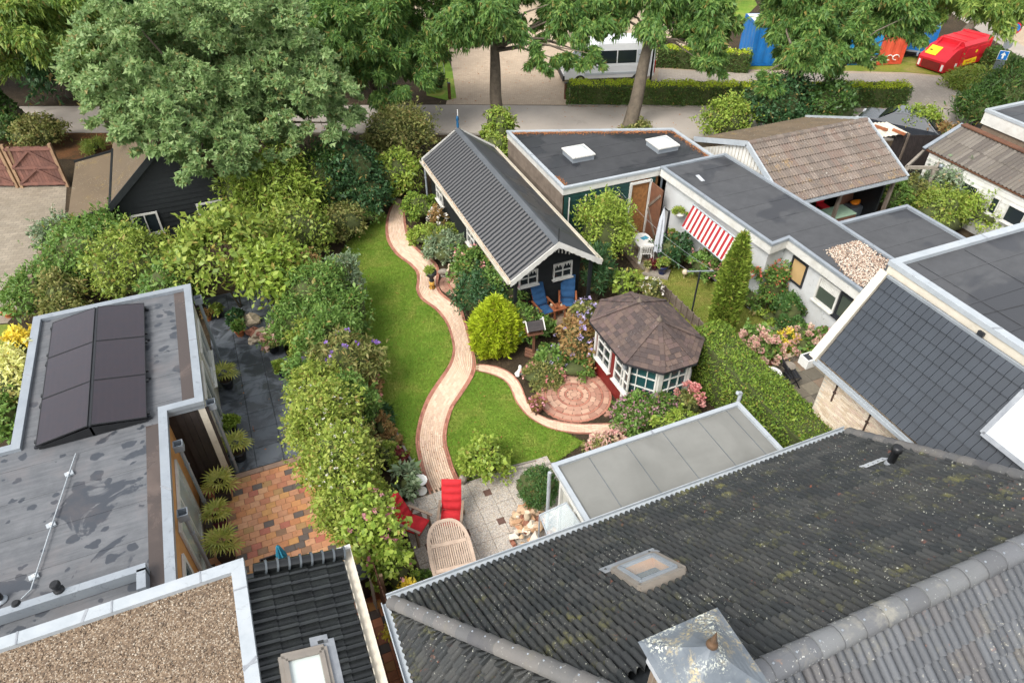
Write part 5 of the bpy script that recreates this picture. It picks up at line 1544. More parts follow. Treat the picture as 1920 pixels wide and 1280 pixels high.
h11 = thing('brown_brick_house', 'brown brick house corner with white fascia at the right edge', 'house')
flat_building(h11, [(31.15, 19.75), (39.0, 19.75), (39.0, 8.0), (31.15, 8.0)], 3.0, 'brick_brown', 'felt_slate', 'white_trim', 0.18, 0.1, 0.55, 0.12, 'white_paint')

# ================================================================== 12. black barn at the left
h12 = thing('black_barn', 'black plank barn at left with mossy brown roof under the elm', 'barn')
BX0, BXR, BX1, BYS, BYN = -4.85, -2.75, -0.65, 26.6, 32.6
m = MB(); m.slab([(BX0, BYS, 2.4), (BXR, BYS, 4.2), (BXR, BYN, 4.2), (BX0, BYN, 2.4)], 0.1); m.slab([(BXR, BYS, 4.2), (BX1, BYS, 2.4), (BX1, BYN, 2.4), (BXR, BYN, 4.2)], 0.1); m.build('roof', 'mossy_felt', h12)
m = MB(); m.slab([(-6.35, BYS + 0.1, 2.12), (BX0, BYS + 0.1, 2.32), (BX0, 31.9, 2.32), (-6.35, 31.9, 2.12)], 0.1); m.build('lean_to_roof', 'mossy_felt', h12)
m = MB(); m.bar((BX0 - 0.05, BYS - 0.02, 2.33), (BXR, BYS - 0.02, 4.17), 0.05, 0.22); m.bar((BX1 + 0.05, BYS - 0.02, 2.33), (BXR, BYS - 0.02, 4.17), 0.05, 0.22); m.build('barge_board', 'black_plank', h12)
m = MB(); m.bar((BX0 + 0.02, BYS + 0.1, 2.42), (BX0 + 0.02, BYN - 0.7, 2.42), 0.08, 0.10); m.bar((-6.38, BYS + 0.08, 2.10), (-4.9, BYS + 0.08, 2.30), 0.05, 0.16); m.bar((-6.38, 31.93, 2.12), (-4.9, 31.93, 2.32), 0.05, 0.16); m.build('roof_trim', 'black_plank', h12)
def bt_(z, L):
    f = max(0.0, (z - 2.3) / 1.8); return (L / 2 * f, L - L / 2 * f)
planks(h12, (BX0 + 0.15, BYS + 0.25), (BX1 - 0.15, BYS + 0.25), 0.1, 4.05, 0.2, 'black_plank', (0, -1, 0), bt_)
m = MB(); m.add([(BX0 + .15, BYS + .26, 0), (BX1 - .15, BYS + .26, 0), (BX1 - .15, BYS + .26, 2.3), (BXR, BYS + .26, 4.1), (BX0 + .15, BYS + .26, 2.3)], [(0, 1, 2, 3, 4)]); m.box((-5.6, 29.2, 1.0), (1.4, 5.2, 2.0)); m.box((BX0 + .2, 29.6, 1.2), (0.1, 5.6, 2.4)); m.box((BX1 - .2, 29.6, 1.2), (0.1, 5.6, 2.4)); m.build('wall', 'black_plank', h12)
window(h12, (-4.35, BYS + 0.20, 0.95), (1, 0, 0), 0.95, 0.9, (0, -1, 0), 2, 1, 'white_paint', 'glass_dark', 0.07)
window(h12, (-2.0, BYS + 0.20, 0.95), (1, 0, 0), 0.95, 0.9, (0, -1, 0), 2, 1, 'white_paint', 'glass_dark', 0.07)

# ================================================================== 13. wooden drive gates
def gate_leaf(name, label, a, b, hgt):
    t = thing(name, label, 'gate', group='wooden drive gates')
    a, b = Vector(a), Vector(b); a.z = b.z = 0
    d = (b - a).normalized(); L = (b - a).length; n = Vector((-d.y, d.x, 0))
    if n.y > 0: n = -n
    k = int(L / 0.14)
    for i in range(k):
        p = a + d * (L * (i + 0.5) / k)
        MB().box((p.x, p.y, hgt / 2 + 0.05), (L / k - 0.008, 0.025, hgt - 0.08 + 0.03 * math.sin(i * 2.1)), math.atan2(d.y, d.x)).build('plank', 'gate_wood', t)
    for zz in (0.2, hgt / 2, hgt - 0.1):
        m = MB(); m.bar(a + n * 0.04 + Vector((0, 0, zz)), b + n * 0.04 + Vector((0, 0, zz)), 0.05, 0.12); m.build('rail', 'gate_wood', t)
    h_ = L / 2
    for s0, s1, z0_, z1_ in ((0.05, h_, 0.25, hgt / 2 - .05), (h_, L - .05, hgt / 2 - .05, 0.25), (0.05, h_, hgt / 2 + .05, hgt - .15), (h_, L - .05, hgt - .15, hgt / 2 + .05)):
        m = MB(); m.bar(a + d * s0 + n * 0.07 + Vector((0, 0, z0_)), a + d * s1 + n * 0.07 + Vector((0, 0, z1_)), 0.04, 0.10); m.build('brace', 'gate_wood', t)
    for p in (a, b):
        MB().box((p.x, p.y, hgt / 2 + 0.05), (0.13, 0.13, hgt + 0.15), math.atan2(d.y, d.x)).build('post', 'gate_frame', t)
gate_leaf('drive_gate', 'brown wooden drive gate leaf beside the barn', (-9.46,35.22,0), (-7.55,34.53,0), 1.95)
gate_leaf('drive_gate', 'brown wooden drive gate leaf cut by the left picture edge', (-12.11,36.34,0), (-9.66,35.31,0), 1.95)
lp = thing('leaning_pole', 'bare timber pole leaning against the drive gate', 'pole')
MB().bar((-9.4,35.31,0), (-9.26,35.1,1.95), 0.09, 0.09).build('pole', 'gate_frame', lp)

# ================================================================== 14. octagonal garden pavilion
gz = thing('garden_pavilion', 'stretched octagonal red pavilion with white windows and brown shingle roof', 'pavilion')
X0, X1, Y0, Y1, CH = 8.58, 11.28, 11.45, 15.12, 0.80
OCT = [(X0, Y0 + CH), (X0 + CH, Y0), (X1 - CH, Y0), (X1, Y0 + CH), (X1, Y1 - CH), (X1 - CH, Y1), (X0 + CH, Y1), (X0, Y1 - CH)]
ZEV, ZAP = 1.93, 2.72
A1, A2 = Vector((9.90, 12.70, ZAP)), Vector((9.84, 13.70, ZAP))
apex = [A1, A1, A1, A1, A2, A2, A2, A2]
faces_ = []
oc = [Vector((p[0], p[1], ZEV)) for p in OCT]
mid = [(0, 1, A1), (1, 2, A1), (2, 3, A1), (4, 5, A2), (5, 6, A2), (6, 7, A2)]
m = MB()
for i, j, a in mid: m.add([oc[i], oc[j], a], [(0, 1, 2)])
m.add([oc[3], oc[4], A2, A1], [(0, 1, 2, 3)]); m.add([oc[7], oc[0], A1, A2], [(0, 1, 2, 3)])
m.build('roof_deck', 'shingle_brown', gz)
sh_mats, sh_extra = [], MB()
def shingle_face(p, q, a, b):
    """rows of shingles from eave edge pq up to apex edge ab"""
    u = (q - p); W = u.length; u.normalize()
    top = (a + b) / 2; mid_ = (p + q) / 2
    s_ = (top - mid_); s_ = (s_ - u * s_.dot(u)); L = s_.length; s_.normalize()
    n = u.cross(s_).normalized()
    if n.z < 0: n = -n
    a0, b0 = (a - p).dot(u), (b - p).dot(u)
    lims = lambda d: (a0 * min(d / L, 1), W + (b0 - W) * min(d / L, 1))
    tw_, co = 0.20, 0.15
    rows = int(L / co)
    rg2 = random.Random(int(W * 1000) + int(p.x * 10))
    for r_ in range(rows):
        lo, hi = lims((r_ + 0.5) * co)
        k = max(1, int(round((hi - lo) / tw_)))
        off = 0.5 * (r_ % 2)
        for c in range(-1, k + 1):
            w0 = lo + (hi - lo) * (c + off) / k; w1 = lo + (hi - lo) * (c + 1 + off) / k
            w0, w1 = max(w0, lo), min(w1, hi)
            if w1 - w0 < 0.02: continue
            d0, d1 = r_ * co, (r_ + 1) * co + 0.02
            th_ = 0.012 + rg2.uniform(0, 0.006)
            j = rg2.uniform(0.002, 0.008)
            q0, q1 = p + u * (w0 + 0.004) + s_ * (d0 + j), p + u * (w1 - 0.004) + s_ * (d0 + j)
            q2, q3 = p + u * (w1 - 0.004) + s_ * d1, p + u * (w0 + 0.004) + s_ * d1
            v = [q0 + n * (th_ + .012), q1 + n * (th_ + .012), q2 + n * 0.008, q3 + n * 0.008, q0, q1]
            shing.append((v, [(0, 1, 2, 3), (4, 5, 1, 0)]))
shing = []
for i, j, a in mid: shingle_face(oc[i], oc[j], a, a)
shingle_face(oc[3], oc[4], A1, A2); shingle_face(oc[7], oc[0], A2, A1)
shing.sort(key=lambda t: (Vector(t[0][0]) - CAM).length)
west = [t for t in shing]
for v, f in west[:300]:
    MB().add(v, f).build('shingle', 'shingle_brown', gz)
rest = MB()
for v, f in west[300:]: rest.add(v, f)
rest.build('shingle_field', 'shingle_brown', gz, kind='stuff')
def hip_caps(a, b):
    n = 9
    d = (b - a)
    for i in range(n):
        m = MB(); m.bar(a + d * (i / n) + Vector((0, 0, 0.045)), a + d * ((i + 1.1) / n) + Vector((0, 0, 0.035)), 0.13, 0.016); m.build('hip_shingle', 'shingle_brown', gz)
for i, a in enumerate(apex): hip_caps(oc[i], a)
hip_caps(A1, A2)
for a in (A1, A2):
    MB().lathe(a + Vector((0, 0, 0.03)), [(0.085, 0), (0.085, 0.04), (0.05, 0.07), (0.035, 0.11), (0.0, 0.2)], 12).build('finial', 'grey_wood', gz)
m = MB(); 
for i in range(8):
    a, b = oc[i], oc[(i + 1) % 8]; m.bar(a - Vector((0, 0, 0.03)), b - Vector((0, 0, 0.03)), 0.03, 0.06)
m.build('eave_board', 'dark_metal', gz)
cxg, cyg = (X0 + X1) / 2, (Y0 + Y1) / 2
def inset_pt(p, d=0.22):
    v = Vector((p[0] - cxg, p[1] - cyg, 0)); k = 1 - d / max(abs(v.x), abs(v.y)); return Vector((cxg + v.x * k, cyg + v.y * k, 0))
wc = [inset_pt(p) for p in OCT]
for i in range(8):
    a, b = wc[i], wc[(i + 1) % 8]
    d = (b - a); L = d.length; d.normalize(); n = Vector((d.y, -d.x, 0))
    if n.dot(a - Vector((cxg, cyg, 0))) < 0: n = -n
    redside = i in (7,)
    zt = 1.95
    MB().add([a, b, b + Vector((0, 0, zt)), a + Vector((0, 0, zt))], [(0, 1, 2, 3)]).build('wall', 'red_paint' if i in (7, 6, 3, 4, 5) else 'white_paint', gz)
    MB().bar(a + n * 0.02, a + n * 0.02 + Vector((0, 0, zt)), 0.09, 0.09).build('corner_post', 'white_paint', gz)
    if i == 7:      # long west side: boards and two tall windows
        k = 26
        for q in range(k):
            p = a + d * (L * (q + .5) / k)
            MB().box((p.x + n.x * 0.012, p.y + n.y * 0.012, 0.97), (0.018, L / k - 0.006, 1.9)).build('board', 'red_paint', gz)
        for s0 in (0.16, 1.22):
            window(gz, a + d * s0 + n * 0.022 + Vector((0, 0, 0.72)), d, 0.80, 1.12, n, 2, 3, 'white_paint', 'glass_dark', 0.055, 0.045)
    elif i in (0, 1):
        cols = 3 if i == 0 else 3
        window(gz, a + d * 0.05 + n * 0.012 + Vector((0, 0, 0.62)), d, L - 0.10, 1.22, n, cols, 3, 'white_paint', 'glass_teal', 0.05, 0.045)
    elif i in (2, 3, 4):
        window(gz, a + d * 0.08 + n * 0.012 + Vector((0, 0, 0.75)), d, L - 0.16, 1.0, n, 3, 2, 'white_paint', 'glass_teal', 0.05, 0.045)
# scalloped lace under the eave of the two window sides
for i in (0, 1):
    a, b = wc[i], wc[(i + 1) % 8]
    d = (b - a); L = d.length; d.normalize(); n = Vector((d.y, -d.x, 0))
    if n.dot(a - Vector((cxg, cyg, 0))) < 0: n = -n
    m = MB(); k = 8
    for q in range(k):
        p0, p1 = a + d * (L * q / k) + n * 0.08, a + d * (L * (q + 1) / k) + n * 0.08
        m.add([p0 + Vector((0, 0, 1.86)), p1 + Vector((0, 0, 1.86)), (p0 + p1) / 2 + Vector((0, 0, 1.72))], [(0, 2, 1)])
    m.build('lace_curtain', 'white_paint', gz)
m = MB(); m.box((wc[0].x - 0.06, wc[0].y - 0.02, 1.62), (0.08, 0.10, 0.16)); m.build('alarm_box', 'zinc', gz)

# ------------------------------------------------------------------ leaves
mat_leaf('leaf_elm', [(0.065, 0.120, 0.040), (0.105, 0.170, 0.056), (0.155, 0.220, 0.082), (0.215, 0.270, 0.120)], 0.3, 0.5, 0.35, 1.75)
mat_leaf('leaf_ash', [(0.030, 0.075, 0.018), (0.055, 0.120, 0.024), (0.095, 0.170, 0.034), (0.160, 0.210, 0.046)], 0.3, 0.5, 0.35, 1.65)
mat_leaf('leaf_ash_pale', [(0.045, 0.095, 0.018), (0.085, 0.150, 0.024), (0.150, 0.210, 0.036), (0.210, 0.250, 0.046)], 0.3, 0.5, 0.35, 1.6)
mat_leaf('leaf_dark', [(0.014, 0.042, 0.014), (0.024, 0.066, 0.020), (0.045, 0.100, 0.030)], 0.15, 0.5)
mat_leaf('leaf_bright', [(0.095, 0.155, 0.016), (0.150, 0.220, 0.024), (0.215, 0.285, 0.038), (0.280, 0.330, 0.060)], 0.25, 0.45)
mat_leaf('leaf_yellowgreen', [(0.080, 0.125, 0.016), (0.130, 0.190, 0.025), (0.195, 0.250, 0.038), (0.270, 0.300, 0.060)], 0.25, 0.45)
mat_leaf('leaf_mid', [(0.040, 0.090, 0.014), (0.070, 0.140, 0.022), (0.110, 0.190, 0.034), (0.150, 0.220, 0.050)], 0.22, 0.5)
mat_leaf('leaf_grey', [(0.070, 0.115, 0.055), (0.115, 0.165, 0.085), (0.175, 0.225, 0.130), (0.240, 0.285, 0.190)], 0.2, 0.5)
mat_leaf('leaf_olive', [(0.060, 0.085, 0.018), (0.110, 0.130, 0.028), (0.170, 0.170, 0.045), (0.220, 0.190, 0.075)], 0.2, 0.6)
mat_leaf('leaf_rust', [(0.110, 0.100, 0.028), (0.200, 0.135, 0.045), (0.250, 0.130, 0.050), (0.130, 0.140, 0.035)], 0.2, 0.6)
mat_leaf('leaf_gold', [(0.200, 0.260, 0.006), (0.280, 0.350, 0.008), (0.380, 0.440, 0.014)], 0.2, 0.6)
mat_leaf('leaf_thuja', [(0.070, 0.120, 0.010), (0.115, 0.175, 0.016), (0.165, 0.225, 0.026), (0.225, 0.275, 0.038)], 0.15, 0.6)
mat_leaf('leaf_thuja_hedge', [(0.045, 0.095, 0.010), (0.085, 0.150, 0.014), (0.135, 0.200, 0.020), (0.200, 0.250, 0.032)], 0.15, 0.6)
mat_leaf('leaf_hedge', [(0.026, 0.060, 0.010), (0.045, 0.090, 0.014), (0.070, 0.120, 0.020)], 0.15, 0.6)
mat_leaf('leaf_box', [(0.022, 0.060, 0.012), (0.040, 0.095, 0.018), (0.060, 0.125, 0.028)], 0.15, 0.5)
mat_leaf('leaf_yellow', [(0.40, 0.32, 0.02), (0.55, 0.44, 0.03), (0.62, 0.52, 0.06), (0.36, 0.34, 0.03)], 0.25, 0.5)
mat_leaf('leaf_cream', [(0.30, 0.33, 0.08), (0.50, 0.50, 0.18), (0.58, 0.56, 0.26), (0.20, 0.27, 0.05)], 0.25, 0.5)
mat_leaf('leaf_palm', [(0.160, 0.190, 0.030), (0.230, 0.250, 0.040), (0.320, 0.310, 0.070), (0.120, 0.160, 0.024)], 0.2, 0.45)
mat_leaf('leaf_vine', [(0.090, 0.140, 0.016), (0.150, 0.205, 0.024), (0.220, 0.270, 0.040), (0.290, 0.300, 0.070)], 0.25, 0.5)
mat_leaf('leaf_red', [(0.08, 0.014, 0.014), (0.14, 0.02, 0.02), (0.05, 0.02, 0.014)], 0.2, 0.5)
mat_leaf('leaf_ivy', [(0.020, 0.050, 0.010), (0.036, 0.080, 0.014), (0.060, 0.110, 0.020)], 0.15, 0.45)
def mat_petal(name, cols):
    mat_leaf(name, cols, 0.2, 0.6, 0.15, 1.0)
mat_petal('petal_pink', [(0.55, 0.16, 0.24), (0.66, 0.26, 0.34), (0.72, 0.40, 0.42)])
mat_petal('petal_rose', [(0.62, 0.20, 0.20), (0.70, 0.32, 0.30), (0.74, 0.44, 0.38)])
mat_petal('petal_hydrangea', [(0.64, 0.32, 0.30), (0.70, 0.44, 0.38), (0.62, 0.40, 0.34), (0.70, 0.54, 0.42), (0.54, 0.48, 0.28)])
mat_petal('petal_white', [(0.62, 0.60, 0.54), (0.72, 0.70, 0.66), (0.56, 0.52, 0.42)])
mat_petal('petal_purple', [(0.20, 0.10, 0.44), (0.28, 0.16, 0.50), (0.34, 0.22, 0.52)])
mat_petal('petal_lilac', [(0.44, 0.38, 0.60), (0.54, 0.48, 0.66), (0.36, 0.28, 0.56)])
mat_petal('petal_red', [(0.55, 0.06, 0.05), (0.64, 0.14, 0.08), (0.60, 0.20, 0.10)])
mat_petal('petal_mauve', [(0.42, 0.20, 0.26), (0.50, 0.30, 0.34), (0.34, 0.16, 0.20)])
mat_plain('bark', srgb(108, 98, 84), srgb(84, 76, 66), 5, 0.95, 0.8, 18)
mat_plain('bark_dark', srgb(74, 66, 56), srgb(58, 52, 46), 5, 0.95, 0.8, 18)
mat_plain('twig', srgb(70, 62, 46), srgb(56, 52, 38), 5, 0.95, 0.3, 18)
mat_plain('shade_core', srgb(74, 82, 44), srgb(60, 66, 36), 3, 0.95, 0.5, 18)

def _norm(v):
    return v / np.maximum(np.linalg.norm(v, axis=1, keepdims=True), 1e-9)

def leaf_quads(p, out, L, W, rg, droop=0.2, spread=0.7, flat=0.5, fold=0.12):
    k = len(p)
    ax = _norm(out * (1 - spread) + rg.normal(0, 1, (k, 3)) * spread * 0.75 + np.array([0, 0, -droop]))
    nr = _norm(out * 0.5 + rg.normal(0, 1, (k, 3)) * (1 - flat) + np.array([0, 0, flat]))
    sd = _norm(np.cross(ax, nr)); nr = np.cross(sd, ax)
    sz = np.clip(rg.lognormal(0, 0.35, k), 0.4, 2.0)[:, None]
    l = L * sz; w = W * sz * rg.uniform(0.75, 1.25, (k, 1))
    V = np.empty((k, 4, 3))
    V[:, 0] = p - ax * l * 0.1
    V[:, 1] = p + ax * l * 0.42 + sd * w * 0.5 + nr * l * fold
    V[:, 2] = p + ax * l * 0.95
    V[:, 3] = p + ax * l * 0.42 - sd * w * 0.5 + nr * l * fold
    return V.reshape(-1, 3)

def leaf_tris(p, out, L, W, rg, droop=0.2, spread=0.7, flat=0.5):
    k = len(p)
    ax = _norm(out * (1 - spread) + rg.normal(0, 1, (k, 3)) * spread * 0.75 + np.array([0, 0, -droop]))
    nr = _norm(out * 0.5 + rg.normal(0, 1, (k, 3)) * (1 - flat) + np.array([0, 0, flat]))
    sd = _norm(np.cross(ax, nr)); sz = np.clip(rg.lognormal(0, 0.35, k), 0.4, 2.0)[:, None]
    V = np.empty((k, 3, 3)); V[:, 0] = p + sd * W * sz * 0.5; V[:, 1] = p + ax * L * sz; V[:, 2] = p - sd * W * sz * 0.5
    return V.reshape(-1, 3)

def clump_points(c, r, n, rg, K, csize=0.3, flatz=0.7, zmin=-0.55, shell=(0.55, 0.98), lump=0.18):
    """points on many overlapping leaf clumps that together fill an uneven crown"""
    c, r = np.array(c, float), np.array(r, float)
    d = _norm(rg.normal(0, 1, (K * 3, 3)))
    d = d[d[:, 2] > zmin][:K]
    K = len(d)
    # a few broad lobes make the outline uneven
    lob = _norm(rg.normal(0, 1, (7, 3))); amp = rg.uniform(-1, 1, 7)
    k_ = 1 + lump * sum(a * np.maximum(0, (d @ l)) ** 3 for a, l in zip(amp, lob))
    s = rg.uniform(*shell, K) * k_
    cc = c + d * r * s[:, None]
    rc = r.mean() * csize * rg.uniform(0.6, 1.35, K)
    idx = rg.integers(0, K, n)
    q = _norm(rg.normal(0, 1, (n, 3)))
    q[:, 2] = np.abs(q[:, 2]) * np.where(rg.random(n) < 0.75, 1, -1)
    rad = rg.random(n) ** 0.45
    off = q * rad[:, None] * rc[idx][:, None]
    off[:, 2] *= flatz
    # clumps on the flanks hang outwards and down
    tilt = d[idx]
    off[:, 2] -= 0.45 * (off[:, 0] * tilt[:, 0] + off[:, 1] * tilt[:, 1])
    p = cc[idx] + off
    out = _norm(0.6 * q + 0.6 * tilt)
    # loose shoots stand out of the outline
    m_ = n // 14; ns_ = max(6, m_ // 16)
    b_ = rg.integers(0, K, ns_); sd_ = _norm(d[b_] + rg.normal(0, 0.45, (ns_, 3)) + np.array([0, 0, 0.45]))
    ln = rc[b_] * rg.uniform(0.7, 1.5, ns_); si = rg.integers(0, ns_, m_)
    f_ = rg.uniform(0.3, 1.0, m_)[:, None]
    p[:m_] = cc[b_][si] + sd_[si] * ln[si][:, None] * f_ * 1.25 + rg.normal(0, 0.02, (m_, 3)); out[:m_] = _norm(sd_[si] + rg.normal(0, 0.6, (m_, 3)))
    keep = p[:, 2] > 0.03
    return p[keep], out[keep], cc, rc

SEED = [100]
def nseed():
    SEED[0] += 1
    return SEED[0]

def flowers_on(parent, name, cc, c, r, n, size, mat, rg, up=0.2, petals=7, zmin=-0.1):
    """blossoms of several petals, set on the outside of the plant"""
    d = _norm(rg.normal(0, 1, (n * 4, 3)) + np.array([0, -0.15, up])); d = d[d[:, 2] > zmin][:n]
    p = np.array(c) + d * np.array(r) * rg.uniform(0.96, 1.08, len(d))[:, None]
    P_ = np.repeat(p, petals, 0); D = np.repeat(d, petals, 0)
    k_ = 0.8 if petals < 20 else 0.34
    q = _norm(rg.normal(0, 1, P_.shape)); P_ = P_ + q * size * 0.45
    V = leaf_quads(P_, _norm(q + D), size * k_, size * k_ * 0.9, rg, 0.0, 0.3, 0.3, 0.05)
    fast_mesh(name, V, 4, mat, parent)

def shrub(label, c, r, mat, L=0.09, W=0.045, dens=1.0, cat='shrub', name='garden_shrub', K=None, csize=0.34, flatz=0.8, core=0.72, fl=None, droop=0.15, spread=0.7, zmin=-0.5, lump=0.22, group=None, shell=(0.6, 0.95), flat=0.5):
    """c = middle of the plant, r = its radii; foliage, hidden stems and optional blossom"""
    rg = np.random.default_rng(nseed())
    t = thing(name, label, cat, (c[0], c[1], 0.0), group=group)
    cl = (0.0, 0.0, c[2]); r = tuple(r)
    area = 4 * math.pi * ((r[0] * r[1]) ** 1.6 / 3 + (r[0] * r[2]) ** 1.6 / 3 + (r[1] * r[2]) ** 1.6 / 3) ** (1 / 1.6)
    n = int(min(36000, dens * 2.1 * area / (L * W)))
    K = K or int(max(14, min(140, area * 6)))
    p, out, cc, rc = clump_points(cl, r, n, rg, K, csize, flatz, zmin, shell, lump)
    V = leaf_quads(p, out, L, W, rg, droop, spread, flat)
    fast_mesh('foliage', V, 4, mat, t, kind=None)
    if core:
        if max(r) < 0.55: core = min(core, 0.55)
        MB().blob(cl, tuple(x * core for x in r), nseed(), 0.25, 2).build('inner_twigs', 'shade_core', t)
    st = MB()
    rr = random.Random(nseed())
    for i in range(3):
        a = rr.uniform(0, 6.28)
        st.tube([(0.05 * math.cos(a), 0.05 * math.sin(a), 0), (r[0] * .3 * math.cos(a), r[1] * .3 * math.sin(a), c[2])], [0.03, 0.012], 5)
    st.build('stem', 'twig', t)
    for f in (fl or []):
        nm, num, size, pm = f[:4]
        flowers_on(t, nm, cc, cl, r, num, size, pm, rg, *(f[4:] if len(f) > 4 else ()))
    return t

def tree(label, base, trunk_top, r0, crown, mat, n, L, W, K=160, csize=0.26, flatz=0.6, droop=0.35, spread=0.6, bark='bark', name='street_tree', zmin=-0.6, shell=(0.35, 1.0), lump=0.3, limbs=9, group=None, flat=0.45, sprays=False):
    """tapered trunk with limbs; crown = list of (centre, radii, share of leaves)"""
    rg = np.random.default_rng(nseed()); rr = random.Random(nseed())
    t = thing(name, label, 'tree', (base[0], base[1], 0), group=group)
    b = Vector((0, 0, 0)); tt = Vector(trunk_top) - Vector((base[0], base[1], 0))
    m = MB()
    pts = [b + Vector((0, 0, -0.1)), b + Vector((0, 0, 0.25)) + tt * 0.02, b.lerp(tt, 0.3) + Vector((rr.uniform(-.06, .06), 0, 0)), b.lerp(tt, 0.65), tt]
    m.tube(pts, [r0 * 1.5, r0 * 1.12, r0, r0 * 0.86, r0 * 0.62], 14)
    Vs, allcc = [], []
    for (cc_, rad, share) in crown:
        cl = Vector(cc_) - Vector((base[0], base[1], 0))
        p, out, cc, rc = clump_points(cl, rad, int(n * share * 1.85), rg, max(10, int(K * share)), csize, flatz, zmin, shell, lump)
        Vs.append(leaf_tris(p, out, L, W, rg, droop, spread, flat))
        sel = rg.choice(len(cc), min(len(cc), max(2, int(limbs * share) + 1)), replace=False)
        for i in sel:
            e = Vector(cc[i].tolist())
            s_ = b.lerp(tt, rr.uniform(0.82, 1.0))
            md = s_.lerp(e, 0.5) + Vector((rr.uniform(-.3, .3), rr.uniform(-.3, .3), rr.uniform(0.1, 0.5)))
            m.tube([s_, md, e], [r0 * 0.30, r0 * 0.15, r0 * 0.04], 6)
    m.build('trunk', bark, t)
    fast_mesh('crown', np.concatenate(Vs), 3, mat, t, kind=None)
    return t

def hedge(label, p0, p1, w, h, mat, L=0.05, W=0.03, dens=1.0, name='clipped_hedge', round_=0.08, top_mat=None, fl=None, poly=None, z0=0.0):
    """clipped hedge: a solid core with leaves standing off all its faces"""
    rg = np.random.default_rng(nseed())
    a, b = np.array(p0[:2], float), np.array(p1[:2], float)
    d = b - a; Ln = np.linalg.norm(d); d = d / Ln; s = np.array([-d[1], d[0]])
    t = thing(name, label, 'hedge', (a[0], a[1], 0))
    A = [Ln * w, Ln * h, Ln * h, w * h, w * h]
    n = int(dens * 2.4 * sum(A) / (L * W)); n = min(n, 90000)
    f = rg.choice(5, n, p=np.array(A) / sum(A))
    u, v = rg.random(n), rg.random(n)
    X = np.where(f < 3, u * Ln, np.where(f == 3, 0, Ln)); Y = np.where(f == 0, (v - .5) * w, np.where(f == 1, -w / 2, np.where(f == 2, w / 2, (u - .5) * w)))
    Z = np.where(f == 0, h, v * h)
    N = np.zeros((n, 3)); N[f == 0, 2] = 1; N[f == 1, 1] = -1; N[f == 2, 1] = 1; N[f == 3, 0] = -1; N[f == 4, 0] = 1
    wob = 0.05 * np.sin(X * 2.1 + 1.3) + 0.04 * np.sin(X * 5.3 + Z * 3)
    dep = rg.uniform(-0.10, 0.05, n) + wob
    Pn = np.stack([X, Y, Z], 1) + N * dep[:, None]
    # round the shoulders
    ez = np.clip((Pn[:, 2] - (h - round_ * 2)) / (round_ * 2), 0, 1)
    Pn[:, 1] *= 1 - ez ** 2 * (round_ / w); 
    wp = np.stack([d[0] * Pn[:, 0] + s[0] * Pn[:, 1], d[1] * Pn[:, 0] + s[1] * Pn[:, 1], np.maximum(Pn[:, 2], 0.02) + z0], 1)
    wn_ = np.stack([d[0] * N[:, 0] + s[0] * N[:, 1], d[1] * N[:, 0] + s[1] * N[:, 1], N[:, 2]], 1)
    if top_mat:
        tp = (f == 0)
        fast_mesh('top_growth', leaf_quads(wp[tp], wn_[tp], L, W, rg, 0.0, 0.7, 0.5), 4, top_mat, t, kind=None)  # yellow-green top, coloured paler to make up for daylight the crowns block
        fast_mesh('foliage', leaf_quads(wp[~tp], wn_[~tp], L, W, rg, 0.1, 0.7, 0.4), 4, mat, t, kind=None)
    else:
        fast_mesh('foliage', leaf_quads(wp, wn_, L, W, rg, 0.0, 0.7, 0.4), 4, mat, t, kind=None)
    m = MB(); c = (a + b) / 2 - a
    m.box((c[0], c[1], h / 2 - 0.04 + z0), (Ln - 0.14, w - 0.14, h - 0.08), math.atan2(d[1], d[0])); m.build('inner_twigs', 'shade_core', t)
    return t

def cone_conifer(label, base, prof, n, mat, L, W, name='conifer', up=0.8, cat='conifer', core=0.8):
    """upright conifer from a (radius, height) profile; sprays point up and out"""
    rg = np.random.default_rng(nseed())
    t = thing(name, label, cat, (base[0], base[1], 0))
    H_ = prof[-1][1]; hs = np.array([p[1] for p in prof]); rs = np.array([p[0] for p in prof])
    z = rg.random(n * 2) * H_; rad = np.interp(z, hs, rs)
    keep = rg.random(n * 2) < (rad / rs.max()) * 0.9 + 0.1
    z, rad = z[keep][:n], rad[keep][:n]; k = len(z)
    a = rg.uniform(0, 2 * np.pi, k)
    # vertical plates of foliage make ridges round the cone
    ph = rg.uniform(0, 6, 4)
    rid = 0.90 + 0.10 * np.sin(a * 13 + 2 * np.sin(z * 3)) + 0.06 * np.sin(a * 5 + z * 4) + 0.09 * np.sin(a * 2 + ph[0] + z * 1.7) + 0.06 * np.sin(a * 3 + ph[1] - z * 3.1)
    r_ = rad * rid * (rg.uniform(0.84, 1.05, k) + np.where(rg.random(k) < 0.06, rg.uniform(0, 0.14, k), 0))
    P_ = np.stack([np.cos(a) * r_, np.sin(a) * r_, z], 1)
    O = _norm(np.stack([np.cos(a), np.sin(a), np.full(k, up)], 1))
    fast_mesh('foliage', leaf_quads(P_, O, L, W, rg, -0.1, 0.35, 0.1), 4, mat, t, kind=None)
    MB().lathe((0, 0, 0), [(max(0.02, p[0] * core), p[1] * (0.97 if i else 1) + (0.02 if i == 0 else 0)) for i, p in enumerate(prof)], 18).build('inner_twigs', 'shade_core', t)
    MB().tube([(0, 0, -0.05), (0, 0, H_ * 0.6)], [0.07, 0.02], 8).build('trunk', 'bark_dark', t)
    return t

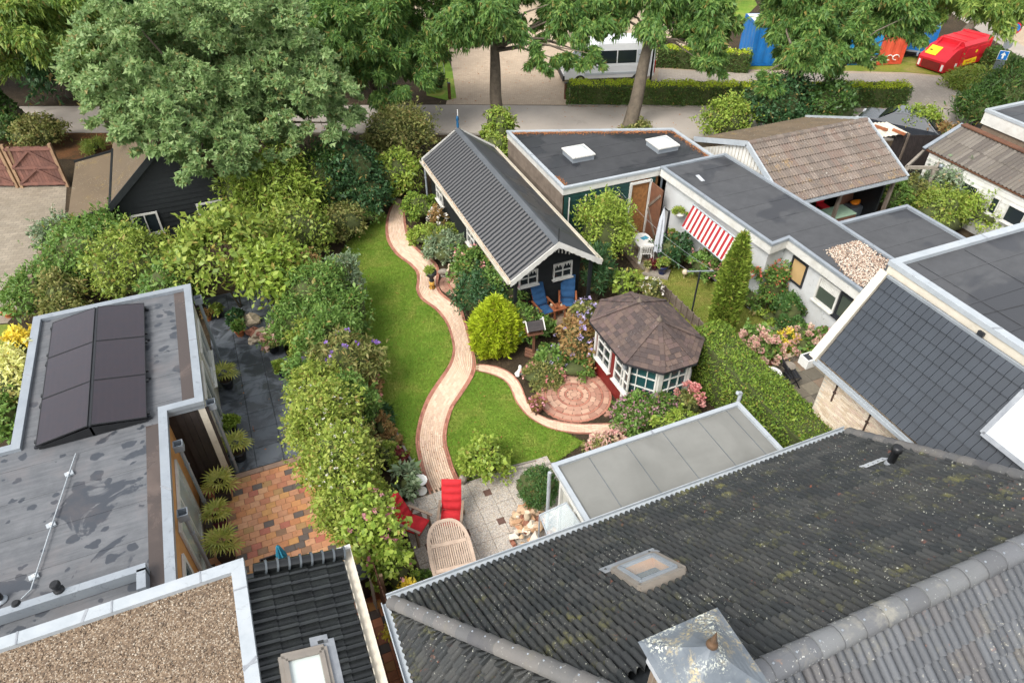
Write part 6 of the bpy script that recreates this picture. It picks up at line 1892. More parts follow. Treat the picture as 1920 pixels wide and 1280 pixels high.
# ================================================================== trees
ash = dict(L=0.19, W=0.075, droop=0.75, spread=0.45, csize=0.20, flatz=0.75, flat=0.25)
tree('street tree with straight grey trunk in front of the brick driveway', (13.46,34.11,0), (13.4, 34.2, 4.2), 0.32,
     [((13.34,34.08,5.9), (2.7, 2.7, 2.4), 0.45), ((16.85,32.58,5.1), (2.0, 2.1, 1.7), 0.35), ((14.53,30.93,3.9), (0.9, 0.9, 0.9), 0.07), ((16.86,30.03,3.8), (0.7, 0.7, 0.5), 0.03), ((11.74,34.31,5.4), (1.3, 1.3, 1.5), 0.07), ((16.41,30.39,3.9), (0.95, 0.95, 0.8), 0.06)], 'leaf_ash', 62000, K=170, **ash)
tree('street tree with leaning grey trunk in front of the white van', (19.44,30.2,0), (20.5, 30.9, 4.6), 0.34,
     [((20.6,31.66,6), (2.6, 2.6, 2.3), 0.5), ((22.92,29.73,5), (1.5, 1.8, 2.2), 0.36), ((22.68,28.5,3.6), (0.9, 0.9, 1.2), 0.09)], 'leaf_ash', 60000, K=170, **ash)
tree('street tree with long hanging branches before the blue container', (27.54,27.25,0), (26.6, 26.9, 3.6), 0.30,
     [((27.55,28.78,5.5), (2.0, 2.2, 2.1), 0.45), ((27.43,27.23,3.9), (1.6, 1.8, 1.7), 0.40), ((24.92,26.72,2.7), (0.7, 0.7, 0.7), 0.07), ((28.14,26.55,3.5), (0.7, 0.8, 1.1), 0.08)], 'leaf_ash', 58000, K=170, **ash)
tree('street tree whose drooping crown hangs before the red container', (28.55,26.98,0), (28.6, 26.4, 3.4), 0.22,
     [((31.27,27.01,5.3), (2.3, 2.3, 2.1), 0.50), ((32.68,26.12,5), (1.1, 1.1, 1.3), 0.24), ((29.26,26.22,4.6), (1.0, 1.1, 1.4), 0.16), ((29.71,25.55,3.6), (0.6, 0.6, 0.9), 0.06)], 'leaf_ash', 50000, K=150, **ash)
tree('thin leaning tree beside the far road at upper right', (48.04,34.31,0), (50.4, 34.0, 4.4), 0.26,
     [((36.13,25.58,5.9), (3.0, 2.8, 1.7), 0.85), ((34.38,26.42,6), (1.5, 1.5, 1.4), 0.15)], 'leaf_ash_pale', 26000, K=110, **ash)
tree('ivy clad leaning street tree at the upper left edge', (-10.15,42.57,0), (-11.9, 42.4, 4.6), 0.55,
     [((-6.6,37.45,6.3), (3.4, 3.0, 2.6), 0.6), ((-8.8,37.09,6.2), (3.0, 3.0, 2.6), 0.25), ((-5.33,37.69,5.2), (1.9, 1.9, 1.4), 0.15)], 'leaf_ash_pale', 62000, K=180, **ash)
tree('dense dark green street tree behind the elm', (8.03,35.76,0), (7.2, 36.6, 3.6), 0.40,
     [((8.6,35.75,5), (2.9, 2.7, 2.4), 0.45), ((7.74,34.83,3.2), (2.4, 2.2, 1.8), 0.35), ((5.89,34.7,5.2), (1.8, 1.8, 2.0), 0.20)], 'leaf_ash', 66000, K=190, **ash)
tree('broad pale green elm spreading over the black barn', (-0.15,31.7,0), (-0.6, 30.0, 3.4), 0.36,
     [((-0.07,31.33,5.3), (4.2, 3.6, 3.1), 0.50), ((2.96,28.93,4.7), (2.4, 2.4, 2.2), 0.16), ((-2.95,31.76,4.8), (2.4, 2.2, 1.6), 0.12), ((-0.8,25.78,4.2), (1.9, 1.6, 0.95), 0.08), ((-2.23,26.62,5), (1.9, 1.7, 1.15), 0.09), ((0.94,27.01,3.8), (1.6, 1.5, 1.1), 0.07)], 'leaf_elm', 140000, L=0.12, W=0.085, K=900, csize=0.12, flatz=0.4, droop=0.15, spread=0.55, flat=0.6, name='elm_tree', shell=(0.5, 1.05), lump=0.35)
# darker trees across the street that close the view at the top left
for i, (px, lbl) in enumerate((((-7.94,47.01,0), 'dark tree mass across the street left of the elm'), ((-13.79,50.21,0), 'dark tree across the street at the left picture edge'), ((-2.45,45.44,0), 'dark tree across the street hidden behind the elm'), ((5.86,42.9,0), 'dark tree across the street between elm and driveway'))):
    tree(lbl, px, (px[0], px[1], 3.0), 0.35, [((px[0], px[1], 5.2), (4.6, 4.0, 4.8), 1.0)], 'leaf_dark', 22000, L=0.28, W=0.15, K=110, csize=0.26, flatz=0.8, droop=0.3, spread=0.6, bark='bark_dark', name='dark_tree', zmin=-0.95)
for i, (px, lbl) in enumerate((((25.83,56.89,0), 'tree behind the driveway at the top of the picture'), ((36.68,51.24,0), 'tree behind the van at the top of the picture'), ((45.48,43.79,0), 'tree behind the blue container at the top of the picture'), ((58.51,38.31,0), 'pale tree at the upper right corner behind the road'))):
    tree(lbl, px, (px[0], px[1], 3.0), 0.3, [((px[0], px[1], 5.6), (4.6, 4.4, 4.0), 1.0)], 'leaf_ash' if i < 3 else 'leaf_ash_pale', 16000, L=0.30, W=0.14, K=90, csize=0.26, flatz=0.8, droop=0.4, spread=0.6, name='far_tree', zmin=-0.8)

# ivy on the left trunk
iv = thing('ivy', 'dark ivy climbing the leaning trunk at upper left', 'ivy')
rgi = np.random.default_rng(77)
b0, b1 = Vector((-10.15,42.57,0)), Vector((-11.9, 42.4, 4.6))
f_ = rgi.random(5000) ** 0.8; a_ = rgi.uniform(-2.6, 1.0, 5000)
P_ = np.array(b0[:])[None] * (1 - f_[:, None]) + np.array(b1[:])[None] * f_[:, None]
O_ = np.stack([np.cos(a_), np.sin(a_), np.zeros(5000)], 1)
P_ = P_ + O_ * (0.62 - 0.25 * f_)[:, None]; P_[:, 2] = f_ * 4.6
fast_mesh('foliage', leaf_quads(P_, O_, 0.13, 0.12, rgi, 0.3, 0.6, 0.2), 4, 'leaf_ivy', iv, kind=None)
MB().tube([tuple(b0 + Vector((0.45, -0.3, 0))), tuple(b0.lerp(b1, 0.5) + Vector((0.35, -0.3, 0)))], [0.04, 0.02], 6).build('stem', 'twig', iv)

# ================================================================== hedges
hedge('long clipped hedge between the street and the van', (18.13,34.8,0), (26.61,30.89,0), 1.0, 1.15, 'leaf_hedge', 0.075, 0.05, 0.8, top_mat='leaf_gold')
hedge('clipped hedge block at the parking exit', (26.76,30.74,0), (35.34,27.13,0), 1.0, 1.15, 'leaf_hedge', 0.075, 0.05, 0.8, top_mat='leaf_gold')
hedge('short clipped hedge behind the parking bay', (26.05,38.32,0), (30.72,35.07,0), 1.0, 1.2, 'leaf_hedge', 0.085, 0.055, 0.7, top_mat='leaf_gold')
hedge('low hedge behind the red waste container', (45.88,30.43,0), (44.46,25.16,0), 1.2, 1.0, 'leaf_hedge', 0.085, 0.055, 0.7)
hedge('tall green conifer hedge between pavilion and neighbour terrace', (11.95, 13.0), (11.95, 7.5), 1.25, 1.75, 'leaf_thuja_hedge', 0.065, 0.028, 0.85, name='conifer_hedge', round_=0.25)

# ================================================================== shrubs
S = shrub
# street side
S('brownish green shrub overhanging the street behind the garden', (7.13,30.93,1.4), (1.9, 1.7, 1.3), 'leaf_olive', 0.12, 0.06, 1.0)
S('fresh green shrub left of the black shed', (6.07,27.85,1.1), (1.2, 1.1, 1.1), 'leaf_bright', 0.13, 0.06, 0.9)
S('small rounded golden green shrub at the end of the garden path', (6.48,25.32,0.65), (0.72, 0.70, 0.62), 'leaf_thuja_hedge', 0.07, 0.05, 1.1)
S('dark green shrub behind the curving lawn end', (3.97,27.37,1.6), (1.6, 1.6, 1.6), 'leaf_dark', 0.12, 0.06, 1.0)
S('dark shrub at the foot of the elm', (4.58,26.52,0.9), (1.0, 1.0, 0.9), 'leaf_dark', 0.12, 0.06, 1.0)
S('dark juniper bush beside the elm', (2.9,27.05,1.6), (1.1, 1.1, 1.6), 'leaf_ivy', 0.12, 0.04, 1.0)
S('olive shrub at the far corner of the lawn', (3.24,25.17,0.7), (1.0, 0.9, 0.75), 'leaf_olive', 0.10, 0.05, 1.0)
S('mixed green shrub beside the bare soil strip', (4.38,25.91,0.5), (0.7, 0.6, 0.55), 'leaf_mid', 0.10, 0.05, 1.0)
S('tall feathery light green shrub before the black barn', (0.64,26.4,1.9), (1.9, 1.6, 1.9), 'leaf_bright', 0.15, 0.045, 1.0, droop=0.3)
S('yellowing shrub against the barn window', (1.33,23.75,1.4), (1.2, 1.2, 1.3), 'leaf_yellowgreen', 0.13, 0.07, 0.9)
S('loose broad leaved small tree over the slab terrace', (-1.24,21.94,2.4), (1.9, 1.7, 1.1), 'leaf_yellowgreen', 0.17, 0.09, 1.3, core=0, zmin=-0.3, lump=0.4)
S('broad leaved branches hanging beside the slab terrace', (-0.1,20.72,2), (1.3, 1.3, 0.9), 'leaf_bright', 0.17, 0.085, 1.2, core=0, lump=0.4)
S('green shrub mass beside the yard paving', (-5.74,25.7,1.3), (1.9, 1.6, 1.3), 'leaf_mid', 0.12, 0.055, 1.0)
S('grey green shrub in front of the barn lean-to', (-7,28.14,0.9), (1.0, 1.0, 0.9), 'leaf_grey', 0.12, 0.05, 0.9)
S('shrub with yellow flecks behind the zinc roof edge', (-4.36,23.83,1.4), (1.7, 1.4, 1.3), 'leaf_yellowgreen', 0.12, 0.055, 0.9)
S('low green shrub at the corner of the yard paving', (-7.63,24.38,0.8), (1.1, 1.0, 0.8), 'leaf_mid', 0.11, 0.05, 1.0)
S('cream edged shrub behind the solar roof corner', (-6.71,23.51,0.9), (0.8, 0.8, 0.8), 'leaf_olive', 0.11, 0.05, 1.0)
S('green shrub right behind the solar roof edge', (-3.21,21.95,1.4), (1.0, 0.9, 1.1), 'leaf_mid', 0.12, 0.055, 1.0)
S('shrub at the foot of the ivy clad tree', (-8.86,39.74,0.7), (1.4, 1.1, 0.7), 'leaf_olive', 0.12, 0.06, 1.0)
S('low shrub at the left edge beside the gate', (-10.45,41.02,0.6), (1.3, 1.0, 0.7), 'leaf_ivy', 0.12, 0.06, 1.0)
S('golden shrub growing up behind the roof corner at left', (-7.03,19.25,2.2), (0.42, 0.5, 0.75), 'leaf_yellow', 0.12, 0.05, 1.0)
S('pale cream shrub beside the solar roof at the left edge', (-7.22,17.77,2), (0.75, 0.9, 1.1), 'leaf_cream', 0.11, 0.055, 1.0)
S('dark green shrub at the left edge below the cream shrub', (-7.33,16.53,1.9), (0.55, 0.6, 0.9), 'leaf_mid', 0.11, 0.055, 1.0)
# border between the two gardens
S('dense fine leaved green shrub at the north end of the border', (1.24,19.58,1.3), (1.15, 1.35, 1.25), 'leaf_mid', 0.10, 0.035, 1.1)
S('light topped shrub behind the border shrubs', (2.17,20.34,1.2), (0.85, 0.9, 1.1), 'leaf_grey', 0.10, 0.04, 0.9)
S('brown flowering top of a shrub above the border', (1.17,20.84,1.7), (0.75, 0.7, 0.6), 'leaf_rust', 0.11, 0.05, 0.9)
S('fine leaved shrub beside the slab terrace', (0.42,18.79,1), (0.9, 0.9, 1.0), 'leaf_mid', 0.10, 0.035, 1.0)
S('shrub reaching over the lawn edge', (1.98,18.75,1), (0.75, 0.95, 1.0), 'leaf_mid', 0.10, 0.045, 1.0)
S('grey violet butterfly bush with purple flower spikes', (1.32,16.07,1.1), (1.15, 1.0, 1.1), 'leaf_olive', 0.15, 0.04, 1.0, droop=0.25, fl=[('flower_spike', 14, 0.09, 'petal_purple', 0.4, 10)])
S('green shrub below the butterfly bush', (0.52,16.65,0.9), (0.8, 0.8, 0.9), 'leaf_mid', 0.11, 0.045, 1.0)
S('rust leaved rose bush by the lawn edge', (1.96,15.36,0.5), (0.35, 0.45, 0.5), 'leaf_rust', 0.09, 0.05, 1.0, fl=[('blossom', 8, 0.10, 'petal_rose', 0.4)])
S('dark fern like shrub at the lawn edge', (1.93,14.34,0.35), (0.4, 0.4, 0.35), 'leaf_dark', 0.12, 0.03, 1.1)
S('bright climbing vine mass along the border, far half', (0.33,13.61,1.4), (1.0, 1.0, 1.3), 'leaf_vine', 0.085, 0.045, 1.1, fl=[('blossom', 30, 0.04, 'petal_white', 0.5)])
S('bright climbing vine mass along the border, near half', (0.35,12.03,1.4), (0.85, 1.2, 1.35), 'leaf_vine', 0.085, 0.045, 1.1, fl=[('blossom', 36, 0.04, 'petal_white', 0.5)])
S('bright vine strands leaning over the tile patio', (0.28,10.91,1.2), (0.65, 0.8, 1.15), 'leaf_vine', 0.085, 0.045, 1.1, fl=[('blossom', 14, 0.04, 'petal_white', 0.5)])
S('fresh green bush with pink blossoms beside the garden table', (0.7,9.96,1.25), (0.62, 0.9, 1.2), 'leaf_bright', 0.11, 0.07, 1.0, fl=[('blossom', 20, 0.075, 'petal_pink', 0.4)])
S('pink flowering bush end reaching the fence', (0.86,8.98,1.1), (0.42, 0.55, 0.95), 'leaf_bright', 0.11, 0.07, 1.0, fl=[('blossom', 8, 0.075, 'petal_pink', 0.4)])
S('yellow leaved shrub at the eave corner of the tiled roof', (1.08,8.39,0.9), (0.32, 0.26, 0.4), 'leaf_yellow', 0.08, 0.04, 1.0, core=0.5)
S('yellow leaved shrub poking past the fence', (0.55,7.49,1.3), (0.22, 0.30, 0.35), 'leaf_yellow', 0.08, 0.04, 0.9, core=0.4)
S('small green plant between table and gutter', (1.52,8.91,0.3), (0.25, 0.2, 0.3), 'leaf_mid', 0.10, 0.06, 0.8)
S('broad leaved peony beside the white side table', (1.96,11.72,0.45), (0.40, 0.45, 0.45), 'leaf_grey', 0.17, 0.07, 0.9, core=0.5)
S('dark red shrub in the border bed', (1.98,12.7,0.3), (0.28, 0.30, 0.28), 'leaf_red', 0.09, 0.05, 1.0)
S('yellow green shrub in the border bed', (1.64,12.8,0.5), (0.4, 0.4, 0.45), 'leaf_yellowgreen', 0.09, 0.045, 1.0)
S('dry brown plant in the border bed', (2,13.56,0.2), (0.30, 0.35, 0.2), 'leaf_rust', 0.09, 0.03, 0.8)
S('russet ground plants below the vine', (1.83,13.99,0.4), (0.30, 0.5, 0.35), 'leaf_rust', 0.09, 0.04, 0.9)
# shed side bed
S('white variegated shrub beside the black shed', (6.43,21.89,0.65), (0.85, 0.75, 0.65), 'leaf_grey', 0.08, 0.045, 1.1)
S('yellow green shrub with pale blossoms by the shed wall', (6.69,23.01,0.6), (0.7, 0.6, 0.55), 'leaf_yellowgreen', 0.08, 0.045, 1.0)
S('lush green groundcover between path and shed', (6.11,23.75,0.2), (0.55, 0.8, 0.22), 'leaf_bright', 0.09, 0.06, 1.1)
S('shrub with white and russet flower heads at the shed', (6.83,23.94,0.7), (0.42, 0.42, 0.55), 'leaf_rust', 0.08, 0.045, 0.9, fl=[('blossom', 16, 0.09, 'petal_white', 0.5)])
S('rose bush with coral blossoms before the shed corner', (6.79,19.92,0.8), (0.85, 0.8, 0.85), 'leaf_mid', 0.09, 0.055, 0.8, core=0.5, lump=0.4, fl=[('blossom', 20, 0.10, 'petal_rose', 0.5)])
S('climbing rose against the shed eave', (7.55,19.18,1.4), (0.55, 0.5, 0.8), 'leaf_mid', 0.09, 0.055, 0.7, core=0.3, lump=0.5, fl=[('blossom', 8, 0.10, 'petal_rose', 0.5)])
S('cream yellow shrub beside the small round paving', (6.26,19.23,0.45), (0.34, 0.34, 0.42), 'leaf_cream', 0.08, 0.04, 0.9)
S('dark grey green shrub behind the golden conifer', (6.52,18.11,0.9), (0.95, 0.9, 0.95), 'leaf_dark', 0.08, 0.045, 1.1)
S('large loose shrub with small flowers before the shed gable', (7.2,18.17,0.9), (0.85, 0.85, 0.9), 'leaf_mid', 0.09, 0.05, 1.0, fl=[('blossom', 24, 0.05, 'petal_mauve', 0.5)])
S('green shrub between golden conifer and bird table', (7.34,16.45,0.7), (0.65, 0.65, 0.7), 'leaf_mid', 0.09, 0.045, 1.0)
S('green shrub beside the deck steps', (8,16.36,0.4), (0.45, 0.4, 0.42), 'leaf_mid', 0.09, 0.05, 1.0)
S('russet hydrangea with lilac flowers beside the pavilion', (8.5,14.85,0.75), (0.65, 0.8, 0.8), 'leaf_rust', 0.10, 0.055, 1.0, fl=[('blossom', 22, 0.08, 'petal_lilac', 0.5)])
S('yellow green shrub with lilac flowers before the deck', (9.4,15.98,0.7), (0.5, 0.5, 0.65), 'leaf_olive', 0.10, 0.055, 1.0, fl=[('blossom', 22, 0.08, 'petal_lilac', 0.5)])
S('low lilac edged plants under the bird table', (7.66,14.92,0.3), (0.55, 0.55, 0.35), 'leaf_mid', 0.09, 0.05, 1.0, fl=[('blossom', 16, 0.06, 'petal_lilac', 0.5)])
S('low heather and stonecrop carpet by the branch path', (7.16,14.43,0.2), (0.75, 0.65, 0.25), 'leaf_olive', 0.07, 0.035, 1.1, fl=[('blossom', 20, 0.07, 'petal_rose', 0.6)])
S('green groundcover beside the pavilion wall', (8.25,14.18,0.25), (0.7, 0.45, 0.3), 'leaf_mid', 0.08, 0.04, 1.0)
S('tall rounded bright shrub behind the shed', (12.05,19.48,1.5), (1.05, 1.0, 1.35), 'leaf_bright', 0.09, 0.045, 1.1)
S('blue green pine shrub at the shed gable', (10.65,17.41,1.2), (0.55, 0.55, 1.2), 'leaf_dark', 0.14, 0.025, 1.1, droop=-0.3)
S('leafy climber on the fence beside the terrace', (11.51,17.03,0.8), (0.6, 0.5, 0.75), 'leaf_bright', 0.12, 0.085, 0.9)
S('blossoming climber behind the pavilion roof', (12.21,16.36,0.7), (0.35, 0.35, 0.55), 'leaf_olive', 0.09, 0.055, 0.9, fl=[('blossom', 20, 0.07, 'petal_white', 0.5)])
S('small pale leaved plant against the green workshop', (11.92,22.17,0.8), (0.55, 0.45, 0.9), 'leaf_grey', 0.09, 0.05, 0.8)
S('wide pink flowering bush in front of the pavilion windows', (9,11.45,0.5), (1.05, 0.75, 0.55), 'leaf_mid', 0.09, 0.04, 1.1, fl=[('blossom', 210, 0.045, 'petal_mauve', 0.6)])
S('pink hydrangea beside the pavilion corner', (10.38,11.4,0.55), (0.40, 0.5, 0.55), 'leaf_olive', 0.10, 0.06, 0.9, fl=[('flower_head', 18, 0.16, 'petal_rose', 0.5, 50)])
S('pale flowering plant beside the extension roof', (7.44,10.96,0.3), (0.6, 0.4, 0.32), 'leaf_olive', 0.09, 0.045, 0.8, fl=[('blossom', 110, 0.07, 'petal_hydrangea', 0.7, 12)])
S('bright low shrub behind the extension roof edge', (9.38,10.61,0.6), (0.7, 0.4, 0.55), 'leaf_bright', 0.07, 0.04, 1.0)
S('bright bush on the lawn edge by the pebble patio', (4.13,11.56,0.55), (0.66, 0.66, 0.6), 'leaf_bright', 0.09, 0.055, 1.4, core=0.55)
S('clipped round dark green ball shrub beside the extension', (5.02,10.17,0.6), (0.46, 0.5, 0.60), 'leaf_box', 0.035, 0.02, 1.5, K=150, csize=0.25, lump=0.04, shell=(0.85, 0.95), core=0.9, name='ball_shrub')
# neighbour garden
S('green shrub against the bungalow wall below the awning', (14.33,18.28,0.7), (0.6, 0.7, 0.75), 'leaf_dark', 0.12, 0.05, 1.0)
S('flowering shrub below the striped awning', (14.96,17.08,0.6), (0.5, 0.85, 0.55), 'leaf_mid', 0.10, 0.05, 0.9, fl=[('blossom', 26, 0.06, 'petal_rose', 0.5)])
S('firethorn with red berries on the bungalow wall', (15.72,14.35,1.15), (0.38, 0.42, 1.1), 'leaf_mid', 0.09, 0.045, 1.0, fl=[('berries', 60, 0.035, 'petal_red', 0.3)])
S('rounded clipped shrub under the dark framed window', (15.62,13.35,0.85), (0.5, 0.6, 0.62), 'leaf_box', 0.06, 0.035, 2.4, lump=0.08)
S('green shrub between thuja and firethorn', (15.44,14.93,0.4), (0.4, 0.6, 0.4), 'leaf_mid', 0.11, 0.05, 0.9)
S('low salad green plants in the neighbour bed', (15.66,14.19,0.15), (0.35, 0.6, 0.2), 'leaf_bright', 0.10, 0.06, 0.8)
S('large pink hydrangea beside the conifer hedge', (13.74,12.35,0.65), (0.68, 0.72, 0.62), 'leaf_mid', 0.10, 0.065, 0.9, fl=[('flower_head', 44, 0.16, 'petal_hydrangea', 0.3, 60, -0.3)])
S('pale pink hydrangea in front of the bungalow terrace', (15.31,12.18,0.6), (0.55, 0.65, 0.58), 'leaf_mid', 0.10, 0.065, 0.9, fl=[('flower_head', 30, 0.15, 'petal_hydrangea', 0.3, 60, -0.3)])
S('yellow green shrub between the two hydrangeas', (14.82,12.44,0.45), (0.32, 0.4, 0.45), 'leaf_yellow', 0.10, 0.04, 0.8)
# right hand garden
S('grey green shrub before the white plank shed', (27.72,17.41,1.1), (1.2, 1.4, 1.1), 'leaf_grey', 0.11, 0.05, 1.0)
S('yellow green shrub behind the low annex', (26.06,16.46,0.8), (1.3, 1.1, 0.8), 'leaf_yellowgreen', 0.11, 0.055, 1.0)
S('bright shrub below the plank shed windows', (27.77,15.79,0.9), (1.4, 1.3, 0.9), 'leaf_bright', 0.11, 0.055, 1.0)
S('bright shrub at the right picture edge', (28.2,14.86,0.8), (1.1, 1.1, 0.8), 'leaf_bright', 0.11, 0.055, 1.0)
S('shrub between garage and pergola', (25.2,18.31,0.8), (0.8, 0.8, 0.8), 'leaf_mid', 0.11, 0.055, 1.0)
S('bushy shrub beside the pergola posts', (26.12,18.23,0.9), (0.6, 0.6, 0.7), 'leaf_olive', 0.11, 0.055, 1.0)
S('rounded yellow green bush between street and brown garage', (22.95,26.79,1.2), (1.25, 1.15, 1.2), 'leaf_thuja', 0.10, 0.06, 1.0, lump=0.1)
S('dark shrub group behind the brown garage', (26.01,27.01,1.5), (2.1, 1.6, 1.5), 'leaf_dark', 0.13, 0.07, 1.0)
S('dark blue green shrub behind the brown garage ridge', (28.43,26.16,1.3), (1.7, 1.4, 1.3), 'leaf_ivy', 0.13, 0.07, 1.0)
S('yellow green bush between shed and workshop', (11.71,29.29,1.6), (0.8, 0.9, 1.1), 'leaf_thuja', 0.14, 0.07, 0.9)
S('leafy shoots beside the workshop corner', (10.88,27.77,1.4), (0.45, 0.9, 0.8), 'leaf_yellowgreen', 0.14, 0.07, 0.8)
S('bright bush beside the parked car', (32.26,23.37,0.9), (1.0, 0.9, 0.9), 'leaf_bright', 0.12, 0.055, 1.0)
S('dry brown shrub beside the white plank shed', (32.6,22.22,0.6), (0.9, 0.9, 0.6), 'leaf_rust', 0.11, 0.04, 1.0)
S('blue green juniper beside the brown brick house', (36.25,23.32,1), (1.4, 1.3, 1.0), 'leaf_ivy', 0.22, 0.045, 1.0, droop=-0.3)
S('tall blue green juniper at the right edge', (38.34,23.31,1.4), (1.8, 1.6, 1.4), 'leaf_ivy', 0.22, 0.045, 1.0, droop=-0.3)
S('low dark planting around the tree before the van', (19.51,29.81,0.2), (1.0, 0.7, 0.25), 'leaf_olive', 0.09, 0.05, 0.9)
S('yellowing groundcover on the right hand verge', (42.27,27.95,0.2), (2.6, 1.6, 0.35), 'leaf_yellowgreen', 0.12, 0.06, 0.8)
S('low hedge plants beside the driveway sign', (11.79,39.84,0.5), (0.7, 1.0, 0.55), 'leaf_ivy', 0.11, 0.055, 1.0)
S('flowering bed at the far end of the driveway', (14.14,47.11,0.4), (1.3, 1.0, 0.5), 'leaf_rust', 0.14, 0.07, 0.8)
S('dark shrub between barn and elm', (-0.69,29.56,1), (1.6, 1.2, 1.1), 'leaf_dark', 0.13, 0.06, 0.9)
S('low weedy grass beside the drive gate', (-6.53,38.03,0.3), (0.7, 0.6, 0.35), 'leaf_yellowgreen', 0.16, 0.02, 0.8, core=0.4)
S('purple leaved plant at the shed corner', (8.06,17.96,0.45), (0.3, 0.3, 0.4), 'leaf_red', 0.09, 0.05, 0.9)

# fillers that knit the border together
for i, (px, r_, mt) in enumerate((((0.55,17.59,1), (0.7, 0.7, 0.9), 'leaf_vine'), ((1.27,17.3,1.2), (0.8, 0.8, 1.1), 'leaf_mid'), ((0.44,15.1,1.2), (0.8, 0.7, 1.1), 'leaf_vine'), ((1.2,14.54,1), (0.7, 0.7, 0.95), 'leaf_mid'), ((1.01,12.99,0.9), (0.55, 0.7, 0.9), 'leaf_olive'), ((0.86,11.34,0.9), (0.5, 0.7, 0.85), 'leaf_vine'), ((0.67,20.11,1.1), (0.6, 0.7, 1.0), 'leaf_bright'))):
    S(('leafy shrub filling the border beside the upper terrace slabs', 'soft green shrub filling the border above the butterfly bush', 'lime green shrub between butterfly bush and vine', 'green shrub between butterfly bush and lawn', 'olive shrub on the lawn side of the vine', 'lime green shrub between vine and pink blossoms', 'bright shrub below the broad leaved branches')[i], px, r_, mt, 0.09, 0.04, 1.0, core=0.6, lump=0.4)
# conifers
cone_conifer('golden green egg shaped conifer beside the path junction', (6.28,16.3,0), [(0.30, 0.0), (0.72, 0.25), (0.84, 0.6), (0.80, 0.95), (0.62, 1.35), (0.36, 1.75), (0.14, 2.0), (0.02, 2.12)], 26000, 'leaf_gold', 0.13, 0.028, name='egg_conifer', core=0.82)
cone_conifer('tall slim columnar conifer in the neighbour lawn', (13.48,13.97,0), [(0.24, 0.0), (0.40, 0.3), (0.45, 1.2), (0.40, 2.2), (0.30, 3.1), (0.15, 3.7), (0.03, 4.05)], 22000, 'leaf_thuja', 0.11, 0.035, name='column_conifer', core=0.82)

# ================================================================== garden furniture
mat_plain('teak_pale', srgb(196, 174, 154), srgb(178, 156, 138), 5, 0.75, 0.2, 40, isl=0.16)
mat_plain('teak_warm', srgb(150, 92, 60), srgb(128, 76, 50), 5, 0.6, 0.2, 40, isl=0.2)
mat_plain('teak_grey', srgb(150, 132, 114), srgb(130, 112, 96), 5, 0.75, 0.2, 40, isl=0.2)
mat_plain('cushion_red', srgb(196, 44, 50), srgb(178, 36, 44), 7, 0.9, 0.25, 90)
mat_plain('cushion_blue', srgb(42, 82, 122), srgb(34, 68, 104), 7, 0.9, 0.25, 90)
mat_plain('white_plastic', srgb(232, 230, 224), srgb(218, 216, 210), 4, 0.4, 0.03)
mat_plain('terracotta', srgb(196, 122, 76), srgb(176, 106, 66), 5, 0.8, 0.15)
mat_plain('pot_dark', srgb(46, 48, 52), srgb(38, 40, 44), 5, 0.5, 0.1)
mat_plain('pot_blue', srgb(24, 38, 84), srgb(20, 30, 66), 5, 0.25, 0.05)
mat_plain('pot_cream', srgb(208, 192, 166), srgb(188, 172, 148), 5, 0.7, 0.1)
mat_plain('pot_plum', srgb(92, 36, 62), srgb(76, 30, 52), 5, 0.4, 0.05)
mat_plain('potting_soil', srgb(66, 50, 38), srgb(50, 40, 32), 20, 0.95, 0.6, 40)
mat_plain('stone_grey', srgb(150, 142, 130), srgb(122, 114, 104), 7, 0.9, 0.5, 30)
mat_palette('rubble', [srgb(176, 140, 108), srgb(196, 168, 136), srgb(146, 98, 76), srgb(206, 192, 172), srgb(168, 122, 92), srgb(184, 156, 128), srgb(130, 88, 70), srgb(214, 204, 188)], 0.9, 0.6, 22, 0.35)
mat_palette('boulder', [srgb(150, 100, 84), srgb(190, 174, 150), srgb(134, 88, 76), srgb(176, 160, 138), srgb(142, 96, 80)], 0.9, 0.6, 14, 0.35)
mat_plain('fabric_teal', srgb(62, 150, 176), srgb(50, 128, 154), 4, 0.85, 0.15)
mat_plain('fabric_grey', srgb(196, 200, 206), srgb(176, 182, 190), 4, 0.85, 0.15)
mat_plain('yellow_wicker', srgb(196, 152, 70), srgb(170, 128, 56), 14, 0.7, 0.4, 30)
mat_plain('orange_plastic', srgb(226, 132, 32), srgb(208, 116, 26), 4, 0.4, 0.03)

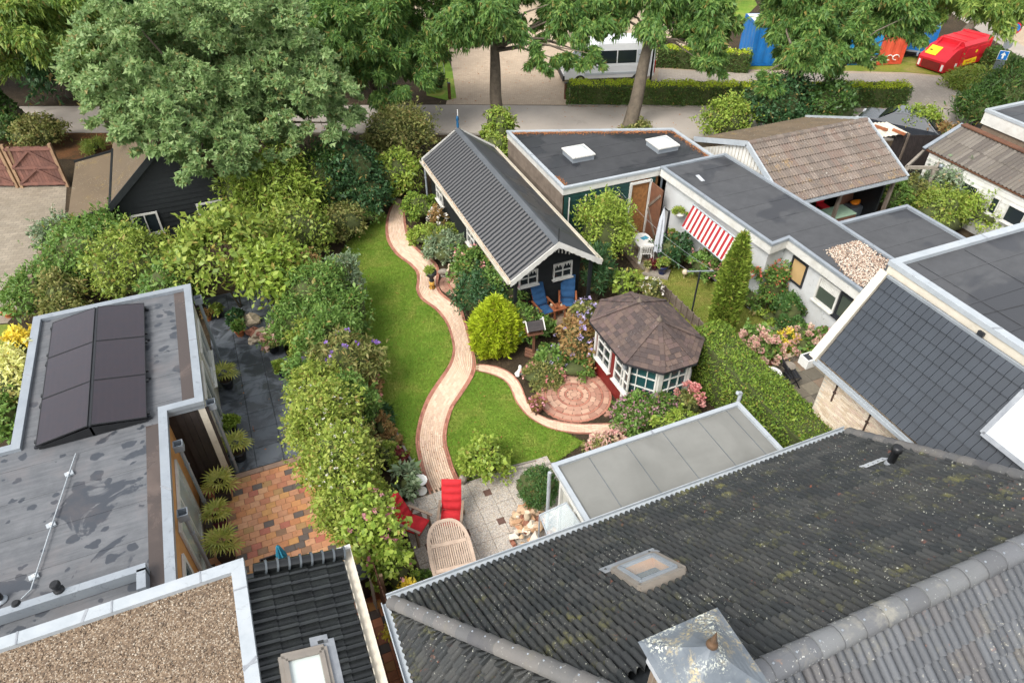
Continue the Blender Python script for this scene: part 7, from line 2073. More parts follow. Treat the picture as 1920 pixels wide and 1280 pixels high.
def recliner(label, loc, rz, cush, wood, group):
    t = thing('garden_chair', label, 'chair', loc, rz, group)
    def slabc(name, y0, z0, y1, z1, w, th, nseg):
        m = MB(); d = Vector((0, y1 - y0, z1 - z0)); L = d.length; d.normalize(); n = Vector((0, -d.z, d.y)); n = n if n.z > 0 else -n
        nx, ny = 6, nseg * 4
        vv = []
        for j in range(ny + 1):
            f = j / ny
            for i in range(nx + 1):
                g = i / nx
                puff = (abs(math.sin(math.pi * f * nseg)) ** 0.35) * (1 - abs(2 * g - 1) ** 6) * th
                p = Vector(((g - 0.5) * w, y0, z0)) + d * (L * f) + n * (0.015 + puff)
                vv.append(p)
        k = nx + 1
        m.add(vv, [(j * k + i, j * k + i + 1, (j + 1) * k + i + 1, (j + 1) * k + i) for j in range(ny) for i in range(nx)], True)
        c = [Vector(((g - 0.5) * w, y0, z0)) + d * (L * f) for g, f in ((0, 0), (1, 0), (1, 1), (0, 1))]
        m.add(c + [p + n * 0.02 for p in c], [(3, 2, 1, 0), (0, 1, 5, 4), (1, 2, 6, 5), (2, 3, 7, 6), (3, 0, 4, 7)])
        return m.build(name, cush, t)
    slabc('seat_cushion', -0.28, 0.40, 0.24, 0.36, 0.50, 0.06, 2)
    slabc('back_cushion', 0.24, 0.40, 0.62, 1.12, 0.50, 0.06, 4)
    m = MB(); m.bar((0, -0.28, 0.37), (0, 0.24, 0.33), 0.48, 0.03); m.build('seat_frame', wood, t)
    m = MB(); m.bar((0, 0.27, 0.36), (0, 0.64, 1.06), 0.48, 0.03, up=(0, 1, 0)); m.build('back_frame', wood, t)
    for s_ in (-1, 1):
        x = 0.29 * s_
        MB().bar((x, -0.26, 0), (x, -0.22, 0.58), 0.045, 0.06).build('leg', wood, t)
        MB().bar((x, 0.42, 0), (x, 0.20, 0.58), 0.045, 0.06).build('leg', wood, t)
        MB().bar((x, -0.34, 0.60), (x, 0.36, 0.60), 0.065, 0.03).build('armrest', wood, t)
    return t
gc = 'garden chairs on the pebble patio'
p = (2.65,10.27,0.38); recliner('red cushioned wooden garden chair standing at the head of the oval table', (p[0], p[1], 0.052), R(-24), 'cushion_red', 'teak_grey', gc)
p = (1.76,10.42,0.38); recliner('red cushioned garden chair half hidden by the bright bush', (p[0], p[1], 0.052), R(42), 'cushion_red', 'teak_grey', gc)
gb = 'garden chairs before the shed gable'
p = (8.38,17.08,0.5); recliner('blue cushioned wooden chair before the left shed window', (p[0], p[1], 0.12), R(4), 'cushion_blue', 'teak_warm', gb)
p = (9.31,17.16,0.5); recliner('blue cushioned wooden chair before the right shed window', (p[0], p[1], 0.12), R(-26), 'cushion_blue', 'teak_warm', gb)

# oval slatted table
tb = thing('oval_table', 'oval pale teak slatted table on the pebble patio', 'table', (2.26, 9.02, 0.052), R(-7.9))
a_, b_ = 0.53, 1.04
def oval(w, l, n=40, e=2.6):
    out = []
    for i in range(n):
        an = 2 * math.pi * i / n; c_, s_ = math.cos(an), math.sin(an)
        out.append((math.copysign(abs(c_) ** (2 / e), c_) * w, math.copysign(abs(s_) ** (2 / e), s_) * l))
    return out
O1, O2 = oval(a_, b_), oval(a_ - 0.085, b_ - 0.085)
m = MB(); n = len(O1)
vv = [(x, y, 0.74) for x, y in O1] + [(x, y, 0.74) for x, y in O2] + [(x, y, 0.71) for x, y in O1] + [(x, y, 0.71) for x, y in O2]
m.add(vv, [(i, (i + 1) % n, n + (i + 1) % n, n + i) for i in range(n)] + [(2 * n + i, 2 * n + (i + 1) % n, (i + 1) % n, i) for i in range(n)] + [(n + i, n + (i + 1) % n, 3 * n + (i + 1) % n, 3 * n + i) for i in range(n)])
m.build('rim', 'teak_pale', tb)
def xr_at(x):   # half length of the inner oval at x
    e = 2.6; f = 1 - (abs(x) / (a_ - 0.085)) ** e
    return (b_ - 0.085) * max(f, 0) ** (1 / e)
for yy in (-0.34, 0.34):
    MB().box((0, yy, 0.728), (2 * (a_ - 0.09), 0.10, 0.024)).build('cross_rail', 'teak_pale', tb)
for (ya, yb) in ((-2, -0.395), (-0.285, 0.285), (0.395, 2)):
    for i in range(-8, 9):
        x = i * 0.052
        lim = xr_at(x) - 0.002
        y0_, y1_ = max(ya, -lim), min(yb, lim)
        if y1_ - y0_ < 0.05: continue
        MB().box((x, (y0_ + y1_) / 2, 0.728), (0.034, y1_ - y0_, 0.02)).build('slat', 'teak_pale', tb)
for x in (-0.32, 0.32):
    for y in (-0.62, 0.62):
        MB().box((x, y, 0.355), (0.07, 0.07, 0.71)).build('leg', 'teak_grey', tb)
MB().box((0, 0, 0.60), (0.08, 1.3, 0.05)).build('under_frame', 'teak_grey', tb)

# white side table with a scalloped top
st_ = thing('side_table', 'round white scalloped side table beside the garden path', 'table', (2.27,11.65,0))
m = MB(); seg = 24
vv = [(0, 0, 0.5)] + [(math.cos(2 * math.pi * k / seg) * (0.19 + 0.012 * (k % 2)), math.sin(2 * math.pi * k / seg) * (0.19 + 0.012 * (k % 2)), 0.505) for k in range(seg)] + [(math.cos(2 * math.pi * k / seg) * 0.19, math.sin(2 * math.pi * k / seg) * 0.19, 0.47) for k in range(seg)]
m.add(vv, [(0, 1 + k, 1 + (k + 1) % seg) for k in range(seg)] + [(1 + k, 1 + seg + k, 1 + seg + (k + 1) % seg, 1 + (k + 1) % seg) for k in range(seg)]); m.build('table_top', 'white_plastic', st_)
MB().lathe((0, 0, 0), [(0.16, 0.05), (0.10, 0.10), (0.03, 0.2), (0.03, 0.42), (0.09, 0.48)], 14).build('pedestal', 'white_plastic', st_)
sb = thing('stone_ball', 'grey stone ball beside the end of the garden path', 'ball', (3.39,11.45,0))
MB().lathe((0, 0, 0), [(0.06, 0.04), (0.05, 0.12), (0.09, 0.16), (0.115, 0.24), (0.09, 0.32), (0.02, 0.36)], 14).build('ball', 'stone_grey', sb)

# heap of rubble stones
rp = thing('stone_heap', 'heap of broken tan stones beside the glass canopy', 'stones', (4.37,9.12,0.05))
rg = random.Random(21)
for i in range(80):
    a = rg.uniform(0, 6.28); d = rg.random() ** 0.6
    x, y = 0.52 * d * math.cos(a) + 0.1, 0.85 * d * math.sin(a) + 0.1
    z = 0.42 * (1 - d) + rg.uniform(0.02, 0.12)
    r = rg.uniform(0.07, 0.15)
    MB().blob((x, y, z), (r * rg.uniform(.8, 1.4), r * rg.uniform(.7, 1.1), r * rg.uniform(.5, .9)), i, 0.45, 1, smooth=False).build('stone', 'rubble', rp)
for i in range(5):
    MB().box((-0.48, -0.35 + i * 0.13, 0.06), (0.10, 0.11, 0.07), rg.uniform(-.3, .3), bev=0.008).build('brick', 'red_clinker', rp)
vs_ = obj('vase', None, rp)
MB().lathe((0.02, 0.35, 0.36), [(0.05, 0), (0.08, 0.06), (0.085, 0.2), (0.05, 0.28), (0.065, 0.33)], 14).build('body', 'pot_cream', vs_)
br = thing('boulder_group', 'red and pale boulders at the foot of the small tree', 'stones', (-0.84,20.11,0))
for i, (px, r) in enumerate((((-1.03,20.88,0.15), 0.26), ((-1.04,20.18,0.15), 0.22), ((-0.8,19.9,0.15), 0.30), ((-0.43,20.28,0.12), 0.2), ((-0.84,19.62,0.42), 0.11), ((-1.07,19.71,0.1), 0.16))):
    q = Vector(px) - Vector((-0.84,20.11,0))
    MB().blob((q.x, q.y, px[2]), (r, r * 0.8, r * 0.8), 50 + i, 0.4, 2, smooth=False).build('boulder', 'boulder', br)

# pots and palms
def pot(label, p, r, h, pm, kind='bush', leaf='leaf_mid', pr=0.25, fl=None, square=False, z0=0.0, name='plant_pot'):
    t = thing(name, label, 'plant pot', (p[0], p[1], z0))
    if square:
        m = MB(); vv = [(s0 * r * k, s1 * r * k, z) for k, z in ((0.82, 0), (1.0, h), (0.92, h), (0.9, h - 0.05)) for s0, s1 in ((-1, -1), (1, -1), (1, 1), (-1, 1))]
        m.add(vv, [(j * 4 + i, j * 4 + (i + 1) % 4, (j + 1) * 4 + (i + 1) % 4, (j + 1) * 4 + i) for j in range(3) for i in range(4)]); m.build('pot', pm, t)
        MB().box((0, 0, h - 0.055), (r * 1.78, r * 1.78, 0.02)).build('soil', 'potting_soil', t)
    else:
        m = MB(); m.lathe((0, 0, 0), [(r * 0.68, 0), (r * 0.92, h * 0.75), (r * 1.03, h * 0.8), (r * 1.03, h), (r * 0.92, h), (r * 0.9, h - 0.05), (0.01, h - 0.05)], 20); m.build('pot', pm, t)
        MB().lathe((0, 0, 0), [(r * 0.88, h - 0.07), (r * 0.88, h - 0.04)], 16).build('soil', 'potting_soil', t)
    rgn = np.random.default_rng(nseed())
    if kind == 'bush':
        n = int(900 * (pr / 0.2) ** 2)
        q, out, cc, rc = clump_points((0, 0, h + pr * 0.55), (pr, pr, pr * 0.8), n, rgn, 16, 0.4, 0.9, -0.3)
        fast_mesh('foliage', leaf_quads(q, out, 0.08, 0.045, rgn, 0.1, 0.7, 0.5), 4, leaf, t, kind=None)
        if fl: flowers_on(t, 'blossom', None, (0, 0, h + pr * 0.55), (pr, pr, pr * 0.8), fl[0], fl[1], fl[2], rgn, 0.6)
    elif kind == 'palm':
        rr = random.Random(nseed())
        fm = MB(); nb_ = 12; Lb = pr * 0.60
        for b in range(nb_):
            a = R(-115 + 230 * b / (nb_ - 1))
            d = Vector((math.sin(a), math.cos(a), 0)); s_ = Vector((d.y, -d.x, 0)) * 0.024
            l = Lb * (0.75 + 0.25 * math.cos(a * 0.6))
            fm.add([Vector((0, 0, 0)), d * l * 0.55 + s_ + Vector((0, 0, 0.02)), d * l + Vector((0, 0, -0.06)), d * l * 0.55 - s_ + Vector((0, 0, 0.02))], [(0, 1, 2, 3)])
        stalk = pr * 0.55
        fm.add([Vector((-0.008, -stalk, 0)), Vector((0.008, -stalk, 0)), Vector((0.006, 0, 0.01)), Vector((-0.006, 0, 0.01))], [(0, 1, 2, 3)])
        me = fm.mesh('frond', leaf)
        for i in range(9):
            az = 2 * math.pi * i * 0.382 + rr.uniform(-.2, .2); el = R(78 - 56 * i / 8 + rr.uniform(-6, 6))
            M_ = Matrix.Translation((0, 0, h + 0.10)) @ Matrix.Rotation(az, 4, 'Z') @ Matrix.Rotation(el, 4, 'X') @ Matrix.Translation((0, stalk, 0)) @ Matrix.Rotation(R(-25), 4, 'X')
            obj('frond', me, t, mtx=M_)
        MB().lathe((0, 0, h - 0.05), [(0.05, 0), (0.06, 0.08), (0.03, 0.16)], 8).build('trunk', 'bark_dark', t)
    return t
pot('fan palm in dark round pot near the upper slab terrace', (-2.07,17.8,0), 0.20, 0.34, 'pot_dark', 'palm', 'leaf_palm', 0.50, z0=0.05, name='potted_palm')
pot('fan palm in dark round pot in front of the dark clad wall', (-2.05,14.67,0), 0.22, 0.36, 'pot_dark', 'palm', 'leaf_palm', 0.52, z0=0.05, name='potted_palm')
pot('fan palm in square dark planter at the tile patio corner', (-2.57,13.44,0), 0.19, 0.34, 'pot_dark', 'palm', 'leaf_palm', 0.56, square=True, z0=0.05, name='potted_palm')
pot('fan palm in plum coloured pot between the two planters', (-2.72,12.6,0), 0.17, 0.30, 'pot_plum', 'palm', 'leaf_palm', 0.44, square=True, z0=0.05, name='potted_palm')
pot('fan palm in square dark planter nearest the gravel roof', (-2.67,11.56,0), 0.20, 0.36, 'pot_dark', 'palm', 'leaf_palm', 0.56, square=True, z0=0.05, name='potted_palm')
pot('leafy green plant behind the palms', (-2.11,15.78,0), 0.12, 0.25, 'pot_dark', 'bush', 'leaf_bright', 0.22, z0=0.05)
pot('terracotta pot with low green plant on the slab terrace', (-1.45,20.31,0), 0.17, 0.26, 'terracotta', 'bush', 'leaf_mid', 0.20, z0=0.05)
pot('terracotta pot with feathery plant behind the other clay pot', (-1.51,20.9,0), 0.15, 0.24, 'terracotta', 'bush', 'leaf_dark', 0.26, z0=0.05)
pot('small clay pot with rusty plant at the roof corner', (-2.37,21.58,0), 0.11, 0.2, 'terracotta', 'bush', 'leaf_rust', 0.16, z0=0.05)
pot('dark bowl with trailing plant at the terrace end', (-2.06,21.65,0), 0.18, 0.2, 'pot_dark', 'bush', 'leaf_yellowgreen', 0.2, z0=0.05)
pot('faded hydrangea in a pot beside the fine leaved shrub', (-0.52,19.01,0), 0.2, 0.3, 'pot_dark', 'bush', 'leaf_olive', 0.30, (26, 0.15, 'petal_hydrangea'), z0=0.05)
pot('blue pot with straggling climber at the terrace edge', (-0.45,17.72,0), 0.13, 0.26, 'pot_blue', 'bush', 'leaf_bright', 0.2, z0=0.05)
pot('wide clay bowl on the yard paving at left', (-8.8,24.61,0), 0.22, 0.22, 'terracotta', 'bush', 'leaf_mid', 0.10)
# neighbour's pots
pot('blue pot with yellow green plant on the grey plinth', (13.67,17.88,0.1), 0.19, 0.34, 'pot_blue', 'bush', 'leaf_yellowgreen', 0.2, z0=0.1)
pot('round cream jar pot left of the blue pot', (13.23,18.22,0.1), 0.13, 0.24, 'pot_cream', 'bush', 'leaf_olive', 0.12, z0=0.1)
pot('cream jar pot behind the blue pot', (14.11,18.16,0.1), 0.13, 0.26, 'pot_cream', 'bush', 'leaf_mid', 0.14, z0=0.1)
pot('red leaved plant between the cream and blue pots', (13.53,18.21,0.1), 0.12, 0.15, 'pot_plum', 'bush', 'leaf_red', 0.18, z0=0.1)
pot('dark pot with pink flowers beside the closed parasol', (15.14,19.47,0), 0.20, 0.32, 'pot_dark', 'bush', 'leaf_yellowgreen', 0.26, (14, 0.06, 'petal_rose'), z0=0.05)
pot('pot with spiky dark palm beside the bungalow wall', (15.62,20.25,0), 0.15, 0.3, 'pot_dark', 'palm', 'leaf_dark', 0.5, z0=0.05)
pot('small cone shaped tree in grey pot near the bungalow', (16,14.19,0), 0.15, 0.26, 'stone_grey', 'bush', 'leaf_bright', 0.16, z0=0.05)
pl = thing('pot_plinth', 'low grey slab plinth carrying the flower pots', 'plinth')
pp = [(12.96,18.18,0.1), (13.55,18.4,0.1), (14.13,17.96,0.1), (13.69,17.49,0.1)]
MB().prism([q[:2] for q in pp], 0.0, 0.1).build('slab', 'stone_grey', pl)

# planter column, goose, half barrel, bird table and figures in the main garden
uc = thing('urn_planter', 'black bowl planter on a stacked pedestal beside the path', 'planter', (5.38,20.39,0))
MB().lathe((0, 0, 0), [(0.10, 0.05), (0.12, 0.08), (0.05, 0.16), (0.10, 0.20), (0.11, 0.34), (0.08, 0.36)], 14).build('pedestal', 'yellow_wicker', uc)
MB().lathe((0, 0, 0), [(0.08, 0.36), (0.10, 0.42), (0.07, 0.46), (0.10, 0.54), (0.11, 0.60), (0.20, 0.66), (0.21, 0.80), (0.19, 0.80), (0.18, 0.74)], 18).build('bowl', 'pot_dark', uc)
rgn = np.random.default_rng(5); q, out, cc, rc = clump_points((0, 0, 0.82), (0.18, 0.18, 0.10), 500, rgn, 12, 0.5, 0.9, -0.2)
fast_mesh('foliage', leaf_quads(q, out, 0.08, 0.03, rgn, 0, 0.7, 0.4), 4, 'leaf_yellowgreen', uc, kind=None)
m = MB()
for k in range(3):
    a = k * 2.09 + 0.4; m.tube([(0.05 * math.cos(a), 0.05 * math.sin(a), 0.16), (0.13 * math.cos(a), 0.13 * math.sin(a), 0.10), (0.12 * math.cos(a), 0.12 * math.sin(a), 0.045)], 0.014, 6)
m.build('iron_foot', 'iron', uc)
gs = thing('goose_figure', 'pale stone goose figure on the small round paving', 'figure', (6.05,21.01,0), R(60))
MB().blob((0, 0, 0.20), (0.13, 0.22, 0.13), 3, 0.12, 2).build('body', 'stone_grey', gs)
m = MB(); m.tube([(0, -0.14, 0.26), (0, -0.21, 0.38), (0, -0.19, 0.50), (0, -0.22, 0.56)], [0.06, 0.04, 0.032, 0.04], 8); m.tube([(0, -0.22, 0.56), (0, -0.32, 0.54)], [0.03, 0.008], 6); m.build('neck', 'pot_cream', gs)
MB().lathe((0, 0, 0.04), [(0.14, 0), (0.15, 0.03), (0.10, 0.06)], 14).build('base', 'stone_grey', gs)
sm = thing('stone_mushroom', 'small grey stone bowl beside the cream yellow shrub', 'bowl', (6.08,19.1,0))
MB().lathe((0, 0, 0), [(0.15, 0.04), (0.16, 0.06), (0.08, 0.10), (0.09, 0.24), (0.13, 0.30), (0.12, 0.34)], 14).build('bowl', 'stone_grey', sm)
fb = thing('flower_barrel', 'brown half barrel with pink flowers on the branch path', 'planter', (6.31,13.12,0.05))
MB().lathe((0, 0, 0.10), [(0.15, 0), (0.20, 0.14), (0.21, 0.26), (0.19, 0.26), (0.18, 0.22)], 18).build('barrel', 'brown_wood', fb)
m = MB(); m.lathe((0, 0, 0.10), [(0.178, 0.05), (0.184, 0.08)], 18); m.build('hoop', 'iron', fb)
for k in range(3):
    a = k * 2.09; MB().bar((0.13 * math.cos(a), 0.13 * math.sin(a), 0), (0.11 * math.cos(a), 0.11 * math.sin(a), 0.12), 0.03, 0.03).build('foot', 'iron', fb)
rgn = np.random.default_rng(6); q, out, cc, rc = clump_points((0, 0, 0.40), (0.20, 0.20, 0.13), 700, rgn, 14, 0.4, 0.9, -0.2)
fast_mesh('foliage', leaf_quads(q, out, 0.07, 0.04, rgn, 0, 0.7, 0.4), 4, 'leaf_rust', fb, kind=None)
flowers_on(fb, 'blossom', None, (0, 0, 0.40), (0.21, 0.21, 0.14), 34, 0.06, 'petal_pink', rgn, 0.7)
bt_t = thing('bird_table', 'wooden bird table with dark slatted roof among the shrubs', 'bird table', (7.28,15.51,0), R(-8))
MB().bar((0, 0, 0), (0, 0, 1.05), 0.07, 0.07).build('post', 'brown_wood', bt_t)
MB().box((0, 0, 1.07), (0.52, 0.42, 0.04)).build('tray', 'brown_wood', bt_t)
for x in (-0.22, 0.22): MB().box((x, 0, 1.2), (0.03, 0.34, 0.24)).build('side', 'brown_wood', bt_t)
for sgn in (-1, 1):
    for k in range(4):
        f0, f1 = k / 4, (k + 1) / 4
        m = MB(); m.slab([(-0.27, sgn * 0.26 * (1 - f0), 1.28 + 0.2 * f0), (0.27, sgn * 0.26 * (1 - f0), 1.28 + 0.2 * f0), (0.27, sgn * 0.26 * (1 - f1) , 1.28 + 0.2 * f1 - 0.005), (-0.27, sgn * 0.26 * (1 - f1), 1.28 + 0.2 * f1 - 0.005)], 0.015); m.build('roof_slat', 'dark_clad', bt_t)
for x in (-0.285, 0.285):
    m = MB(); m.bar((x, -0.28, 1.27), (x, 0, 1.50), 0.025, 0.06); m.bar((x, 0.28, 1.27), (x, 0, 1.50), 0.025, 0.06); m.build('barge_board', 'white_paint', bt_t)
MB().lathe((0.285, 0.0, 1.5), [(0.02, 0), (0.04, 0.05), (0.0, 0.1)], 8).build('knob', 'white_paint', bt_t)
ff = thing('white_figure', 'small white stone figures in the bed by the branch path', 'figure', (6.55,14.92,0))
MB().lathe((0, 0, 0), [(0.10, 0.02), (0.09, 0.12), (0.05, 0.22), (0.06, 0.27), (0.04, 0.33), (0.0, 0.36)], 12).build('body', 'white_plastic', ff)
MB().blob((-0.12, -0.1, 0.10), (0.12, 0.09, 0.09), 8, 0.3, 2).build('base_stone', 'white_plastic', ff)
lg = thing('log_edge', 'reddish log edging in the bed below the bird table', 'log', (7.28,15.51,0))
for k in range(3):
    a = (7.04,15.62,0.08); b = (7.44,15.11,0.08); o_ = Vector((7.28,15.51,0))
    m = MB(); m.tube([Vector(a) - o_ + Vector((0.05 * k, 0.10 * k, 0.02 * k)), Vector(b) - o_ + Vector((0.05 * k, 0.10 * k, 0.02 * k))], 0.07, 8); m.build('log', 'brown_wood', lg)
# deck in front of the shed gable with a wooden rail
dk_ = thing('shed_deck', 'small grey plank deck before the shed gable', 'deck')
for i in range(13):
    MB().box((8.75, 16.42 + i * 0.097, 0.10), (2.3, 0.088, 0.04)).build('deck_board', 'teak_grey', dk_)
for (a, b) in (((8.19,17.19,0.25), (9.21,17.09,0.25)), ((8.24,17.14,0.45), (9.1,17.05,0.45))):
    MB().bar(a, b, 0.06, 0.06).build('rail', 'gate_frame', dk_)
MB().bar((8.71,17.19,0), (8.65,17.08,0.65), 0.07, 0.07).build('post', 'pot_cream', dk_)
MB().bar((8.99,17.01,0.6), (9.14,16.86,0.2), 0.07, 0.05).build('brace', 'pot_cream', dk_)
ct = thing('deck_table', 'small brown wooden table between the blue chairs', 'table', (8.86,16.98,0.5)[:2] + (0.12,))
MB().box((0, 0, 0.42), (0.5, 0.4, 0.03)).build('table_top', 'teak_warm', ct)
for x in (-0.2, 0.2):
    for y in (-0.15, 0.15): MB().box((x, y, 0.2), (0.04, 0.04, 0.4)).build('leg', 'teak_warm', ct)
lm = thing('garden_lantern', 'dark lantern figure at the edge of the vine and lawn', 'lantern', (1.67,14.19,0))
MB().lathe((0, 0, 0), [(0.03, 0), (0.03, 0.5), (0.07, 0.52), (0.09, 0.66), (0.02, 0.74)], 8).build('lantern', 'stone_grey', lm)
m = MB(); m.slab([(-0.14, -0.12, 0.72), (0.14, -0.12, 0.72), (0.10, 0.12, 0.80), (-0.10, 0.12, 0.80)], 0.02); m.build('roof', 'dark_metal', lm)

# closed teal parasol, black crate on the tile patio
tp = (-1.32,9.9,2.05)
pa = thing('teal_parasol', 'closed teal parasol standing on the tile patio', 'parasol', (tp[0], tp[1], 0.05))
m = MB(); seg = 16; vv = []
for rr_, zz in ((0.16, 0.95), (0.14, 1.3), (0.10, 1.65), (0.04, 1.95), (0.01, 2.0)):
    for k in range(seg):
        q_ = rr_ * (1.12 if k % 2 else 0.66); a = 2 * math.pi * k / seg; vv.append((math.cos(a) * q_, math.sin(a) * q_, zz))
m.add(vv, [(j * seg + k, j * seg + (k + 1) % seg, (j + 1) * seg + (k + 1) % seg, (j + 1) * seg + k) for j in range(4) for k in range(seg)]); m.build('folded_canopy', 'fabric_teal', pa)
MB().tube([(0, 0, 0.05), (0, 0, 1.2)], 0.02, 8).build('pole', 'dark_metal', pa)
MB().lathe((0, 0, 0), [(0.22, 0.0), (0.22, 0.06), (0.05, 0.09)], 16).build('base', 'dark_metal', pa)
ck = thing('dark_planter_box', 'dark open box beside the teal parasol', 'box', (-1.72,10.7,0.3)[:2] + (0.05,))
m = MB()
for x, y, sx_, sy_ in ((-0.2, 0, 0.03, 0.4), (0.2, 0, 0.03, 0.4), (0, -0.185, 0.37, 0.03), (0, 0.185, 0.37, 0.03)): m.box((x, y, 0.2), (sx_, sy_, 0.4))
m.build('box_side', 'dark_clad', ck)
MB().box((0, 0, 0.25), (0.36, 0.33, 0.02)).build('box_floor', 'potting_soil', ck)
# wheeled bin, hose and fence in the alley
bn = (0.08,9.34,1.05)
wb = thing('wheeled_bin', 'black wheeled bin at the mouth of the tiled alley', 'bin', (bn[0], bn[1], 0.05), R(8))
m = MB(); vv = [(s0 * 0.24 * k, s1 * 0.27 * k, z) for k, z in ((0.8, 0.05), (1.0, 0.92)) for s0, s1 in ((-1, -1), (1, -1), (1, 1), (-1, 1))]
m.add(vv, [(0, 1, 5, 4), (1, 2, 6, 5), (2, 3, 7, 6), (3, 0, 4, 7), (4, 5, 6, 7)]); m.build('body', 'black_plastic', wb)
m = MB(); m.slab([(-0.26, -0.30, 0.96), (0.26, -0.30, 0.96), (0.26, 0.30, 1.02), (-0.26, 0.30, 1.02)], 0.05); m.build('lid', 'pot_dark', wb)
for x in (-0.22, 0.22): MB().tube([(x - 0.03, 0.2, 0.08), (x + 0.03, 0.2, 0.08)], 0.09, 12).build('wheel', 'black_plastic', wb)
MB().lathe((0.0, -0.1, 1.0), [(0.05, 0), (0.05, 0.02)], 12).build('badge', 'ridge_clip', wb)
hs = thing('garden_hose', 'yellow garden hose hanging beside the bin', 'hose')
hp = [(0.17,9.5,1.1), (0.19,9.39,0.9), (0.15,9.29,0.6), (0.04,9.23,0.3), (0.1,9.16,0.1), (0.21,9.32,0.1), (0.25,9.39,0.6)]
MB().tube(hp, 0.014, 6).build('hose', 'leaf_yellow', hs)
fc = thing('slat_fence', 'brown vertical slat fence along the tiled alley', 'fence')
fa, fb_ = Vector((0.46, 10.1, 0)), Vector((0.62, 3.6, 0))
nsl = 62
for i in range(nsl):
    p = fa.lerp(fb_, (i + .5) / nsl)
    MB().box((p.x, p.y, 0.88), (0.022, 0.082, 1.72 + 0.02 * math.sin(i * 1.7))).build('slat', 'brown_wood', fc)
for zz in (0.35, 1.4): MB().bar(fa + Vector((0.03, 0, zz)), fb_ + Vector((0.03, 0, zz)), 0.035, 0.08).build('rail', 'brown_wood', fc)
for i in range(5):
    p = fa.lerp(fb_, i / 4); MB().box((p.x + 0.06, p.y, 0.92), (0.07, 0.07, 1.84)).build('post', 'gate_frame', fc)
tr = thing('trellis_panel', 'grey diagonal trellis panel above the alley fence', 'trellis')
for i in range(9):
    a = (0.32,8.48,1.9); b = (0.27,7.96,1.8)
    p = Vector(a).lerp(Vector(b), i / 8)
    MB().bar(p, p + Vector((0.04, -0.08, -0.32)), 0.012, 0.02).build('lath', 'teak_grey', tr)
wf = thing('board_fence', 'weathered board fence between pavilion and neighbour lawn', 'fence')
fa, fb_ = Vector((13,16.97,0)), Vector((13.05,13.91,0))
nsl = 9
for i in range(nsl):
    a = fa.lerp(fb_, i / nsl); b = fa.lerp(fb_, (i + 0.97) / nsl)
    for zz in (0.15, 0.36): MB().bar(a + Vector((0, 0, zz)), b + Vector((0, 0, zz)), 0.025, 0.19).build('board', 'grey_wood', wf)
    MB().bar(a + Vector((-0.03, 0, 0)), a + Vector((-0.03, 0, 0.52)), 0.06, 0.06).build('post', 'grey_wood', wf)
wg = thing('wooden_gate', 'narrow grey wooden gate behind the solar roof', 'gate')
a = Vector((-7.49,24.13,0)); b = Vector((-7.32,25.62,0))
for i in range(6):
    p = a.lerp(b, (i + .5) / 6); MB().box((p.x, p.y, 0.7), (0.03, 0.12, 1.4)).build('board', 'grey_wood', wg)
for p in (a, b): MB().box((p.x, p.y, 0.85), (0.12, 0.12, 1.7)).build('post', 'teak_grey', wg)

# ================================================================== neighbour's furniture
pw = thing('closed_parasol', 'closed pale grey parasol hanging from a dark pole by the bungalow', 'parasol', (14.04,18.59,0)[:2] + (0.05,))
m = MB(); vv = []; seg = 14
for rr_, zz in ((0.17, 0.55), (0.15, 0.9), (0.13, 1.4), (0.10, 1.9), (0.03, 2.3), (0.01, 2.42)):
    for k in range(seg):
        q_ = rr_ * (1.15 if k % 2 else 0.65); a = 2 * math.pi * k / seg; vv.append((-0.16 + math.cos(a) * q_, 0.05 + math.sin(a) * q_, zz))
m.add(vv, [(j * seg + k, j * seg + (k + 1) % seg, (j + 1) * seg + (k + 1) % seg, (j + 1) * seg + k) for j in range(5) for k in range(seg)]); m.build('folded_canopy', 'fabric_grey', pw)
MB().bar((0.08, 0, 0), (0.05, 0, 2.25), 0.07, 0.05).build('pole', 'dark_metal', pw)
MB().bar((0.05, 0, 2.2), (-0.16, 0.05, 2.4), 0.04, 0.04).build('arm', 'dark_metal', pw)
MB().box((0, 0, 0.03), (0.5, 0.5, 0.06)).build('base', 'stone_grey', pw)
wt = thing('white_table', 'white plastic garden table on the neighbour terrace', 'table', (13.61,19.26,0.3)[:2] + (0.05,), R(-10))
m = MB(); m.prism(oval(0.35, 0.55, 24, 3.5), 0.68, 0.72); m.build('table_top', 'white_plastic', wt)
for x in (-0.26, 0.26):
    for y in (-0.42, 0.42): MB().bar((x * 1.1, y * 1.05, 0), (x, y, 0.68), 0.06, 0.06).build('leg', 'white_plastic', wt)
MB().box((0.1, 0.15, 0.728), (0.28, 0.2, 0.01), 0.4).build('blue_paper', 'fabric_teal', wt)
def plastic_chair(label, p, rz):
    t = thing('white_chair', label, 'chair', p, rz)
    MB().box((0, 0, 0.42), (0.44, 0.42, 0.03), bev=0.008).build('seat', 'white_plastic', t)
    m = MB()
    for i in range(5): m.bar((-0.18 + i * 0.09, 0.21, 0.44), (-0.17 + i * 0.085, 0.28, 0.82), 0.05, 0.02)
    m.bar((-0.22, 0.28, 0.83), (0.22, 0.28, 0.83), 0.03, 0.07); m.build('backrest', 'white_plastic', t)
    for x in (-0.19, 0.19):
        for y in (-0.18, 0.2): MB().bar((x * 1.15, y * 1.15, 0), (x, y, 0.41), 0.045, 0.045).build('leg', 'white_plastic', t)
plastic_chair('white plastic chair in front of the white garden table', (13.55,18.96,0)[:2] + (0.05,), R(160))
dp = thing('drying_post', 'dark T shaped washing line post in the neighbour lawn', 'post', (13.32,15.38,0))
MB().tube([(0, 0, 0), (0, 0, 1.85)], 0.032, 10).build('pole', 'dark_metal', dp)
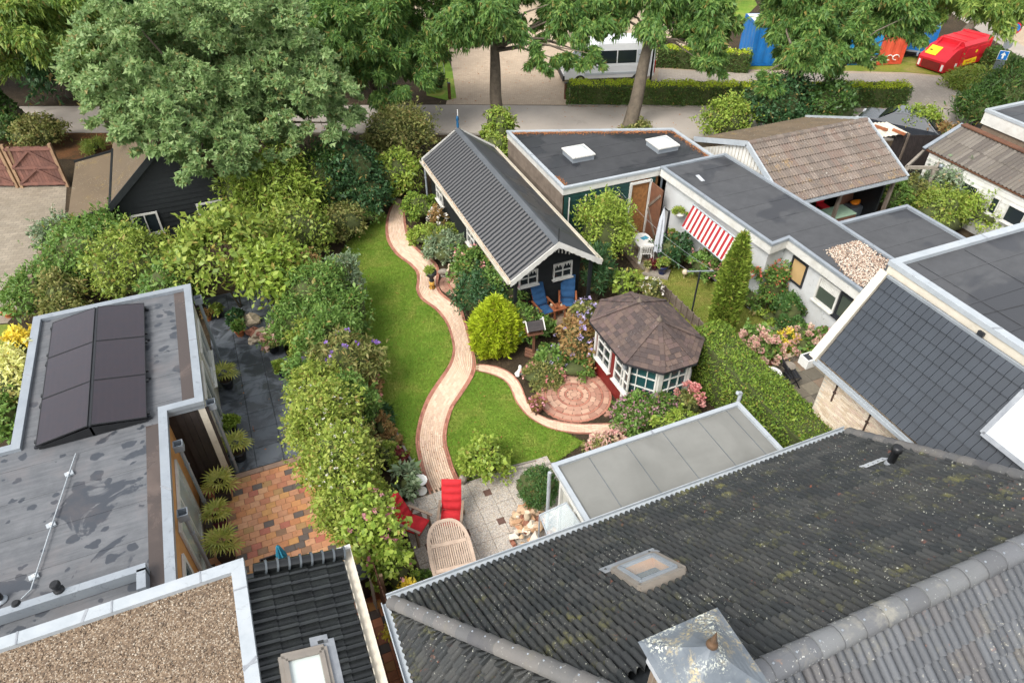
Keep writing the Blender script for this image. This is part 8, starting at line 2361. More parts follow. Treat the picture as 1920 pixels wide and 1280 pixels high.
MB().bar((-0.42, 0.16, 1.85), (0.42, -0.16, 1.85), 0.035, 0.035).build('crossbar', 'zinc', dp)
wl2 = thing('washing_line', 'thin pale washing lines running from the post to the workshop', 'washing line')
q0 = Vector((13.32,15.38,0))
for dx, e in ((-0.38, (12.32,20.49,2.5)), (0.38, (13.04,20.74,2.5))):
    s_ = q0 + Vector((dx, -dx * 0.38, 1.87)); e = Vector((e[0], e[1], 2.45))
    pts = [s_.lerp(e, k / 8) - Vector((0, 0, 0.25 * math.sin(math.pi * k / 8))) for k in range(9)]
    MB().tube(pts, 0.0035, 5).build('line', 'white_trim', wl2)
gl = thing('ball_lamp', 'small white ball lamp on the neighbour lawn', 'lamp', (14.33,17.37,0))
MB().lathe((0, 0, 0), [(0.015, 0), (0.015, 0.18), (0.09, 0.22), (0.11, 0.30), (0.08, 0.38), (0.02, 0.41)], 12).build('ball', 'pot_cream', gl)
bh = thing('bird_house', 'small white roofed wooden bird house in the wall bed', 'bird house', (15.12,17.2,0), R(20))
MB().box((0, 0, 0.35), (0.26, 0.24, 0.22)).build('box', 'yellow_wicker', bh); MB().bar((0, 0, 0), (0, 0, 0.25), 0.05, 0.05).build('post', 'grey_wood', bh)
m = MB(); m.slab([(-0.2, -0.17, 0.44), (-0.2, 0.17, 0.44), (0, 0.17, 0.60), (0, -0.17, 0.60)], 0.02); m.slab([(0, -0.17, 0.60), (0, 0.17, 0.60), (0.2, 0.17, 0.44), (0.2, -0.17, 0.44)], 0.02); m.build('roof', 'white_plastic', bh)
def wall_planter(label, p, mat_f, n, fm):
    t = thing('wall_planter', label, 'planter', p)
    m = MB(); m.lathe((0, 0, -0.18), [(0.03, 0), (0.12, 0.06), (0.17, 0.16)], 12); m.build('basket', 'white_plastic', t)
    rgn = np.random.default_rng(nseed()); q, out, cc, rc = clump_points((0, 0, 0.06), (0.26, 0.34, 0.16), 700, rgn, 14, 0.4, 0.9, -0.4)
    fast_mesh('foliage', leaf_quads(q, out, 0.07, 0.045, rgn, 0.2, 0.7, 0.4), 4, mat_f, t, kind=None)
    if n: flowers_on(t, 'blossom', None, (0, 0, 0.06), (0.27, 0.35, 0.17), n, 0.06, fm, rgn, 0.4)
wall_planter('wall basket of green foliage beside the striped awning', (14.95, 19.05, 1.75), 'leaf_yellowgreen', 0, None)
wall_planter('wall basket of red geraniums at the corner of the bungalow', (15.05, 14.9, 1.65), 'leaf_mid', 20, 'petal_red')
def hanging_basket(label, p, fl):
    t = thing('hanging_basket', label, 'basket', p)
    m = MB()
    for k in range(10):
        a0, a1 = math.pi * 2 * k / 10, math.pi * 2 * (k + 1) / 10
        m.tube([(0.17 * math.cos(a0), 0, 0.26 * math.sin(a0)), (0.17 * math.cos(a1), 0, 0.26 * math.sin(a1))], 0.03, 6, False)
    m.build('ring', 'grey_wood', t)
    MB().lathe((0, 0, -0.30), [(0.05, 0), (0.13, 0.04), (0.15, 0.12)], 12).build('bowl', 'grey_wood', t)
    MB().tube([(0, 0, 0.26), (0, 0.05, 0.45)], 0.008, 5).build('hook', 'iron', t)
    if fl:
        rgn = np.random.default_rng(nseed()); q, out, cc, rc = clump_points((0, 0, -0.12), (0.17, 0.15, 0.12), 200, rgn, 10, 0.4, 0.9, -0.4)
        fast_mesh('foliage', leaf_quads(q, out, 0.07, 0.045, rgn, 0.2, 0.7, 0.4), 4, 'leaf_mid', t, kind=None)
        flowers_on(t, 'blossom', None, (0, 0, -0.1), (0.17, 0.15, 0.13), 12, 0.07, 'petal_red', rgn, 0.4)
hanging_basket('ring shaped hanging basket with red flowers on the green workshop', (11.55, 20.62, 1.85), True)
hanging_basket('empty ring shaped hanging basket beside the workshop door', (13.15, 20.62, 1.85), False)
ys = thing('wicker_stool', 'round yellow wicker stool on the neighbour terrace', 'stool', (15.45, 12.75, 0.05))
MB().lathe((0, 0, 0), [(0.17, 0), (0.16, 0.2), (0.17, 0.38), (0.15, 0.40)], 16).build('body', 'yellow_wicker', ys); MB().lathe((0, 0, 0.40), [(0.16, 0), (0.13, 0.03)], 16).build('seat', 'yellow_wicker', ys)
ps = thing('plant_stand', 'wooden plant stand with pink flowers against the bungalow', 'plant stand', (15.85, 11.7, 0.05), R(0))
for zz in (0.3, 0.75): MB().box((0, 0, zz), (0.35, 0.8, 0.03)).build('shelf', 'grey_wood', ps)
for x in (-0.15, 0.15):
    for y in (-0.36, 0.36): MB().box((x, y, 0.4), (0.05, 0.05, 0.8)).build('leg', 'grey_wood', ps)
rgn = np.random.default_rng(nseed()); q, out, cc, rc = clump_points((0, 0.1, 0.92), (0.2, 0.35, 0.16), 800, rgn, 14, 0.4, 0.9, -0.4)
fast_mesh('foliage', leaf_quads(q, out, 0.07, 0.045, rgn, 0.2, 0.7, 0.4), 4, 'leaf_mid', ps, kind=None); flowers_on(ps, 'blossom', None, (0, 0.1, 0.92), (0.2, 0.35, 0.16), 14, 0.06, 'petal_pink', rgn, 0.4)
fch = thing('folding_chair', 'black slatted folding chair on the neighbour terrace', 'chair', (14.07,11.16,0)[:2] + (0.05,), R(75))
for i in range(5): MB().box((0, -0.16 + i * 0.08, 0.44), (0.42, 0.06, 0.02)).build('seat_slat', 'dark_metal', fch)
for i in range(3): MB().box((0, 0.27 + i * 0.03, 0.66 + i * 0.10), (0.42, 0.02, 0.07)).build('back_slat', 'dark_metal', fch)
for x in (-0.22, 0.22):
    MB().bar((x, -0.25, 0), (x, 0.34, 0.92), 0.025, 0.04).build('leg', 'dark_metal', fch); MB().bar((x, 0.28, 0), (x, -0.2, 0.44), 0.025, 0.04).build('leg', 'dark_metal', fch)
def round_table_w(label, p, r, h, mt):
    t = thing('bistro_table', label, 'table', p)
    MB().lathe((0, 0, h), [(r, 0), (r, 0.03), (r - 0.02, 0.035)], 20).build('table_top', mt, t); MB().lathe((0, 0, 0), [(0.2, 0), (0.19, 0.02), (0.03, 0.05), (0.03, h)], 12).build('pedestal', 'dark_metal', t)
round_table_w('round white bistro table behind the conifer hedge', (13.3,11.24,0.6)[:2] + (0.05,), 0.30, 0.66, 'white_plastic')
round_table_w('small rusty top table beside the folding chair', (14.22,11.49,0.4)[:2] + (0.05,), 0.20, 0.45, 'stone_grey')
bk = thing('orange_bucket', 'orange plastic bucket beside the folding chair', 'bucket', (13.59,10.95,0)[:2] + (0.05,))
MB().lathe((0, 0, 0), [(0.14, 0), (0.18, 0.28), (0.19, 0.29), (0.17, 0.29), (0.15, 0.1)], 16).build('body', 'orange_plastic', bk)
MB().tube([(-0.18, 0, 0.28), (-0.12, 0, 0.40), (0.12, 0, 0.40), (0.18, 0, 0.28)], 0.008, 5).build('handle', 'zinc', bk)
gw = thing('stone_planter_wall', 'low pierced concrete planter wall below the hydrangeas', 'planter')
a, b = Vector((14.1,11.96,0)), Vector((15.54,12.03,0))
for i in range(9):
    p = a.lerp(b, i / 9); q_ = a.lerp(b, (i + 0.9) / 9)
    m = MB(); m.bar(p + Vector((0, 0, 0.1)), q_ + Vector((0, 0, 0.3)), 0.10, 0.05); m.bar(p + Vector((0, 0, 0.3)), q_ + Vector((0, 0, 0.1)), 0.10, 0.05); m.build('block', 'stone_grey', gw)
MB().bar(a + Vector((0, 0, 0.36)), b + Vector((0, 0, 0.36)), 0.14, 0.06).build('coping', 'pot_cream', gw); MB().bar(a + Vector((0, 0, 0.05)), b + Vector((0, 0, 0.05)), 0.12, 0.08).build('footing', 'stone_grey', gw)

# ================================================================== lettering helper
def text_mesh(body, size, depth=0.004):
    cu_ = bpy.data.curves.new('lettering', 'FONT'); cu_.body = body; cu_.size = size; cu_.extrude = depth; cu_.align_x = 'CENTER'; cu_.align_y = 'CENTER'
    o = bpy.data.objects.new('lettering_tmp', cu_); COL.objects.link(o)
    dg = bpy.context.evaluated_depsgraph_get(); me = bpy.data.meshes.new_from_object(o.evaluated_get(dg))
    bpy.data.objects.remove(o); bpy.data.curves.remove(cu_)
    return me
def lettering(parent, body, size, p, u, up, mat, name='lettering'):
    me = text_mesh(body, size); me.materials.clear(); me.materials.append(M(mat))
    u, up = Vector(u).normalized(), Vector(up).normalized(); n = u.cross(up)
    return obj(name, me, parent, mtx=Matrix(((u.x, up.x, n.x, p[0]), (u.y, up.y, n.y, p[1]), (u.z, up.z, n.z, p[2]), (0, 0, 0, 1))))

# ================================================================== vehicles
mat_plain('car_white', srgb(226, 228, 230), srgb(218, 220, 222), 2, 0.25, 0.0, coat=0.5)
mat_plain('car_silver', srgb(186, 192, 198), srgb(176, 182, 188), 2, 0.3, 0.0, coat=0.4)
mat_plain('car_dark', srgb(50, 54, 60), srgb(44, 48, 54), 2, 0.25, 0.0, coat=0.5)
mat_plain('tyre', srgb(30, 30, 30), srgb(38, 38, 38), 8, 0.9, 0.2)
mat_plain('lamp_red', srgb(180, 24, 24), srgb(160, 20, 20), 4, 0.25, 0.0)
mat_plain('lamp_clear', srgb(210, 214, 216), srgb(200, 204, 208), 4, 0.15, 0.0)
def vehicle(name, label, cat, loc, rz, prof, hw, body, wheels, wr, wins, extra):
    t = thing(name, label, cat, loc, rz)
    m = MB(); n = len(prof)
    L_ = [(x, -hw(z), z) for x, z in prof]; R_ = [(x, hw(z), z) for x, z in prof]
    m.add(L_ + R_, [tuple(range(n)), tuple(range(2 * n - 1, n - 1, -1))] + [(i, n + i, n + (i + 1) % n, (i + 1) % n) for i in range(n)])
    b = bmesh.new(); me0 = m.mesh('body', body); b.from_mesh(me0)
    bmesh.ops.remove_doubles(b, verts=b.verts, dist=1e-4)
    bmesh.ops.bevel(b, geom=[e for e in b.edges if e.calc_face_angle(0) > 0.5], offset=0.06, segments=2, affect='EDGES')
    b.to_mesh(me0); b.free()
    for p in me0.polygons: p.use_smooth = False
    obj('body', me0, t)
    for x in wheels:
        for s_ in (-1, 1):
            y = s_ * (hw(0.4) - 0.08)
            w = MB(); w.tube([(x, y - 0.1, wr), (x, y + 0.1, wr)], wr, 18); wo = w.build('wheel', 'tyre', t)
            h_ = MB(); h_.tube([(x, y + s_ * 0.09, wr), (x, y + s_ * 0.108, wr)], wr * 0.62, 14); h_.build('rim', 'zinc', wo)
    for nm, quad, mt in wins:
        for s_ in ((-1, 1) if quad[0][1] is None else (0,)):
            q_ = [Vector((x, s_ * (hw(z) + 0.008) if y is None else y, z)) for x, y, z in quad]
            if s_ > 0: q_ = q_[::-1]
            MB().add(q_, [tuple(range(len(q_)))]).build(nm, mt, t)
    extra(t)
    return t
def hw_van(z): return 0.98 if z < 1.25 else 0.98 - 0.13 * (z - 1.25) / 1.2
VP = [(-2.72, 0.42), (-2.74, 0.78), (-2.60, 1.06), (-1.98, 1.26), (-1.22, 2.12), (-0.85, 2.40), (0.4, 2.46), (2.45, 2.42), (2.68, 2.25), (2.74, 1.1), (2.74, 0.42)]
def van_extra(t):
    MB().add([(-1.95, -0.86, 1.30), (-1.95, 0.86, 1.30), (-1.27, 0.80, 2.09), (-1.27, -0.80, 2.09)], [(0, 1, 2, 3)]).build('windscreen', 'glass_dark', t).location = (-0.03, 0, 0.02)
    MB().box((-2.72, 0, 0.5), (0.12, 1.9, 0.3)).build('bumper', 'pot_dark', t)
    for s_ in (-1, 1):
        MB().box((-2.52, s_ * 0.80, 1.02), (0.2, 0.28, 0.22)).build('headlight', 'lamp_clear', t)
        MB().box((2.745, s_ * 0.86, 1.0), (0.05, 0.16, 0.7)).build('tail_light', 'lamp_red', t)
        MB().box((-1.62, s_ * 1.10, 1.42), (0.12, 0.2, 0.3)).build('mirror', 'pot_dark', t)
        MB().box((0.1, s_ * 0.985, 0.72), (3.2, 0.03, 0.14)).build('rub_strip', 'car_silver', t)
        MB().box((-0.75, s_ * 0.99, 1.12), (0.14, 0.03, 0.07)).build('door_handle', 'pot_dark', t)
    MB().box((0.0, 0, 0.42), (3.0, 1.7, 0.12)).build('underbody', 'tyre', t)
    lettering(t, 'taxi', 0.24, (2.05, -0.99, 1.62), (1, 0, 0), (0, 0.1, 1), 'leaf_mid', 'side_lettering') if False else None
    MB().box((1.98, -0.935, 1.72), (0.55, 0.008, 0.05)).build('side_stripe', 'leaf_mid', t)
vehicle('white_van', 'white high roof minibus van parked behind the long hedge', 'van', (21.75, 37.15, 0.012), R(-16.2), VP, hw_van, 'car_white', (-1.75, 1.75), 0.34,
        [('side_window', [(-1.72, None, 1.32), (-0.92, None, 1.30), (-0.92, None, 2.0), (-1.22, None, 2.0)], 'glass_dark'), ('side_window', [(-0.72, None, 1.30), (0.38, None, 1.30), (0.38, None, 2.0), (-0.72, None, 2.0)], 'glass_dark'),
         ('side_window', [(0.44, None, 1.30), (1.55, None, 1.30), (1.55, None, 2.0), (0.44, None, 2.0)], 'glass_dark'), ('side_panel', [(1.6, None, 1.30), (2.4, None, 1.30), (2.4, None, 2.0), (1.6, None, 2.0)], 'car_silver')], van_extra)
def hw_car(z): return 0.88 if z < 0.85 else 0.88 - 0.28 * (z - 0.85) / 0.6
CP_ = [(-2.05, 0.3), (-2.08, 0.62), (-1.85, 0.82), (-1.0, 0.92), (-0.35, 1.38), (0.2, 1.45), (1.1, 1.42), (1.75, 1.0), (2.02, 0.9), (2.06, 0.35)]
def car_extra(t):
    MB().add([(-0.98, -0.74, 0.97), (-0.98, 0.74, 0.97), (-0.38, 0.6, 1.39), (-0.38, -0.6, 1.39)], [(0, 1, 2, 3)]).build('windscreen', 'glass_dark', t).location = (-0.03, 0, 0.02)
    MB().add([(1.16, -0.6, 1.41), (1.16, 0.6, 1.41), (1.72, 0.72, 1.04), (1.72, -0.72, 1.04)], [(0, 1, 2, 3)]).build('rear_window', 'glass_dark', t).location = (0.03, 0, 0.02)
    for s_ in (-1, 1):
        MB().box((2.03, s_ * 0.68, 0.74), (0.08, 0.26, 0.16)).build('tail_light', 'lamp_red', t)
        MB().box((-2.0, s_ * 0.64, 0.66), (0.12, 0.28, 0.14)).build('headlight', 'lamp_clear', t)
vehicle('parked_car', 'dark parked car half hidden beside the brown garage', 'car', (31.73,24.01,0)[:2] + (0.01,), R(-62), CP_, hw_car, 'car_dark', (-1.3, 1.3), 0.31,
        [('side_window', [(-0.8, None, 0.95), (0.3, None, 0.95), (0.3, None, 1.36), (-0.3, None, 1.34)], 'glass_dark'), ('side_window', [(0.36, None, 0.95), (1.4, None, 0.95), (1.05, None, 1.34), (0.36, None, 1.36)], 'glass_dark')], car_extra)

# ================================================================== containers
mat_plain('blue_steel', srgb(20, 108, 176), srgb(16, 92, 156), 1.5, 0.5, 0.1, dirt=srgb(60, 110, 150))
mat_plain('lightblue_steel', srgb(40, 140, 196), srgb(34, 124, 180), 1.5, 0.5, 0.1)
mat_plain('orange_steel', srgb(214, 92, 64), srgb(196, 78, 54), 1.5, 0.5, 0.1)
mat_plain('red_steel', srgb(206, 40, 52), srgb(188, 32, 44), 1.5, 0.4, 0.05)
mat_plain('yellow_sign', srgb(240, 206, 40), srgb(232, 196, 30), 3, 0.5, 0.0)
mat_plain('sign_blue', srgb(24, 112, 190), srgb(20, 100, 174), 3, 0.4, 0.0)
mat_plain('sign_red', srgb(200, 40, 50), None, 3, 0.4, 0.0)
mat_plain('sign_navy', srgb(22, 76, 120), None, 3, 0.4, 0.0)
def ship_container(label, o, d, L, W, H_, mt, roof_mt, group='shipping containers behind the parking bay'):
    o = Vector((o[0], o[1], 0.05)); d = Vector((d[0], d[1], 0)).normalized(); n = Vector((-d.y, d.x, 0))
    t = thing('shipping_container', label, 'container', o, math.atan2(d.y, d.x), group)
    def corr(name, p0, p1, nn):
        p0, p1 = Vector(p0), Vector(p1); e = (p1 - p0); l = e.length; e.normalize(); k = int(l / 0.14)
        vv = []; m = MB()
        for i in range(k + 1):
            off = (0.0, 0.0, 0.045, 0.045)[i % 4]
            p = p0 + e * (l * i / k) - Vector(nn) * off
            vv += [(p.x, p.y, 0.14), (p.x, p.y, H_ - 0.1)]
        m.add(vv, [(2 * i, 2 * i + 2, 2 * i + 3, 2 * i + 1) for i in range(k)]); m.build(name, mt, t)
    corr('side_panel', (0.06, 0.02, 0), (L - 0.06, 0.02, 0), (0, -1, 0)); corr('side_panel', (L - 0.06, W - 0.02, 0), (0.06, W - 0.02, 0), (0, 1, 0))
    corr('end_panel', (0.02, W - 0.06, 0), (0.02, 0.06, 0), (-1, 0, 0)); corr('end_panel', (L - 0.02, 0.06, 0), (L - 0.02, W - 0.06, 0), (1, 0, 0))
    for x in (0.05, L - 0.05):
        for y in (0.05, W - 0.05): MB().box((x, y, H_ / 2), (0.1, 0.1, H_)).build('corner_post', mt, t)
    m = MB()
    for y in (0.03, W - 0.03):
        for z in (0.07, H_ - 0.05): m.bar((0.1, y, z), (L - 0.1, y, z), 0.06, 0.12)
    for x in (0.03, L - 0.03):
        for z in (0.07, H_ - 0.05): m.bar((x, 0.1, z), (x, W - 0.1, z), 0.06, 0.12)
    m.build('frame_rail', mt, t)
    MB().box((L / 2, W / 2, H_ - 0.02), (L - 0.1, W - 0.1, 0.05)).build('roof', roof_mt, t)
    return t
c1, c2 = (31.31,35.68,0), (36.37,33.77,0)
ship_container('blue corrugated shipping container behind the short hedge', c1, (c2[0] - c1[0], c2[1] - c1[1]), 5.9, 2.4, 2.5, 'blue_steel', 'white_paint')
c1, c2 = (37.24,33.4,0), (38.95,32.79,0)
b2 = ship_container('light blue container with white letters beside the orange one', c1, (c2[0] - c1[0], c2[1] - c1[1]), 2.0, 2.4, 2.4, 'lightblue_steel', 'white_paint')
MB().box((1.0, -0.03, 0.36), (1.9, 0.03, 0.55)).build('letter_band', 'pot_dark', b2)
lettering(b2, 'de Sk', 0.5, (1.0, -0.05, 0.36), (1, 0, 0), (0, 0, 1), 'white_plastic')
c1, c2 = (38.94,32.69,0), (40.42,32.28,0)
b3 = ship_container('orange container with white scribble beside the verge', c1, (c2[0] - c1[0], c2[1] - c1[1]), 1.7, 2.4, 2.3, 'orange_steel', 'white_paint')
for k in range(2):
    m = MB(); pts = [(0.7 + 0.45 * k + 0.22 * math.cos(a * 0.7), -0.06, 0.45 + 0.16 * math.sin(a * 0.7)) for a in range(8)]; m.tube(pts, 0.03, 5); m.build('scribble', 'white_plastic', b3)
bl = thing('blue_trailer', 'small blue trailer with grey drawbar behind the red container', 'trailer', (42.25,32.63,0), R(40))
MB().box((0.9, 0, 1.3), (1.8, 1.6, 1.5), bev=0.05).build('box', 'blue_steel', bl); MB().bar((-0.6, 0, 0.45), (1.6, 0, 0.45), 0.1, 0.1).build('drawbar', 'zinc', bl); MB().box((0.2, 0, 0.5), (0.5, 1.4, 0.1)).build('frame', 'zinc', bl)
for y in (-0.7, 0.7): MB().tube([(1.0, y - 0.08, 0.3), (1.0, y + 0.08, 0.3)], 0.3, 14).build('wheel', 'tyre', bl)

# red waste compactor
q0, qf, qb = Vector((41.93,29.84,0)), Vector((42.3,31.6,0)), Vector((45.66,30.41,0))
u = (qb - q0).normalized()
Lc = (qb - q0).length
rc_ = thing('red_compactor', 'large red waste compactor container on the grass verge', 'container', (q0.x, q0.y, 0.03), math.atan2(u.y, u.x))
rc_.scale = (1.0, 0.9, 0.72)
Wc = 2.1
def sect(y0, y1, zs, x): return [(x, y0, zs[0]), (x, y1, zs[0]), (x, y1, zs[1]), (x, (y1 * .9 + y0 * .1), zs[2]), (x, (y0 * .9 + y1 * .1), zs[2]), (x, y0, zs[1])]
m = MB(); vv = sect(0, Wc, (0.25, 2.0, 2.3), 0.9) + sect(0, Wc, (0.25, 2.0, 2.3), Lc)
m.add(vv, [tuple(range(5, -1, -1)), tuple(range(6, 12))] + [(i, (i + 1) % 6, 6 + (i + 1) % 6, 6 + i) for i in range(6)]); m.build('body', 'red_steel', rc_)
m = MB(); pr_ = [(-0.5, 0.1), (0.95, 0.1), (0.95, 1.95), (0.30, 1.80), (-0.58, 1.0)]
m.add([(x, 0.05, z) for x, z in pr_] + [(x, Wc - 0.05, z) for x, z in pr_], [tuple(range(5)), tuple(range(9, 4, -1))] + [(i, 5 + i, 5 + (i + 1) % 5, (i + 1) % 5) for i in range(5)]); m.build('hopper', 'red_steel', rc_)
for x in (1.3, 2.6):
    m = MB(); m.box((x + 0.5, -0.02, 1.35), (0.95, 0.04, 0.75), bev=0.0); m.build('panel', 'red_steel', rc_)
MB().box((2.35, -0.025, 1.35), (0.2, 0.03, 0.22)).build('sticker', 'yellow_sign', rc_)
MB().box((2.0, -0.02, 0.58), (1.35, 0.03, 0.42)).build('name_plate', 'yellow_sign', rc_)
lettering(rc_, 'FINES', 0.26, (1.85, -0.04, 0.58), (1, 0, 0), (0, 0, 1), 'sign_red'); lettering(rc_, '.nl', 0.2, (2.45, -0.04, 0.56), (1, 0, 0), (0, 0, 1), 'leaf_mid')
m = MB(); m.add([(-0.35, 1.05, 1.21), (-0.35, 1.85, 1.21), (0.24, 1.85, 1.745), (0.24, 1.05, 1.745)], [(3, 2, 1, 0)]); pl_ = m.build('warning_plate', 'yellow_sign', rc_); pl_.location = (-0.03, 0, 0.03)
m = MB(); m.lathe((-0.07, 1.62, 1.52), [(0.12, 0), (0.12, 0.02)], 12); m.build('plate_dot', 'leaf_mid', rc_)
for y in (0.3, 1.7): MB().bar((0.2, y, 1.7), (0.75, y, 2.35), 0.08, 0.08).build('lifting_arm', 'red_steel', rc_)
MB().box((Lc - 0.06, Wc / 2, 1.2), (0.12, Wc + 0.12, 2.1)).build('rear_frame', 'red_steel', rc_)
for y in (0.25, 1.85): MB().tube([(Lc - 0.4, y - 0.06, 0.15), (Lc - 0.4, y + 0.06, 0.15)], 0.14, 12).build('roller', 'dark_metal', rc_)
MB().box((-0.56, Wc / 2, 0.52), (0.05, Wc * 0.62, 0.62)).build('hopper_door', 'red_paint', rc_)
for y in (0.2, Wc - 0.2): MB().box((-0.56, y, 0.5), (0.05, 0.14, 0.5)).build('reflector', 'white_plastic', rc_)
for x in (1.2, 2.2, 3.2): MB().bar((x, 0.2, 2.32), (x, Wc - 0.2, 2.32), 0.08, 0.05).build('roof_rib', 'red_steel', rc_)
for k in range(2): MB().box((0.6 + 0.12 * k, 0.03, 0.5), (0.07, 0.02, 0.3)).build('warning_stripe', 'white_plastic', rc_)

# ================================================================== signs, lamp post, bollards
def face_cam(p):
    d = CAM - Vector((p[0], p[1], 0)); return math.atan2(d.y, d.x) + math.pi / 2
sp = (42.68,27.42,0)
sg_ = thing('traffic_sign', 'traffic sign post with round no parking disc and blue arrow', 'sign', sp, face_cam(sp) + R(14))
MB().tube([(0, 0, 0), (0, 0, 3.5)], 0.035, 8).build('post', 'zinc', sg_)
m = MB(); m.tube([(0, -0.05, 3.25), (0, -0.075, 3.25)], 0.32, 24); m.build('rim_disc', 'sign_red', sg_)
m = MB(); m.tube([(0, -0.07, 3.25), (0, -0.085, 3.25)], 0.25, 24); m.build('blue_disc', 'sign_blue', sg_)
MB().bar((-0.18, -0.09, 3.43), (0.18, -0.09, 3.07), 0.012, 0.06, up=(0, 0, 1)).build('red_bar', 'sign_red', sg_)
MB().box((0, -0.055, 1.75), (0.52, 0.02, 0.52)).build('white_edge', 'white_plastic', sg_); MB().box((0, -0.07, 1.75), (0.47, 0.02, 0.47)).build('blue_plate', 'sign_blue', sg_)
m = MB(); m.add([(-0.05, -0.085, 1.58), (0.05, -0.085, 1.58), (0.05, -0.085, 1.76), (0.14, -0.085, 1.76), (0, -0.085, 1.94), (-0.14, -0.085, 1.76), (-0.05, -0.085, 1.76)], [tuple(range(7))]); m.build('arrow', 'white_plastic', sg_)
MB().box((0, -0.055, 1.20), (0.50, 0.02, 0.48)).build('grey_plate', 'zinc_dark', sg_)
m = MB(); m.tube([(0, -0.05, 2.35), (0, -0.07, 2.35)], 0.24, 20); m.build('white_disc', 'lead', sg_)
sp = (11.44,37.79,0)
hs_ = thing('driveway_sign', 'blue and white board sign with white tick at the driveway', 'sign', (12.85,41.95,0), face_cam(sp))
MB().box((0, 0, 1.35), (0.62, 0.04, 0.9)).build('board', 'white_plastic', hs_); MB().box((0, -0.03, 1.53), (0.54, 0.02, 0.46)).build('blue_field', 'sign_navy', hs_)
m = MB(); m.bar((-0.12, -0.045, 1.56), (-0.03, -0.045, 1.47), 0.01, 0.04); m.bar((-0.03, -0.045, 1.47), (0.15, -0.045, 1.66), 0.01, 0.04); m.build('tick', 'white_plastic', hs_)
MB().box((0, -0.03, 1.10), (0.40, 0.02, 0.07)).build('text_bar', 'sign_navy', hs_)
for x in (-0.2, 0.2): MB().bar((x, 0.04, 0), (x, 0.04, 1.7), 0.05, 0.05).build('post', 'zinc', hs_)
lp_ = thing('lamp_post', 'slim black lamp post behind the long hedge', 'lamp post', (22.61,33.53,0))
MB().tube([(0, 0, 0), (0, 0, 4.2)], [0.07, 0.045], 10).build('post', 'black_plastic', lp_); MB().lathe((0, 0, 4.2), [(0.05, 0), (0.2, 0.1), (0.22, 0.4), (0.08, 0.5)], 12).build('lantern', 'dark_metal', lp_)
def bollard(label, p):
    t = thing('bollard', label, 'bollard', p, group='driveway bollards')
    MB().box((0, 0, 0.45), (0.14, 0.14, 0.9)).build('post', 'brown_wood', t); MB().box((0, 0, 0.92), (0.15, 0.15, 0.04)).build('cap', 'dark_metal', t)
bollard('brown wooden bollard on the grass beside the driveway', (12.03,37.89,0)); bollard('brown wooden bollard at the end of the long hedge', (18.18,35.31,0))

# ================================================================== carport, pergola and bits beside the brown garage
cp = thing('carport_roof', 'low cream corrugated carport roof with timber lengths on it', 'carport')
c_ = [(26.96,22.32,2.1), (28.15,21.96,2.1), (28.11,20.68,2.1), (26.3,20.81,2.1)]
m = MB(); n_ = 14; vv = []
for i in range(n_ + 1):
    for j in range(2):
        f = i / n_; a = Vector(c_[3]).lerp(Vector(c_[2]), f); b = Vector(c_[0]).lerp(Vector(c_[1]), f)
        p = a if j == 0 else b; vv.append((p.x, p.y, p.z + 0.04 * (i % 2)))
m.add(vv, [(2 * i, 2 * i + 2, 2 * i + 3, 2 * i + 1) for i in range(n_)]); m.build('sheet', 'cream_paint', cp)
for q_ in c_: MB().bar((q_[0], q_[1], 0), (q_[0], q_[1], 2.08), 0.09, 0.09).build('post', 'grey_wood', cp)
for a, b in (((27.09,21.75,2.2), (27.26,21.16,2.2)), ((27.53,21.11,2.2), (27.62,20.5,2.2))): MB().bar(a, b, 0.10, 0.10).build('timber', 'teak_warm', cp)
bw = thing('dark_fence', 'tall dark stained board fence between garage and plank shed', 'fence')
a, b = Vector((27.57,20.92,0)), Vector((29.53,20.1,0))
for i in range(22):
    p = a.lerp(b, (i + .5) / 22); MB().box((p.x, p.y, 1.0), ((b - a).length / 22 - 0.01, 0.03, 2.0), math.atan2((b - a).y, (b - a).x)).build('board', 'dark_clad', bw)
pg_ = thing('pergola', 'grey concrete pergola posts and beams behind the low annex', 'pergola')
for (b0, t0) in (((25.56,18.37,0), (23.73,17.31,1.9)), ((26.72,17.88,0), (24.77,17.22,1.9)), ((27.77,18.48,0), (25.11,17.43,1.9))):
    m = MB(); m.tube([b0, Vector(b0).lerp(Vector((b0[0], b0[1], 1.9)), 0.6), (b0[0], b0[1], 1.9)], [0.07, 0.07, 0.14], 8); m.build('post', 'stone_grey', pg_)
for a, b in (((25.56,18.37,0), (26.72,17.88,0)), ((26.72,17.88,0), (27.77,18.48,0)), ((25.56,18.37,0), (27.48,19.25,0))): MB().bar((a[0], a[1], 1.95), (b[0], b[1], 1.95), 0.10, 0.12).build('beam', 'stone_grey', pg_)
gcab = thing('green_cabinet', 'pale green slatted cabinet top behind the bungalow', 'cabinet', (21.75,17.75,1)[:2] + (0,))
MB().box((0, 0, 0.5), (1.1, 0.8, 1.0)).build('body', 'brown_wood', gcab)
mat_plain('mint_paint', srgb(150, 176, 152), srgb(136, 162, 138), 4, 0.7)
for i in range(6): MB().box((0, -0.34 + i * 0.135, 1.02), (1.16, 0.125, 0.03)).build('slat', 'mint_paint', gcab)
bd = thing('brown_board_stack', 'dark brown board leaning under the garage eave', 'board', (23.41,18.8,0.6)[:2] + (0,))
MB().bar((0, 0, 0), (0.2, 0.4, 1.3), 0.9, 0.05, up=(0, 1, 0)).build('board', 'brown_wood', bd); MB().bar((0.25, 0.1, 0), (0.4, 0.45, 1.2), 0.5, 0.05, up=(0, 1, 0)).build('board', 'dark_clad', bd)
yb_ = thing('yellow_bag', 'yellow bundle on a chest under the garage roof', 'bag', (23.65,18.6,0.6)[:2] + (0,))
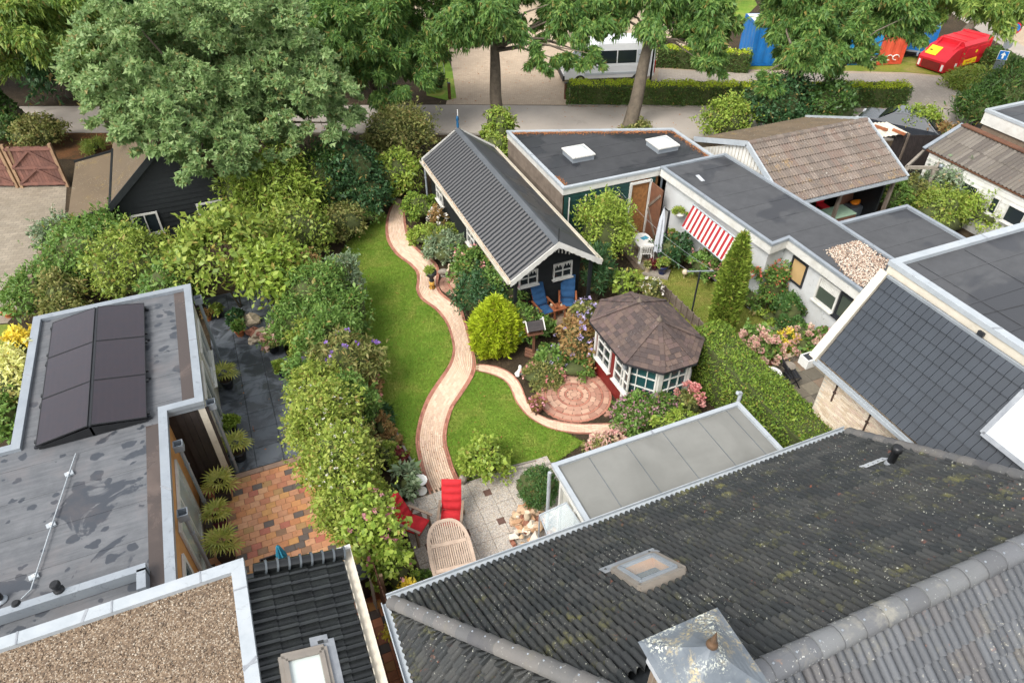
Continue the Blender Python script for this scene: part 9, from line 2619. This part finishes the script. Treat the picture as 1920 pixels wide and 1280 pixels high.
MB().blob((0, 0, 0.62), (0.28, 0.16, 0.10), 9, 0.3, 2).build('bundle', 'orange_plastic', yb_); MB().box((0, 0, 0.26), (0.8, 0.5, 0.5)).build('chest', 'zinc_dark', yb_)
rdc = thing('red_chair', 'small red chair standing under the garage eave', 'chair', (22.39,19.13,0.4)[:2] + (0,))
MB().box((0, 0, 0.45), (0.4, 0.4, 0.04)).build('seat', 'red_steel', rdc); MB().box((0, 0.2, 0.75), (0.4, 0.04, 0.5)).build('backrest', 'red_steel', rdc)
for x in (-0.17, 0.17):
    for y in (-0.17, 0.17): MB().box((x, y, 0.22), (0.04, 0.04, 0.44)).build('leg', 'red_steel', rdc)

# ================================================================== fallen leaves
def scatter(parent_name, polys, n, seed, z, mat='dry_leaf', size=(0.02, 0.05)):
    rg = np.random.default_rng(seed); out = []
    for poly in polys:
        P_ = np.array([q[:2] for q in poly]); lo, hi = P_.min(0), P_.max(0); c = 0
        while c < n:
            p = rg.uniform(lo, hi)
            if inside(p, poly): out.append(p); c += 1
    p = np.array(out); k = len(p); a = rg.uniform(0, 6.28, k); r = rg.uniform(*size, k); V = np.empty((k, 4, 3))
    for q in range(4):
        f = np.where(q % 2, 1.0, 0.55) * r
        V[:, q, 0] = p[:, 0] + np.cos(a + q * np.pi / 2) * f; V[:, q, 1] = p[:, 1] + np.sin(a + q * np.pi / 2) * f; V[:, q, 2] = z + rg.uniform(0.0, 0.03, k)
    o = fast_mesh('fallen_leaves', V.reshape(-1, 3), 4, mat, None, label=parent_name); o['category'] = 'leaves'
scatter('fallen brown leaves strewn over the lawn and garden path', [LAWN1, LAWN2, [(2.76,13.78,0), (3.59,13.43,0), (3.35,11.62,0), (2.45,11.46,0)]], 60, 31, 0.055, size=(0.012, 0.03))
scatter('fallen leaves lying on the street before the hedge', [[(18.02,34.58,0), (35.34,27.13,0), (34.97,26.78,0), (17.81,34.16,0)]], 1400, 32, 0.03, size=(0.03, 0.07))
scatter('fallen leaves lying on the street and driveway', [[(-4.79,43.32,0), (35.12,26.54,0), (32.13,23.69,0), (-4.79,39.94,0)], [(14.38,44.57,0), (20.98,41.8,0), (17.72,34.71,0), (11.85,37.18,0)], [(-7.36,40.73,0), (-5.05,39.76,0), (-5.16,37.5,0), (-6.97,37.61,0)]], 170, 33, 0.03, size=(0.03, 0.07))
scatter('fallen leaves on the tile patio and slab terrace', [[(-2.4, 9.2), (0.1, 9.2), (0.0, 21), (-2.3, 21)]], 60, 34, 0.055, size=(0.015, 0.035))
